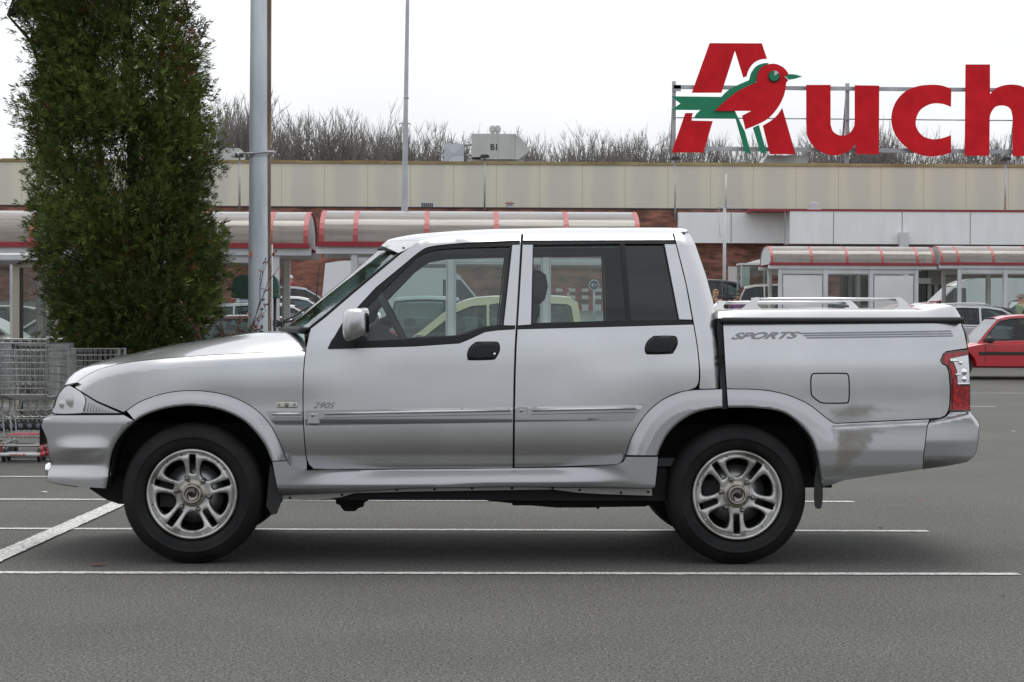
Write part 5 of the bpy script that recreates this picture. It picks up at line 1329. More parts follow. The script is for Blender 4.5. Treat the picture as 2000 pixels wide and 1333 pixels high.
# ---- mouldings, badge, repeater, handles
m1 = [(519,803.5),(590.5,803.5),(591.5,831),(541,831),(534,827)]
m2 = [(595.5,802),(1001,796),(1001,825),(597,832)]
m3 = [(1006,795),(1258,790),(1237,819),(1233,820.5),(1006,824)]
def d_m(t0, t1):
    return lambda px, py: ybase(px, py) - .021*np.clip((np.asarray(py, float)-793)/6, .3, 1)*np.clip((830-np.asarray(py, float))/8, .1, 1)
M1 = side_mesh('side_moulding', m1, CLAD, fen, d_m(0, 0), step=4, shrink=0, rim=.012)
M2 = side_mesh('side_moulding', m2, CLAD, doors_f, d_m(0, 0), step=4, shrink=0, rim=.012)
M3 = side_mesh('side_moulding', m3, CLAD, doors_r, d_m(0, 0), step=4, shrink=0, rim=.012)
def strip(parent, a, b, hw, name='bright_strip', mat=SATIN, off=-.0235):
    for side in (0, 1):
        mb = MB(); p, q = S(*a, off), S(*b, off)
        if side: p, q = mir(p), mir(q)
        mb.tube([p+Vector((.004,0,0)), p, q, q-Vector((.004,0,0))], [hw*.4, hw, hw, hw*.4], 8)
        cb(mb, name, mat, parent[side])
strip(M1, (532,809), (587.5,809), .0075)
strip(M2, (634,808.5), (996.5,801.5), .0075)
strip(M3, (1040,801.5), (1242,797.5), .0075)
GROOVE = pbr('groove_shadow_gap', (.10,.10,.105), .6)
for Mx, a, b in ((M1,(536,816.5),(590,816.5)),(M2,(630,816.5),(1000,810)),(M3,(1038,810),(1239,806))):
    strip(Mx, a, b, .0016, 'groove', GROOVE, -.0205)
for Mx, (x, y) in ((M2,(612,817)),(M3,(1019,808))):
    for side in (0, 1):
        mb = MB(); c = S(x, y, -.023)
        mb.box(c.x-.033, c.x+.033, c.y, c.y+.012, c.z-.032, c.z+.029, bev=.006)
        if side: mb.v = [(v[0], 2*YM-v[1], v[2]) for v in mb.v]
        o = cb(mb, 'moulding_cap', PAINT, Mx[side])
        if not side:
            mb = MB(); c = S(x-1, y-6, -.025); mb.lathe([(0,-.003),(.009,-.002),(.011,.003)], c, 'Y', 14); cb(mb, 'cap_boss', CLAD, o)
rep = MB(); a, b = S(538.5,797,-.004), S(582,784,-.004)
rep.box(a.x, b.x, a.y-.004, a.y+.01, a.z, b.z, bev=.006)
REP = cb(rep, 'side_repeater', pbr('repeater_lens', (.62,.60,.56), .2, .1, coat=1.0), fen[0])
mb = MB()
for x in (545,560,575):
    mb.lathe([(0,-.003),(.006 if x != 560 else .011,-.002),(.008,.002)], S(x, 790.5, -.009), 'Y', 10)
cb(mb, 'repeater_screws', pbr('repeater_screw', (.28,.24,.2), .4), REP)

hnd = [(912,691),(916.5,679),(927,669.5),(936,667.5),(968,667.5),(975,671),(977,679),(976,687),(969.5,699),(962,703.5),(918,704.5),(913,701)]
hnd = smooth_line(hnd, 3, True)
for D, dx, dy in ((doors_f,0,0),(doors_r,347,-11.5)):
    o = [(p[0]+dx, p[1]+dy) for p in hnd]
    H = side_mesh('door_handle', o, BLKG, D, lambda px, py, o=o: ybase(px, py)-.012*sstep(dist_line(px, py, o, True), 0, 6), step=4, shrink=0, rim=.02)
    cup = smooth_line([(922+dx,690+dy),(932+dx,686.5+dy),(958+dx,686+dy),(958+dx,697+dy),(945+dx,699+dy),(925+dx,699+dy)], 3, True)
    side_mesh('handle_recess', cup, DARK, H, lambda px, py: ybase(px, py)-.0135, step=0, shrink=0, rim=.01)
    if dx == 0:
        mb = MB(); mb.lathe([(0,-.003),(.006,-.002),(.007,.003)], S(966, 692, -.013), 'Y', 14); cb(mb, 'key_lock', CHROME, H[0])

def text_mesh(txt, shear=0.0, bold=0.0, spacing=1.0):
    cu = bpy.data.curves.new('lettering', 'FONT'); cu.body = txt; cu.shear = shear; cu.offset = bold; cu.space_character = spacing
    cu.fill_mode = 'FRONT' if hasattr(cu, 'fill_mode') else cu.fill_mode
    o = bpy.data.objects.new('lettering', cu); COL.objects.link(o)
    dg = bpy.context.evaluated_depsgraph_get(); me = bpy.data.meshes.new_from_object(o.evaluated_get(dg))
    bpy.data.objects.remove(o); bpy.data.curves.remove(cu)
    v = np.array([tuple(q.co) for q in me.vertices]); f = [tuple(q.vertices) for q in me.polygons]
    bpy.data.meshes.remove(me)
    v[:, :2] -= v[:, :2].min(0); v[:, :2] /= v[:, :2].max(0)
    return v, f
def letter_on(name, txt, x0, x1, ytop, ybot, mat, parent, shear=0.0, bold=0.0, surf=None, skew=0.0, thick=.0):
    v, f = text_mesh(txt, shear, bold)
    mb = MB(); px = x0+v[:, 0]*(x1-x0); py = ybot+(ytop-ybot)*v[:, 1] + skew*v[:, 0]
    mb.add(surf(px, py), f)
    if thick:
        q = surf(px, py).copy(); mb2 = q+np.array([0, thick, 0]); mb.add(mb2, [g[::-1] for g in f])
    return mb
DECAL = pbr('grey_decal', (.20,.20,.215), .4, .3, coat=.6)
mb = letter_on('d', 'SPORTS', 1428, 1564, 650.0, 663.5, DECAL, bed[0], .55, .04, lambda px, py: PV(px, py, Y0+ybase(px, py)-.0025), -2.0)
DC = cb(mb, 'lettering', DECAL, bed[0], fix=False)
for (xa, ya, xb, yb) in ((1563,651.5,1858,647.2),(1569,655.8,1860,651.8),(1575,660.2,1862,656.4)):
    mb = MB(); a = [(x, ya+(yb-ya)*(x-xa)/(xb-xa)) for x in np.linspace(xa, xb, 14)]
    u = [S(x, y-1.35, -.0025) for x, y in a]; l = [S(x, y+1.35, -.0025) for x, y in a]
    mb.add(u+l, [(i, i+1, 14+i+1, 14+i) for i in range(13)]); cb(mb, 'decal_stripe', DECAL, bed[0], fix=False)
BADGE = pbr('badge_chrome', (.20,.205,.21), .25, .9)
mb = letter_on('d', '290S', 611, 655, 786.5, 798, BADGE, doors_f[0], .45, .0, lambda px, py: PV(px, py, Y0+ybase(px, py)-.005))
cb(mb, 'badge', BADGE, doors_f[0], fix=False)

# ---- dried dirt on the rear flank: its own uneven outline
DIRT = pbr('dried_dirt', (.25,.215,.165), .8)
nt = DIRT.node_tree; b = nt.nodes['Principled BSDF']
t1 = nt.nodes.new('ShaderNodeTexCoord'); n1 = nt.nodes.new('ShaderNodeTexNoise'); n1.inputs['Scale'].default_value = 14; n1.inputs['Detail'].default_value = 3; n1.inputs['Roughness'].default_value = .7
r1 = nt.nodes.new('ShaderNodeValToRGB'); r1.color_ramp.elements[0].position = .28; r1.color_ramp.elements[0].color = (.30,.30,.30,1); r1.color_ramp.elements[1].position = .72; r1.color_ramp.elements[1].color = (.56,.56,.56,1)
nt.links.new(t1.outputs['Object'], n1.inputs['Vector']); nt.links.new(n1.outputs['Fac'], r1.inputs['Fac']); _at = nt.nodes.new('ShaderNodeAttribute'); _at.attribute_name = 'fade'
_ml = nt.nodes.new('ShaderNodeMath'); _ml.operation = 'MULTIPLY'
nt.links.new(r1.outputs['Color'], _ml.inputs[0]); nt.links.new(_at.outputs['Fac'], _ml.inputs[1]); nt.links.new(_ml.outputs[0], b.inputs['Alpha'])
rs = random.Random(5)
def ragged(poly, a):
    return [(x+rs.uniform(-a, a), y+rs.uniform(-a, a)) for x, y in densify(poly, 5)]
d1 = ragged([(1612,798),(1640,794),(1665,786),(1700,785),(1722,797),(1760,798),(1792,802),(1760,808),(1730,806),(1705,810),(1712,818),(1690,821),(1640,824),(1629,822)], 1.8)
ds1 = side_mesh('dirt_stain', d1, DIRT, bed, lambda px, py: ybase(px, py)-.0015, step=3.5, shrink=0, rim=0, sides=(0,))[0]
d2 = ragged([(1633,838),(1700,836),(1750,842),(1722,849),(1706,851),(1709,862),(1697,871),(1702,879),(1688,884),(1681,895),(1670,902),(1658,917),(1638,926),(1626,924),(1632,890)], 1.8)
ds2 = side_mesh('dirt_stain', d2, DIRT, car, lambda px, py: d_low(px, py)-.0015, step=3.5, shrink=0, rim=0, sides=(0,))[0]
for o_, pl_, wd_ in ((ds1, d1, 13), (ds2, d2, 9)):
    V_, F_ = tri_fill(pl_, (), 3.5); at_ = o_.data.attributes.new('fade', 'FLOAT', 'POINT')
    at_.data.foreach_set('value', np.clip(dist_line(V_[:, 0], V_[:, 1], pl_, True)/wd_, 0, 1)*(.75 if wd_ == 13 else 1.0))

# ---- bonnet, roof, windscreen: lofts from flank to flank
def loft(name, near, centre, mat, power=2.4, n=11, thick=None, parent=None):
    """near: world points along the near edge; centre: world points on the mid line"""
    mb = MB(); rr = []
    for a, c in zip(near, centre):
        row = []
        for k in range(2*n+1):
            u = k/n if k <= n else 2-k/n
            s = 1-(1-u)**(power if not callable(power) else power(len(rr)))
            p = Vector((a.x+(c.x-a.x)*s, a.y+(YM-a.y)*u, a.z+(c.z-a.z)*s))
            if k > n: p = mir(p)
            row.append(p)
        rr.append(row)
    mb.rings(rr, closed=False, smooth=True)
    return cb(mb, name, mat, parent, fix=True)
def at_frac(line, n):
    L = [0.0]
    for a, b in zip(line[:-1], line[1:]): L.append(L[-1]+math.hypot(b[0]-a[0], b[1]-a[1]))
    t = np.linspace(0, L[-1], n); l = np.array(line)
    return list(zip(np.interp(t, L, l[:, 0]), np.interp(t, L, l[:, 1])))
nh = at_frac(shoulder, 30); ch = at_frac(hood_top, 30)
near = [P(x, y, Y0+float(d_fender(x, y))) for x, y in nh]
cen = []
for (x, y), a in zip(ch, near):
    q = P(x, y, Y0+.62); cen.append(Vector((q.x-.05*(1-sstep(x, 130, 330))-.0, YM, q.z)))
loft('bonnet', near, cen, PAINT, lambda i: 2.4+4.2*max(0, (i-12)/17), n=16)
# roof
redge = [(778,494.5),(797,486),(815,474.5),(840,467),(885,462),(960,458.8),(1100,457.3),(1313,457.3),(1329,452.5),(1341,453)]
rtop = [(776,487),(785,473),(810,465),(835,459.5),(885,454.5),(960,450.5),(1100,448),(1300,447.5),(1331,448),(1343,452)]
ne = at_frac(smooth_line(redge, 4), 40); nc = [(x, float(np.interp(x, [p[0] for p in rtop], [p[1] for p in rtop]))) for x, y in ne]
near = [P(x, y, Y0+float(ybase(x, y))+.004) for x, y in ne]
cen = [Vector((P(x, y, Y0+.62).x, YM, P(x, y, Y0+.62).z)) for x, y in nc]
cen = [Vector((c.x-.10*(1-sstep(i, 0, 8)), YM, c.z+.012)) for i, c in enumerate(cen)]
loft('roof', near, cen, PAINT, 3.2, 12)
# windscreen
lo, hi = P(606, 645, Y0+.10), P(790, 487, Y0+.235)
lc, hc = P(583, 641, Y0+.55), P(770, 484, Y0+.55)
mb = MB(); rr = []
for i in range(9):
    t = i/8; a = lo.lerp(hi, t); c = lc.lerp(hc, t); c.x -= .09
    a.z += .012*math.sin(math.pi*t); row = []
    for k in range(21):
        u = k/10 if k <= 10 else 2-k/10
        s = 1-(1-u)**2.2
        p = Vector((a.x+(c.x-a.x)*s, a.y+(YM-a.y)*u, a.z+(c.z-a.z)*s+.0))
        row.append(mir(p) if k > 10 else p)
    rr.append(row)
mb.rings(rr, closed=False, smooth=True)
SHIELD = cb(mb, 'windscreen', GLASS_SHIELD)
mb = MB()                                              # black seal round the screen
pts = [P(601, 646, Y0+.095), P(640, 614.5, Y0+.12), P(690, 571.5, Y0+.16), P(740, 529.5, Y0+.195), P(792, 486, Y0+.232)]
mb.tube(pts, .011, 6); mb.tube([mir(p) for p in pts], .011, 6)
mb.tube([r for r in rr[-1]], .012, 6)
cb(mb, 'windscreen_seal', BLKG, SHIELD)
mb = MB(); mb.tube([Vector((r.x-.02, r.y, r.z-.004)) for r in rr[0]], .02, 6); cb(mb, 'cowl', BLKG)
for t in (.25, .62):
    mb = MB(); k = int(t*20); base = rr[0][k]
    mb.tube([base+Vector((-.03,0,.0)), base+Vector((-.045,.0,.03)), rr[1][min(20, k+4)]+Vector((-.02,0,.012)), rr[2][min(20, k+5)]+Vector((-.014,0,.01))], .006, 5)
    cb(mb, 'wiper', BLKG)
# rear window of the cab, with the panel round it
top_l, bot_l = P(1343, 453, Y0+.32), P(1401, 632, Y0+.13)
mb = MB()
def rw(u, t):
    a = top_l.lerp(bot_l, t); return Vector((a.x-.0, a.y+(2*(YM-a.y))*u, a.z))
U = [0, .10, .9, 1.0]; T = [0, .12, .86, 1.25]
for i in range(3):
    for j in range(3):
        if i == 1 and j == 1: continue
        mb.add([rw(U[i], T[j]), rw(U[i+1], T[j]), rw(U[i+1], T[j+1]), rw(U[i], T[j+1])], [(0,1,2,3)])
cb(mb, 'cab_back', PAINT)
mb = MB(); mb.add([rw(.1,.12), rw(.9,.12), rw(.9,.86), rw(.1,.86)], [(0,1,2,3)]); cb(mb, 'rear_window', GLASS_DARK)

# ---- front end between the flanks
def crossing(line, name, mat, bow=.1, y_of=ybase, n=8, parent=None, thick=0):
    rr = []
    for (x, y) in line:
        a = P(x, y, Y0+float(y_of(x, y))); b = mir(a); row = []
        for k in range(2*n+1):
            u = k/(2*n); p = a.lerp(b, u); p.x -= bow*math.sin(math.pi*u)**2; row.append(p)
        rr.append(row)
    mb = MB(); mb.rings(rr, closed=False, smooth=True); return cb(mb, name, mat, parent)
crossing([(151,748),(134,755),(123,763),(114,778)], 'bonnet_lip', PAINT, .05)
GR = crossing([(114,778),(109,792),(105,808)], 'grille', BLKG, .05)
crossing([(105,811),(86,817),(80,832),(91,857),(96,889),(101,910),(94,921),(91,938),(93,941),(110,946),(150,952)], 'front_bumper', CLAD, .05, d_bmpF)
mb = MB(); a = P(82, 846, Y0+.93)
a0 = P(76, 846, Y0+.7); a1 = P(96, 846, YM); mb.box(a0.x, a1.x, YM-.22, YM+.30, a.z-.055, a.z+.06, bev=.008); cb(mb, 'number_plate', BLKG)
for s in (-1, 1):
    mb = MB(); a = P(96, 918, Y0+.5); y = YM+s*.42
    mb.lathe([(0,-.02),(.03,-.018),(.04,0),(.035,.02)], (a.x+.0, y, a.z), 'X', 16); cb(mb, 'tow_eye_cover', CHROME)

# ---- tail end
crossing([(1411,630),(1877,631)], 'bed_top', PAINT, 0)
crossing([(1878,631),(1886.5,652),(1891,682),(1895,751),(1895,804)], 'tailgate', PAINT, -.02)
crossing([(1895,804),(1911,824),(1913,830),(1911,857),(1908,880),(1901,893),(1888,903),(1848,911)], 'rear_bumper', CLAD, -.05, d_bmpR)

# ---- hard bed cover, rubber seal, rails
lid_low = [(1409,621),(1876,620)]
mb = MB(); a, b = P(1411, 626.2, Y0+.055), P(1880, 625.5, Y0+.075)
a.z -= .001; b.z -= .001; mb.tube([a+Vector((0,.05,0)), a, a.lerp(b,.5), b, b+Vector((-.01,.06,0)), mir(b)+Vector((-.01,-.06,0)), mir(b), mir(a.lerp(b,.5)), mir(a)], .0165, 10)
cb(mb, 'bed_seal', BLK)
sec = [(1402,(609,606)),(1417,(608,604)),(1436,(606.5,603)),(1500,(605.5,602)),(1600,(605.3,602)),(1785,(605.3,602)),(1809,(605,598)),(1835,(600,591)),(1858,(597,590)),(1866,(602,597)),(1872,(612,609)),(1876,(619,617))]
rr = []
for x, (yn, yc) in sec:
    lo = P(x, 621.5 if x > 1412 else 622, Y0+.07)
    e = P(x, yn, Y0+.105); c = P(x, yc, Y0+.6)
    row = [lo, Vector((e.x, e.y-.012, e.z-.012)), e]
    for u in (.12,.3,.55,.8,1.0): row.append(Vector((e.x, e.y+(YM-e.y)*u, e.z+(c.z-e.z)*(1-(1-u)**2))))
    rr.append(row+[mir(p) for p in reversed(row[:-1])])
mb = MB(); mb.rings(rr, closed=False); f, l = len(rr[0]), len(rr)
mb.f += [tuple(range(f)), tuple((l-1)*f+k for k in reversed(range(f)))]; mb.m += [0, 0]; mb.sm += [False, False]
LID = cb(mb, 'bed_cover', PAINT, sharp=38)
mb = MB(); c = P(1828, 591, YM); mb.box(c.x-.012, c.x+.006, YM-.12, YM+.12, c.z+.0, c.z+.010, bev=.003); cb(mb, 'brake_light', REDL, LID)
mb = MB()
rise = [(1398,607),(1404,604),(1420,603),(1432,606),(1420,616),(1404,617)]
for side in (0, 1):
    mb = MB()
    bar = [P(1467, 585.5, Y0+.2), P(1520, 585, Y0+.2), P(1640, 585, Y0+.2), P(1757, 585, Y0+.2)]
    if side: bar = [mir(p) for p in bar]
    mb.tube(bar, .0095, 10); RAIL = cb(mb, 'bed_rail', SATIN, LID)
    for outl in ([(1449,605.5),(1456,597),(1466,587.5),(1474,581.5),(1483,581.5),(1485,584),(1480,590),(1479,596),(1486,605.5)],
                 [(1787,605.5),(1778,599),(1768,588),(1759,581.5),(1750,581.5),(1749,584.5),(1754,590),(1755,597),(1748,605.5)]):
        mb = MB(); o = smooth_line(outl, 3, True)
        f0 = lambda x, y: (mir(P(x, y, Y0+.165)) if side else P(x, y, Y0+.165))
        f1 = lambda x, y: (mir(P(x, y, Y0+.235)) if side else P(x, y, Y0+.235))
        mb.prism(o, f0, f1); cb(mb, 'rail_foot', CHROME, RAIL, sharp=50)
# black strip stands in for the shade in the gap between cab and bed
for side in (0, 1):
    mb = MB(); g = [(1401,622),(1412,628),(1411.5,640),(1414,700),(1416,740),(1420,799),(1409,799),(1406,740),(1403,680),(1400,640)]
    f0 = lambda x, y: (mir(P(x, y, Y0+.075-.05*sstep(y, 700, 790))) if side else P(x, y, Y0+.075-.05*sstep(y, 700, 790)))
    f1 = lambda x, y: (mir(P(x, y, Y0+.2)) if side else P(x, y, Y0+.2))
    mb.prism(g, f0, f1); cb(mb, 'cab_bed_gap_shade', BLK)

# ---- door mirrors
for side in (0, 1):
    mb = MB(); rr = []
    ol = smooth_line([(671,612),(676,605),(690,602.5),(704,602.5),(712,607),(715,618),(716,640),(714,652),(702,659),(680,667),(671,660),(669,640)], 2, True)
    for d, k in ((0.0,.86),(-.03,.97),(-.10,1.0),(-.15,.98),(-.185,.9),(-.20,.62)):
        cx, cy = 693, 634
        rr.append([P(cx+(x-cx)*k, cy+(y-cy)*k, Y0-.01+d) for x, y in ol])
    if side: rr = [[mir(p) for p in r] for r in rr]
    mb.rings(rr, caps=True, smooth=True)
    MIR = cb(mb, 'door_mirror', PAINT, doors_f[side], sharp=60)
    mb = MB()
    tri = smooth_line([(643,680),(647,668),(670,626),(690,612),(702,600),(712,603),(704,640),(700,668),(696,681)], 2, True)
    f0 = lambda x, y: (mir(S(x, y, -.02)) if side else S(x, y, -.02)); f1 = lambda x, y: (mir(S(x, y, .01)) if side else S(x, y, .01))
    mb.prism([(642,681),(647,668),(670,628),(697,603),(714,602),(700,640),(692,680)], f0, f1)
    cb(mb, 'mirror_mount', BLKG, MIR)
    # reflecting glass on the rear face, turned to the driver
    c = P(711 if not side else 706, 630, Y0-.09); a = .085; mb = MB()
    pts = []
    for k in range(20):
        t = 2*math.pi*k/20; pts.append(c+Vector((.0-.03*math.copysign(abs(math.cos(t))**.6, math.cos(t)), .075*math.copysign(abs(math.cos(t))**.6, math.cos(t)), .075*math.copysign(abs(math.sin(t))**.6, math.sin(t)))))
    if side: pts = [mir(p) for p in pts]
    mb.add(pts, [tuple(range(20))]); cb(mb, 'mirror_glass', pbr('mirror_silver', (.9,.92,.92), .02, 1.0), MIR)

# ---- interior
mb = MB()
dash = [(628,668),(668,650),(700,648),(725,640),(746,634),(757,637),(764,652),(790,664),(800,690),(800,760),(628,760)]
mb.prism(dash, lambda x, y: P(x, y, Y0+.26), lambda x, y: P(x, y, Y0+1.6)); cb(mb, 'dashboard', INTERIOR)
mb = MB(); c = P(768, 624, Y0+.50); rr = []
ax = Vector((.88, 0, .47)).normalized(); u = Vector((0,1,0)); v = ax.cross(u)
mb.tube([c+u*.185*math.cos(t)+v*.185*math.sin(t) for t in np.linspace(0, 2*math.pi, 33)], .017, 8)
mb.tube([c+u*.17, c-ax*.03, c-u*.17], .014, 6); mb.tube([c-ax*.02, c-ax*.28], .035, 8)
cb(mb, 'steering_wheel', INTERIOR)
for y in (.48, 1.38):
    mb = MB(); rr = []
    for (px, py, hw, th) in ((962,720,.24,.09),(985,690,.24,.085),(1010,650,.235,.08),(1028,615,.22,.07),(1036,598,.17,.05),(1039,594,.10,.03)):
        p = P(px, py, Y0+y); 
        rr.append([Vector((p.x+th*math.cos(t), p.y+hw*math.copysign(abs(math.sin(t))**.6, math.sin(t)), p.z)) for t in np.linspace(0, 2*math.pi, 17)[:-1]])
    mb.rings(rr, caps=True, smooth=True)
    p = P(940, 735, Y0+y); mb.box(p.x-.30, p.x+.22, p.y-.25, p.y+.25, p.z-.12, p.z+.05, bev=.05)
    ST = cb(mb, 'seat', SEATM)
    mb = MB(); rr = []
    for (px, py, hw, th) in ((1044,594,.09,.03),(1046,585,.125,.05),(1050,560,.135,.055),(1048,538,.12,.05),(1044,529,.08,.03)):
        p = P(px, py, Y0+y)
        rr.append([Vector((p.x+th*math.cos(t), p.y+hw*math.copysign(abs(math.sin(t))**.6, math.sin(t)), p.z)) for t in np.linspace(0, 2*math.pi, 17)[:-1]])
    mb.rings(rr, caps=True, smooth=True); cb(mb, 'headrest', SEATM, ST)
mb = MB(); p = P(1300, 700, YM); mb.box(p.x-.1, p.x+.06, YM-.62, YM+.62, p.z-.3, p.z+.16, bev=.05)
p = P(1220, 745, YM); mb.box(p.x-.2, p.x+.2, YM-.62, YM+.62, p.z-.15, p.z+.03, bev=.05); cb(mb, 'rear_bench', SEATM)
# inner door cards, floor, headlining: keep the cabin closed and dark
mb = MB()
for side in (0, 1):
    ol = [(640,684),(810,680),(900,674),(950,652),(1005,647),(1350,640),(1362,700),(1362,752),(1290,780),(1220,890),(1205,905),(612,914),(602,860),(598,720)]
    f0 = lambda x, y: (mir(P(x, y, Y0+.10)) if side else P(x, y, Y0+.10)); f1 = lambda x, y: (mir(P(x, y, Y0+.15)) if side else P(x, y, Y0+.15))
    mb.prism(ol, f0, f1)
    for pil in ([(984,655),(999,482),(1040,482),(1040,650)],[(1212,478),(1340,482),(1375,650),(1226,640)]):
        g0 = lambda x, y: (mir(S(x, y, .022)) if side else S(x, y, .022)); g1 = lambda x, y: (mir(S(x, y, .09)) if side else S(x, y, .09))
        mb.prism(pil, g0, g1)
    g0 = lambda x, y: (mir(S(x, y, .03)) if side else S(x, y, .03)); g1 = lambda x, y: (mir(S(x, y, .10)) if side else S(x, y, .10))
    mb.prism([(640,662),(785,528),(830,497),(870,490),(1010,486),(1320,483),(1320,474),(1010,474),(840,480),(790,505),(640,640)], g0, g1)
a = P(610, 905, Y0); b = P(1400, 905, Y0); mb.box(a.x, b.x, Y0+.12, 2*YM-Y0-.12, a.z-.02, a.z+.02)
cb(mb, 'cabin_lining', INTERIOR)
mb = MB(); a = P(830, 474, Y0); b = P(1335, 474, Y0)
mb.box(a.x, b.x, Y0+.30, 2*YM-Y0-.30, a.z-.005, a.z+.008); cb(mb, 'headlining', pbr('headlining', (.10,.10,.10), .9))

# ---- dark sheets added behind the shut lines as their shade, arch liners, underbody
for side in (0, 1):
    for ol in ([(560,700),(640,690),(1010,650),(1402,640),(1410,760),(1340,775),(1280,800),(1240,860),(1215,905),(1100,912),(610,916),(580,900)],
               [(1420,640),(1870,640),(1885,700),(1845,815),(1700,890),(1640,900),(1600,830),(1550,780),(1480,765),(1422,765)]):
        f0 = lambda x, y: (mir(S(x, y, .05)) if side else S(x, y, .05)); f1 = lambda x, y: (mir(S(x, y, .06)) if side else S(x, y, .06))
        mb = MB(); mb.prism(ol, f0, f1); cb(mb, 'shut_line_backing', DARK)
for ar in (flareF_in, archR):
    for side in (0, 1):
        mb = MB(); pts = [p for p in ar]
        rr = []
        for dy, k in ((.05,0),(.35,6),(.62,6)):
            cx = 374 if ar is flareF_in else 1441
            row = [P(x+(x-cx)/150*k, y-k*.6, Y0) for x, y in pts]
            rr.append([Vector((p.x, Y0+dy, p.z)) for p in row])
        last = rr[-1]; cen = P(374 if ar is flareF_in else 1441, 945, Y0)
        rr.append([Vector((cen.x, Y0+.62, min(p.z, cen.z+.0))) for p in last])
        if side: rr = [[mir(p) for p in r] for r in rr]
        mb.rings(rr, closed=False, smooth=True); cb(mb, 'wheel_arch_liner', DARK)
mb = MB()
def ub(x0, x1, y0, y1, d0, d1): 
    a = P(x0, y1, Y0+.5); b = P(x1, y0, Y0+.5); mb.box(a.x, b.x, Y0+d0, Y0+d1, a.z, b.z)
ub(560, 1290, 905, 966, .14, 1.72)                 # floor pan
ub(230, 1620, 900, 948, .42, .52); ub(230, 1620, 900, 948, 1.34, 1.44); ub(1600, 1780, 880, 905, .42, .52); ub(1600, 1780, 880, 905, 1.34, 1.44)
ub(700, 960, 950, 974, .40, .55); ub(1000, 1290, 950, 984, .38, .6)
ub(200, 1800, 830, 900, .45, 1.40)
ub(1450, 1640, 880, 925, .5, 1.3)
tank = [(940,955),(940,977),(1040,988),(1085,992),(1165,992),(1167,996),(1172,991),(1262,990),(1270,960)]
mb.prism(tank, lambda x, y: P(x, y, Y0+.36), lambda x, y: P(x, y, Y0+.85))
hang = [(650,955),(655,962),(656,984),(664,987),(668,994),(673,999),(694,999),(700,993),(710,990),(712,982),(722,976),(730,972),(735,955)]
mb.prism(hang, lambda x, y: P(x, y, Y0+.5), lambda x, y: P(x, y, Y0+.62))
low = [(175,955),(205,975),(232,985),(320,985),(420,975),(500,960),(500,930),(175,930)]
mb.prism(low, lambda x, y: P(x, y, Y0+.35), lambda x, y: P(x, y, Y0+1.5))
for cx, cy in ((374,967),(1441,970)):
    p = P(cx, cy, Y0); mb.tube([Vector((p.x, Y0+.2, p.z)), Vector((p.x, 2*YM-Y0-.2, p.z))], .05, 10)
p = P(1441, 965, Y0); mb.lathe([(0,-.16),(.12,-.1),(.15,0),(.12,.1),(0,.16)], (p.x, YM, p.z), 'Y', 16)
mb.tube([P(1441, 955, YM), P(760, 945, YM)], .05, 8)
cb(mb, 'chassis', DARK)
for side in (0, 1):                                   # mud flaps
    mb = MB(); o = smooth_line([(1597,902),(1605,902),(1607,945),(1607,975),(1604,992),(1598,994),(1591,988),(1590,950)], 3, True)
    f0 = lambda x, y: (mir(P(x, y, Y0+.02)) if side else P(x, y, Y0+.02)); f1 = lambda x, y: (mir(P(x, y, Y0+.27)) if side else P(x, y, Y0+.27))
    mb.prism(o, f0, f1); cb(mb, 'mud_flap', BLK)
    mb = MB(); o = [(528,905),(535,922),(543,962),(551,970),(548,985),(541,1004),(531,1006),(520,990)]
    f0 = lambda x, y: (mir(P(x, y, Y0+.05)) if side else P(x, y, Y0+.05)); f1 = lambda x, y: (mir(P(x, y, Y0+.28)) if side else P(x, y, Y0+.28))
    mb.prism(o, f0, f1); cb(mb, 'mud_flap', BLK)
# aerial on the far wing
mb = MB(); a, b = P(615, 606, Y0+1.70), P(624, 520, Y0+1.70); a2 = P(613, 645, Y0+1.70)
mb.tube([a2, a, b], [.006,.005,.003], 6); cb(mb, 'aerial', BLKG)
mb = MB(); p = P(509.5, 648, Y0+.62); mb.lathe([(.014,-.02),(.013,.0),(.008,.007),(0,.009)], p, 'Z', 10); cb(mb, 'washer_nozzle', BLKG)

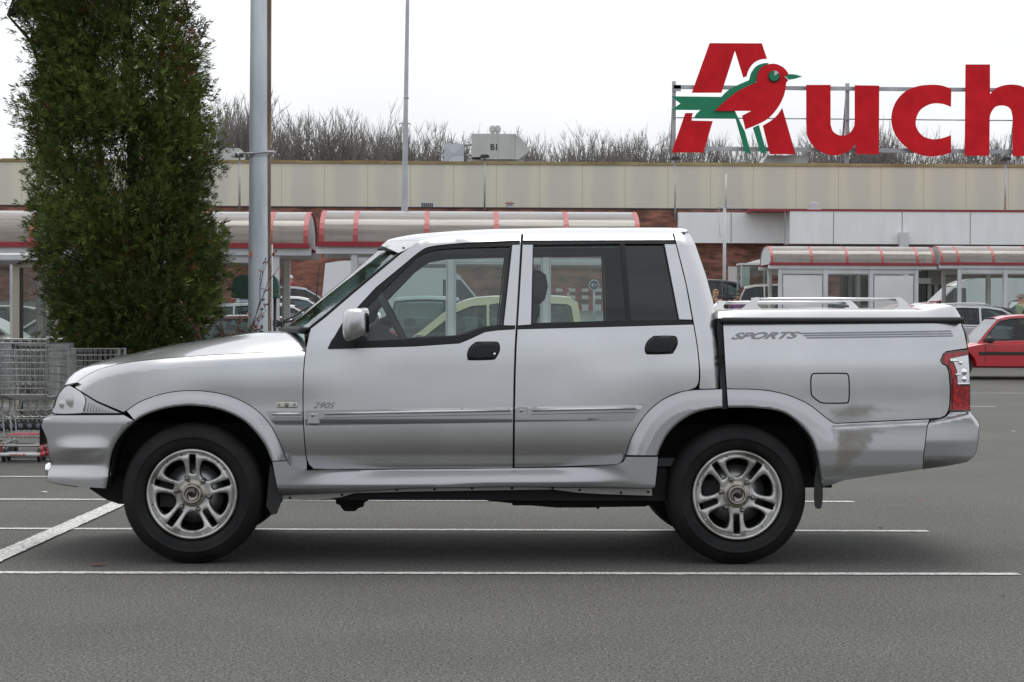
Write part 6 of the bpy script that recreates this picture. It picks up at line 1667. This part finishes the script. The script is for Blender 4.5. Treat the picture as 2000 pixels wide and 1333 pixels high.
# ---- wheels
TYRE = pbr('tyre_rubber', (.009,.009,.0095), .7, spec=.25)
noise_col(TYRE, (.006,.006,.0065), (.014,.0135,.013), 7, 6, bump=.15, bump_scale=60)
ALLOY = pbr('alloy_wheel', (.50,.50,.485), .42, .85)
noise_col(ALLOY, (.27,.255,.235), (.56,.555,.54), 7, 5, .3, .58)
ALLOYD = pbr('dirty_shaded_barrel', (.09,.087,.08), .6, .4)  # real dirt, with shade painted in so the spoke gaps look dark
HUBM = pbr('hub_cap_metal', (.36,.33,.29), .38, .9)
DISC = pbr('brake_disc', (.30,.30,.30), .35, .9)
def make_wheel(c, rot, side, detail=True):
    """c: wheel centre on the outer tyre face; side +1 near (outer face towards -Y), -1 far"""
    R = .353
    def T(r, h, a): return Vector((c.x+r*math.cos(a), c.y+side*h, c.z+r*math.sin(a)))
    prof_t = [(.232,.030),(.238,.012),(.252,.003),(.272,-.004),(.284,-.0045),(.286,-.008),(.293,-.008),(.295,-.0035),(.303,-.001),(.316,.006),(.330,.020),(.342,.030),(.3475,.042),(.351,.060),(.353,.10),(.353,.16),(.351,.20),(.345,.225),(.325,.25),(.29,.258),(.25,.255),(.225,.235)]
    mb = MB(); N = 96; rr = []
    for r, h in prof_t:
        rr.append([T(r, h, 2*math.pi*k/N) for k in range(N)])
    mb.rings(rr, smooth=True)
    # tread blocks on the shoulder
    for k in range(N//1):
        a0, a1 = 2*math.pi*(k+.12)/N, 2*math.pi*(k+.82)/N
        for h0, h1, ra, rb in ((.030,.062,.344,.3545),(.068,.12,.3545,.3565),(.13,.19,.3565,.3565),(.198,.232,.3545,.345)):
            o = .4*(2*math.pi/N)*((h0 > .06)-(h0 > .12))
            mb.add([T(ra,h0,a0+o), T(ra,h0,a1+o), T(rb,h1,a1+o), T(rb,h1,a0+o), T(ra-.02,h0,a0+o), T(ra-.02,h0,a1+o), T(rb-.02,h1,a1+o), T(rb-.02,h1,a0+o)],
                   [(0,1,2,3),(0,4,5,1),(1,5,6,2),(2,6,7,3),(3,7,4,0)])
    W = cb(mb, 'wheel', TYRE, car, fix=False)
    mb = MB()
    for prof_r, mi in (([(.230,.032),(.2285,.012),(.2225,.006),(.216,.008),(.2115,.018),(.205,.038)], 0), ([(.205,.038),(.200,.12),(.198,.22)], 1)):
        mb.rings([[T(r, h, 2*math.pi*k/72) for k in range(72)] for r, h in prof_r], smooth=True, mi=mi)
    # spoke face: a dished plate with five slotted spokes
    def dish(x, y):
        r = math.hypot(x, y); return .052 - .030*float(sstep(r, .06, .20)) + .010*float(sstep(r, .19, .207))
    outer = [(.2075*math.cos(2*math.pi*k/80), .2075*math.sin(2*math.pi*k/80)) for k in range(80)]
    holes = []; slots = []
    for k in range(5):
        ac = rot+2*math.pi*k/5+math.pi/5
        def pl(r, da): return (r*math.cos(ac+da), r*math.sin(ac+da))
        holes.append(smooth_line([pl(.090,-.02),pl(.106,-.27),pl(.150,-.36),pl(.180,-.30),pl(.187,0),pl(.180,.30),pl(.150,.36),pl(.106,.27)], 4, True))
        a2 = rot+2*math.pi*k/5; ca, sa = math.cos(a2), math.sin(a2)
        sl_ = smooth_line([(.100,0),(.103,.0115),(.114,.0145),(.19,.0165),(.198,.013),(.199,0),(.198,-.013),(.19,-.0165),(.114,-.0145),(.103,-.0115)], 3, True)
        holes.append([(x*ca-y*sa, x*sa+y*ca) for x, y in sl_])
    V, F = tri_fill(outer, holes, .011)
    # spokes crowned across their width
    def hgt(x, y):
        d = min(float(dist_line(np.array([x]), np.array([y]), h, True)[0]) for h in holes)
        return dish(x, y) + .004*(1-min(1, d/.006))**2
    top = [Vector((c.x+x, c.y+side*hgt(x, y), c.z+y)) for x, y in V]
    mb.add(top, F, 0, True)
    for h in holes:
        d = densify(h, .0088); m = len(d)
        a = [Vector((c.x+x, c.y+side*(dish(x, y)+.004), c.z+y)) for x, y in d]; b = [Vector((p.x, p.y+side*.05, p.z)) for p in a]
        mb.add(a+b, [(i, (i+1) % m, m+(i+1) % m, m+i) for i in range(m)], 1, True)
    RIM = cb(mb, 'rim', [ALLOY, ALLOYD], W)
    mb = MB()
    mb.rings([[T(r, h, 2*math.pi*k/40) for k in range(40)] for r, h in ((.070,.052),(.052,.045),(.049,.012),(.046,.004),(.042,.002),(.036,.004),(.0,.004))], smooth=True)
    HUB = cb(mb, 'hub_cap', HUBM, RIM, sharp=35)
    if detail:
        mb = MB()                                   # emblem: a ring with two opposed curls
        ring = [T(.034, .001, t) for t in np.linspace(0, 2*math.pi, 41)]
        mb.tube(ring, .0022, 5)
        for s in (0, math.pi):
            mb.tube([T(.006+.022*(i/10), .001, rot+s+2.6*i/10) for i in range(11)], [.0075-.005*i/10 for i in range(11)], 6)
        mb.lathe([(0,-.002),(.014,-.001),(.015,.003)], T(0, .002, 0), 'Y', 20); cb(mb, 'hub_emblem', BLKG, HUB)
        for k in range(6):
            mb = MB(); a = rot+math.pi/2*0+2*math.pi*k/6+.35
            q = T(.083, .05, a)
            mb.rings([[Vector((q.x+r*math.cos(t), q.y-side*h, q.z+r*math.sin(t))) for t in np.linspace(0, 2*math.pi, 13)[:-1]] for r, h in ((.017,-.01),(.013,.004),(.0125,.018),(.009,.026),(.0,.029))], smooth=True)
            cb(mb, 'lug_nut', pbr('lug_nut_steel', (.22,.21,.20), .35, .9), RIM)
    mb = MB()
    mb.rings([[T(r, h, 2*math.pi*k/40) for k in range(40)] for r, h in ((.05,.10),(.15,.10),(.152,.13))], smooth=True)
    mb.rings([[T(r, h, 2*math.pi*k/40) for k in range(40)] for r, h in ((.0,.20),(.199,.20))], mi=1)
    mb.box(c.x-.17, c.x-.09, min(c.y+side*.08, c.y+side*.15), max(c.y+side*.08, c.y+side*.15), c.z-.07, c.z+.07, mi=1)
    cb(mb, 'brake_disc', [DISC, DARK], W)
for (cx, rot) in ((374, math.pi/2),(1441, -math.pi/2)):
    c = P(cx, 969, Y0); c.z = .3535
    make_wheel(c, rot, 1); make_wheel(mir(c), rot+.4, -1, False)
# ================================================================== shopping trolleys
ZINC = pbr('zinc_wire', (.36,.365,.36), .36, .9); TRED = pbr('trolley_red', (.42,.02,.028), .4); TWH = pbr('trolley_white', (.62,.62,.61), .4); TBL = pbr('trolley_wheel_cap', (.16,.18,.22), .5)
def make_trolley(loc, rz, label):
    """nose towards +x; baskets taper to the nose so they nest"""
    t = empty('shopping_trolley', loc, rz, label, 'trolley', 'shopping trolleys parked by the shelter')
    xr, xn = -.42, .45
    def w_(x): return .275-.05*(x-xr)/(xn-xr)
    zt_ = 1.045
    def zb_(x): return .52+.07*(x-xr)/(xn-xr)
    mb = MB(); r = .0030
    for s in (-1, 1):
        for x in np.linspace(xr, xn, 14): mb.tube([(x, s*w_(x)*.93, zb_(x)), (x, s*w_(x), zt_)], r, 3, caps=False, smooth=False)
        for k in np.linspace(0, 1, 8): mb.tube([(xr, s*w_(xr)*(.93+.07*k), zb_(xr)+(zt_-zb_(xr))*k), (xn, s*w_(xn)*(.93+.07*k), zb_(xn)+(zt_-zb_(xn))*k)], r*1.05 if k not in (0,1) else .006, 3 if k not in (0,1) else 6, caps=False)
    for y in np.linspace(-w_(xn), w_(xn), 11): mb.tube([(xn, y*.93, zb_(xn)), (xn+.02, y, zt_)], r, 3, caps=False)
    for k in np.linspace(0, 1, 9): q = w_(xn)*(.93+.07*k); z = zb_(xn)+(zt_-zb_(xn))*k; mb.tube([(xn+.02*k, -q, z), (xn+.02*k, q, z)], r*1.05 if k not in (0,1) else .006, 3, caps=False)
    for y in np.linspace(-w_(xr)*.9, w_(xr)*.9, 11): mb.tube([(xr, y, zb_(xr)), (xn, y*w_(xn)/w_(xr), zb_(xn))], r, 3, caps=False)
    for x in np.linspace(xr, xn, 9): mb.tube([(x, -w_(x)*.93, zb_(x)), (x, w_(x)*.93, zb_(x))], r, 3, caps=False)
    for y in np.linspace(-w_(xr), w_(xr), 11): mb.tube([(xr, y*.93, zb_(xr)+.02), (xr+.05, y, zt_)], r, 3, caps=False)
    mb.build('basket', ZINC, t, fix=False)
    mb = MB()
    for s in (-1, 1):
        mb.tube([(xr-.10, s*.26, 1.01), (xr-.03, s*.265, .97), (xr+.02, s*.26, .52), (xr-.08, s*.26, .20), (xr+.0, s*.26, .14), (xn+.03, s*.20, .14), (xn+.06, s*.17, .15)], .008, 6)
        mb.tube([(xr+.02, s*.26, .52), (xn-.05, s*.21, .58)], .009, 6)
    mb.tube([(xn+.06, -.17, .15), (xn+.06, .17, .15)], .011, 6); mb.build('chassis', ZINC, t)
    mb = MB()
    for y in np.linspace(-.20, .20, 9): mb.tube([(xr+.10, y, .23), (xn+.02, y*.8, .22)], .004, 4, caps=False)
    for x in (xr+.1, 0, xn+.02): mb.tube([(x, -.22, .23), (x, .22, .23)], .007, 5)
    TR = mb.build('lower_tray', ZINC, t, fix=False)
    mb = MB(); mb.box(xn-.20, xn+.0, -.13, .13, .236, .243, bev=.002); mb.build('tray_plate', TRED, TR)
    mb = MB(); mb.tube([(xr-.10, -.24, 1.01), (xr-.10, .24, 1.01)], .017, 10); H = mb.build('handle', TRED, t)
    for s in (-1, 1):
        mb = MB(); mb.box(xr-.125, xr-.07, s*.255-.02, s*.255+.02, 0.98, 1.04, bev=.01); mb.build('handle_end', TRED, H)
    mb = MB(); mb.tube([(xn+.09, -.20, .075), (xn+.09, .20, .075)], .016, 10); B = mb.build('bumper_bar', TWH, t)
    for s in (-1, 1):
        mb = MB(); mb.tube([(xn+.09, s*.19, .075), (xn+.09, s*.215, .075)], [.02,.024], 10); mb.tube([(xn+.085, s*.205, .08), (xn+.06, s*.19, .16)], .011, 6); mb.build('corner_buffer', TRED, B)
    mb = MB()
    for y in np.linspace(-.16, .16, 6): mb.tube([(xr+.03, y, .62), (xr+.12, y, .97)], .004, 4, caps=False)
    mb.tube([(xr+.03,-.17,.62),(xr+.03,.17,.62)], .006, 5); mb.tube([(xr+.12,-.17,.97),(xr+.12,.17,.97)], .006, 5); mb.build('child_seat', ZINC, t, fix=False)
    for x, s in ((xr+.05,-1),(xr+.05,1),(xn-.05,-1),(xn-.05,1)):
        mb = MB(); y = s*(.24 if x < 0 else .155); mb.lathe([(0,-.016),(.05,-.015),(.06,-.008),(.06,.008),(.05,.015),(0,.016)], (x, y, .061), 'Y', 20); W_ = mb.build('wheel', TRIM, t, sharp=40)
        mb = MB(); mb.lathe([(0,-.019),(.026,-.018),(.03,-.014)], (x, y, .061), 'Y', 14); mb.lathe([(0,.019),(.026,.018),(.03,.014)], (x, y, .061), 'Y', 14); mb.build('wheel_cap', TBL, W_)
        mb = MB(); mb.tube([(x, y, .065), (x-.02, y, .14)], .014, 6); mb.build('fork', ZINC, W_)
    return t
def cart_copy(src, loc, rz, label):
    c = copy_tree(src); c.location = loc; c.rotation_euler = (0, 0, rz); c['label'] = label; return c
q = P(36, 800, 18.45)
T0 = make_trolley((q.x, 18.95, 0), -math.pi/2+.02, 'front trolley of the stack left of the headlight, its nose towards the viewer')
nose = [c for c in T0.children if c.name.startswith('bumper_bar')][0]
for k in range(1, 2): cart_copy(T0, (q.x+.004*k, 18.95+.19*k, 0), -math.pi/2+.02, 'trolley nested behind the front one left of the headlight')
for o in [T0]+[c for c in bpy.data.objects if c.get('label', '').startswith('trolley nested behind')]:
    for h in o.children:
        if h.name.split('.')[0] != 'handle': continue
        h.data = h.data.copy(); h.data.materials[0] = pbr('grey_handle', (.12,.12,.12), .5)
        for e in h.children: e.data = e.data.copy(); e.data.materials[0] = TRIM
# lettering on the front trolley's bumper bar and the round swivel wheel that shows under it
cu_v, cu_f = text_mesh('Auchan', .25, .02); mb = MB()
mb.add([(.562, -.075+.15*(1-v[0])-.03+.03, .0655+.020*v[1]) for v in cu_v], cu_f); mb.build('lettering', TRED, nose, fix=False)
q2 = P(-70, 800, 19.2)
for k in range(1): cart_copy(T0, (q2.x+.004*k, 19.1+.19*k, 0), -math.pi/2-.04, 'trolley of the stack cut by the left edge of the picture')
for k in range(9):
    p = P(-12+17*k, 662, 24.2); cart_copy(T0, (p.x+.52, 24.2+.01*k, 0.0), R_(2), 'red handled trolley in the row behind the front stack')
for k in range(2):
    p = P(176+5*k, 700, 19.5); cart_copy(T0, (p.x, 19.55+.2*k, 0), R_(-76), 'trolley nested between the conifer and the nose of the pickup').scale = (1, 1, .95)
for c in bpy.data.objects:
    if c.name.startswith('bumper_bar.') and not c.children: pass
for c in list(bpy.data.objects):                       # only the front trolley shows its lettering
    if c.name.startswith('lettering') and c.parent and c.parent.name.startswith('bumper_bar.'): bpy.data.objects.remove(c)

# ================================================================== people
def skin_mesh(name, pts, edges, mats, parent, sub=1):
    me = bpy.data.meshes.new(name); me.from_pydata([p[:3] for p in pts], edges, [])
    o = bpy.data.objects.new(name, me); COL.objects.link(o)
    m = o.modifiers.new('s', 'SKIN'); m.use_smooth_shade = True
    for i, p in enumerate(pts):
        r = p[3]; r = r if isinstance(r, tuple) else (r, r); me.skin_vertices[0].data[i].radius = r
        me.skin_vertices[0].data[i].use_root = (i == 0)
    s = o.modifiers.new('u', 'SUBSURF'); s.levels = sub; s.render_levels = sub
    out = bpy.data.meshes.new_from_object(o.evaluated_get(bpy.context.evaluated_depsgraph_get()))
    bpy.data.objects.remove(o); bpy.data.meshes.remove(me)
    out.name = name; out.polygons.foreach_set('use_smooth', [True]*len(out.polygons))
    return link(name, out, mats, parent)
SKIN = pbr('skin', (.45,.26,.19), .6)
def person(loc, rz, label, top, legs_c, hair, hair_kind, H=1.72, stride=.0, armL=None, armR=None, bow=0.0, bag=None):
    """faces +x"""
    k = H/1.72; t = empty('person', loc, rz, label, 'person')
    J = dict(pel=(0,0,.95), wst=(0,0,1.08), chs=(.01,0,1.28), nck=(.0,0,1.44), hd0=(.02+bow*.05,0,1.52), hd1=(.03+bow*.10,0,1.60-bow*.02), hd2=(.02+bow*.10,0,1.67-bow*.04))
    pts = [(*J['pel'], (.13,.10)), (*J['wst'], (.12,.09)), (*J['chs'], (.145,.10)), (*J['nck'], .055), (*J['hd0'], .062), (*J['hd1'], (.078,.088)), (*J['hd2'], .06)]
    E = [(0,1),(1,2),(2,3),(3,4),(4,5),(5,6)]
    cl = {'top': [(*J['pel'], (.155,.12)), (*J['wst'], (.15,.115)), (*J['chs'], (.17,.122)), (0,0,1.40,.085)], 'topE': [(0,1),(1,2),(2,3)], 'leg': [(0,0,.97,(.15,.115))], 'legE': []}
    hands = {}
    for s in (-1, 1):
        arm = (armL if s > 0 else armR) or [(.0,s*.20,1.38),(-.02,s*.255,1.12),(.06,s*.25,.88)]
        b = len(pts); pts += [(*arm[0], .06), (*arm[1], .042), (*arm[2], .03)]; E += [(2,b),(b,b+1),(b+1,b+2)]
        w = Vector(arm[2]); d = (w-Vector(arm[1])).normalized(); sd = Vector((d.z, 0, -d.x)).normalized() if abs(d.y) < .9 else Vector((1,0,0))
        pal = w+d*.06; pts.append((*pal, (.035,.016))); E.append((b+2, b+3))
        for j in range(4):
            o = sd*(.026-.0175*j); L = (.065,.075,.07,.055)[j]; c = len(pts)
            curl = Vector((.012,-s*.014,0))
            pts += [(*(pal+d*.03+o), .0095), (*(pal+d*(.03+L*.55)+o+curl*.5), .0085), (*(pal+d*(.03+L)+o+curl*1.6), .0075)]; E += [(b+3,c),(c,c+1),(c+1,c+2)]
        c = len(pts); pts += [(*(w+d*.035+sd*.035), .011), (*(w+d*.075+sd*.05), .009)]; E += [(b+3,c),(c,c+1)]
        b2 = len(cl['top']); cl['top'] += [(arm[0][0],arm[0][1],arm[0][2],.078), (*arm[1],.060), (*(Vector(arm[1]).lerp(w,.93)),.045)]; cl['topE'] += [(2,b2),(b2,b2+1),(b2+1,b2+2)]
        st = stride*s; b = len(pts)
        hip, knee, ank = (0,s*.09,.90), (.03+st*.5,s*.10,.50), (st-.02-(.06 if st < 0 else 0),s*.10,.09)
        pts += [(*hip,.085),(*knee,.055),(*ank,.038),(ank[0]+.09,s*.11,.035,(.035,.028)),(ank[0]+.16,s*.115,.03,(.034,.02))]; E += [(0,b),(b,b+1),(b+1,b+2),(b+2,b+3),(b+3,b+4)]
        b3 = len(cl['leg']); cl['leg'] += [(*hip,.10),(*knee,.072),(ank[0],ank[1],.10,.058)]; cl['legE'] += [(0,b3),(b3,b3+1),(b3+1,b3+2)]
        mb = MB(); a = ank; mb.rings([[(a[0]+x*sc+.04, a[1]+y*sc, z) for x, y in ((.14,0),(.11,.042),(0,.045),(-.10,.038),(-.12,0),(-.10,-.038),(0,-.045),(.11,-.042))] for z, sc in ((.0,1),(.03,1.02),(.07,.86),(.10,.55))], caps=True, smooth=True)
        SH = mb.build('shoe', TRIM, t)
    sc = [k]*3
    B = skin_mesh('body', pts, E, SKIN, t)
    skin_mesh('jacket', cl['top'], cl['topE'], top, t); skin_mesh('trousers', cl['leg'], cl['legE'], legs_c, t)
    hx, hz = J['hd1'][0], J['hd1'][2]
    mb = MB()                                             # nose, ears
    mb.rings([[(hx+.085,0,hz+.03),(hx+.08,.008,hz+.0),(hx+.08,-.008,hz+.0)],[(hx+.108,0,hz-.012),(hx+.09,.016,hz-.016),(hx+.09,-.016,hz-.016)]], caps=True)
    mb.build('nose', SKIN, B)
    for s in (-1, 1):
        mb = MB(); mb.lathe([(0,-.008),(.022,-.006),(.026,.004),(.018,.01)], (hx-.005, s*.083, hz), 'Y', 10); mb.build('ear', SKIN, B)
        mb = MB(); mb.lathe([(0,.006),(.009,.004),(.011,0)], (hx+.082, s*.03, hz+.018), 'X', 10); mb.build('eye', TRIM, B)
    mb = MB(); mb.box(hx+.078, hx+.09, -.022, .022, hz-.045, hz-.036, bev=.003); mb.build('mouth', pbr('lips', (.30,.11,.10), .6), B)
    if hair_kind:
        mb = MB(); rr = []
        low = {'short': -.02, 'long': -.12, 'hat': .02, 'fringe': -.02}[hair_kind]
        for i in range(9):
            a = math.pi/2*(1-i/8); z = hz+.025+.098*math.sin(a) if i < 8 else hz+low
            q = .098*math.cos(a) if i else .001
            rr.append([(hx-.012+q*math.cos(b)*(1.04 if math.cos(b) < 0 else (.92 if i < 6 else .55)), q*math.sin(b)*.93, z-(0 if math.cos(b) < .3 else -.03*(i > 6))) for b in np.linspace(0, 2*math.pi, 19)[:-1]])
        if hair_kind == 'fringe': rr = rr[5:]
        mb.rings(rr, smooth=True); mb.build('hat' if hair_kind == 'hat' else 'hair', hair, t, fix=False)
    t.scale = sc
    return t
CL = lambda n, c: pbr(n, c, .85)
def at(px, Y): q = P(px, 640, Y); return (q.x, Y, gz(Y))
person(at(568, 82), R_(205), 'elderly person with white hair in a red jacket by the brick wall', CL('red_wool', (.32,.015,.03)), CL('dark_cloth', (.02,.02,.022)), pbr('white_hair', (.65,.63,.60), .8), 'short', 1.62, .12)
person(at(560, 82.8), R_(200), 'person in a dark coat walking beside the one in the red jacket', CL('navy_coat', (.018,.018,.025)), CL('dark_cloth', (.02,.02,.022)), pbr('grey_hair', (.40,.33,.28), .8), 'short', 1.66, .1)
person(at(1397, 62), R_(-75), 'fair haired woman in a maroon top raising a hand to her face', CL('maroon_top', (.13,.022,.035)), CL('blue_jeans', (.05,.07,.12)), pbr('fair_hair', (.36,.22,.11), .8), 'long', 1.63, 0, armR=[(.0,-.20,1.38),(.10,-.26,1.20),(.13,-.14,1.42)])
person(at(1441, 61), R_(-100), 'child in a grey knitted hat and lilac scarf looking down', CL('lilac_jacket', (.22,.10,.22)), CL('dark_cloth', (.02,.02,.022)), pbr('knit_grey', (.12,.11,.085), .9), 'hat', 1.55, 0, bow=.8)
person(at(1995, 51), R_(150), 'balding man in a pale green jacket at the right edge', CL('pale_green_jacket', (.21,.27,.17)), CL('grey_trousers', (.10,.10,.10)), pbr('grey_fringe', (.25,.23,.21), .8), 'fringe', 1.83, .12)

# ================================================================== motorcycle beyond the bonnet
MY = 24.0; q = P(566, 640, MY); mo = empty('motorcycle', (q.x, MY, 0), R_(70), 'dark motorcycle with chrome handlebars parked behind the bonnet', 'motorcycle')
def mo_(mb, n, m, par=None, **k): return mb.build(n, m, par or mo, **k)
for x in (-.70, .72):
    mb = MB(); mb.lathe([(.25,-.05),(.29,-.06),(.315,-.04),(.32,0),(.315,.04),(.29,.06),(.25,.05)], (x,0,.32), 'Y', 32); W_ = mo_(mb, 'wheel', TYR, sharp=50)
    mb = MB(); mb.lathe([(.25,-.03),(.24,0),(.25,.03)], (x,0,.32), 'Y', 32); mb.lathe([(0,-.06),(.05,-.05),(.05,.05),(0,.06)], (x,0,.32), 'Y', 12)
    for k in range(6): a = k*math.pi/3; mb.tube([(x+.05*math.cos(a),0,.32+.05*math.sin(a)),(x+.24*math.cos(a),0,.32+.24*math.sin(a))], .012, 5)
    mo_(mb, 'rim', CHROME, W_)
mb = MB()
for s in (-1, 1): mb.tube([(.72,s*.08,.32),(.52,s*.08,.80),(.44,s*.07,1.02)], .022, 8)
mo_(mb, 'fork', CHROME)
mb = MB(); mb.tube([(.44,0,.95),(.2,0,.55),(-.2,0,.42),(-.70,0,.32)], .03, 8); mb.box(-.22,.22,-.16,.16,.34,.66, bev=.05); mo_(mb, 'engine_frame', TRIM)
mb = MB(); mb.rings([[(x, h*math.cos(a), .86+.13*v*math.sin(a)) for a in np.linspace(0, 2*math.pi, 13)[:-1]] for x, h, v in ((.40,.03,.3),(.30,.13,.9),(.10,.16,1.0),(-.08,.12,.75),(-.14,.05,.4))], caps=True, smooth=True); mo_(mb, 'fuel_tank', C_BLK)
mb = MB(); mb.rings([[(x, h*math.cos(a), z+.05*math.sin(a)) for a in np.linspace(0, 2*math.pi, 13)[:-1]] for x, h, z in ((-.10,.08,.80),(-.3,.15,.79),(-.6,.14,.86),(-.88,.08,.90))], caps=True, smooth=True); mo_(mb, 'seat', TRIM)
mb = MB(); mb.tube([(.30,-.36,1.06),(.40,-.22,1.10),(.43,0,1.06),(.40,.22,1.10),(.30,.36,1.06)], .014, 8); HB = mo_(mb, 'handlebar', CHROME)
for s in (-1, 1):
    mb = MB(); mb.tube([(.31,s*.35,1.065),(.25,s*.42,1.045)], .02, 8); mo_(mb, 'grip', TRIM, HB)
    mb = MB(); mb.tube([(.37,s*.27,1.09),(.38,s*.33,1.20)], .006, 5); mb.rings([[(.38+d, s*.35+.065*r*math.cos(a), 1.235+.045*r*math.sin(a)) for a in np.linspace(0, 2*math.pi, 15)[:-1]] for d, r in ((.03,.5),(.015,.95),(-.005,1.0),(-.008,.8))], caps=True, smooth=True); mo_(mb, 'mirror', TRIM, HB)
    mb = MB(); mb.lathe([(0,.05),(.05,.045),(.055,0),(.04,-.04)], (.47, s*.075, 1.14), 'X', 16); mo_(mb, 'clock', CHROME, HB, sharp=40)
mb = MB(); mb.lathe([(0,.10),(.08,.09),(.09,.05),(.07,-.04),(0,-.06)], (.52,0,.95), 'X', 20); mo_(mb, 'headlight', CHROME, sharp=40)
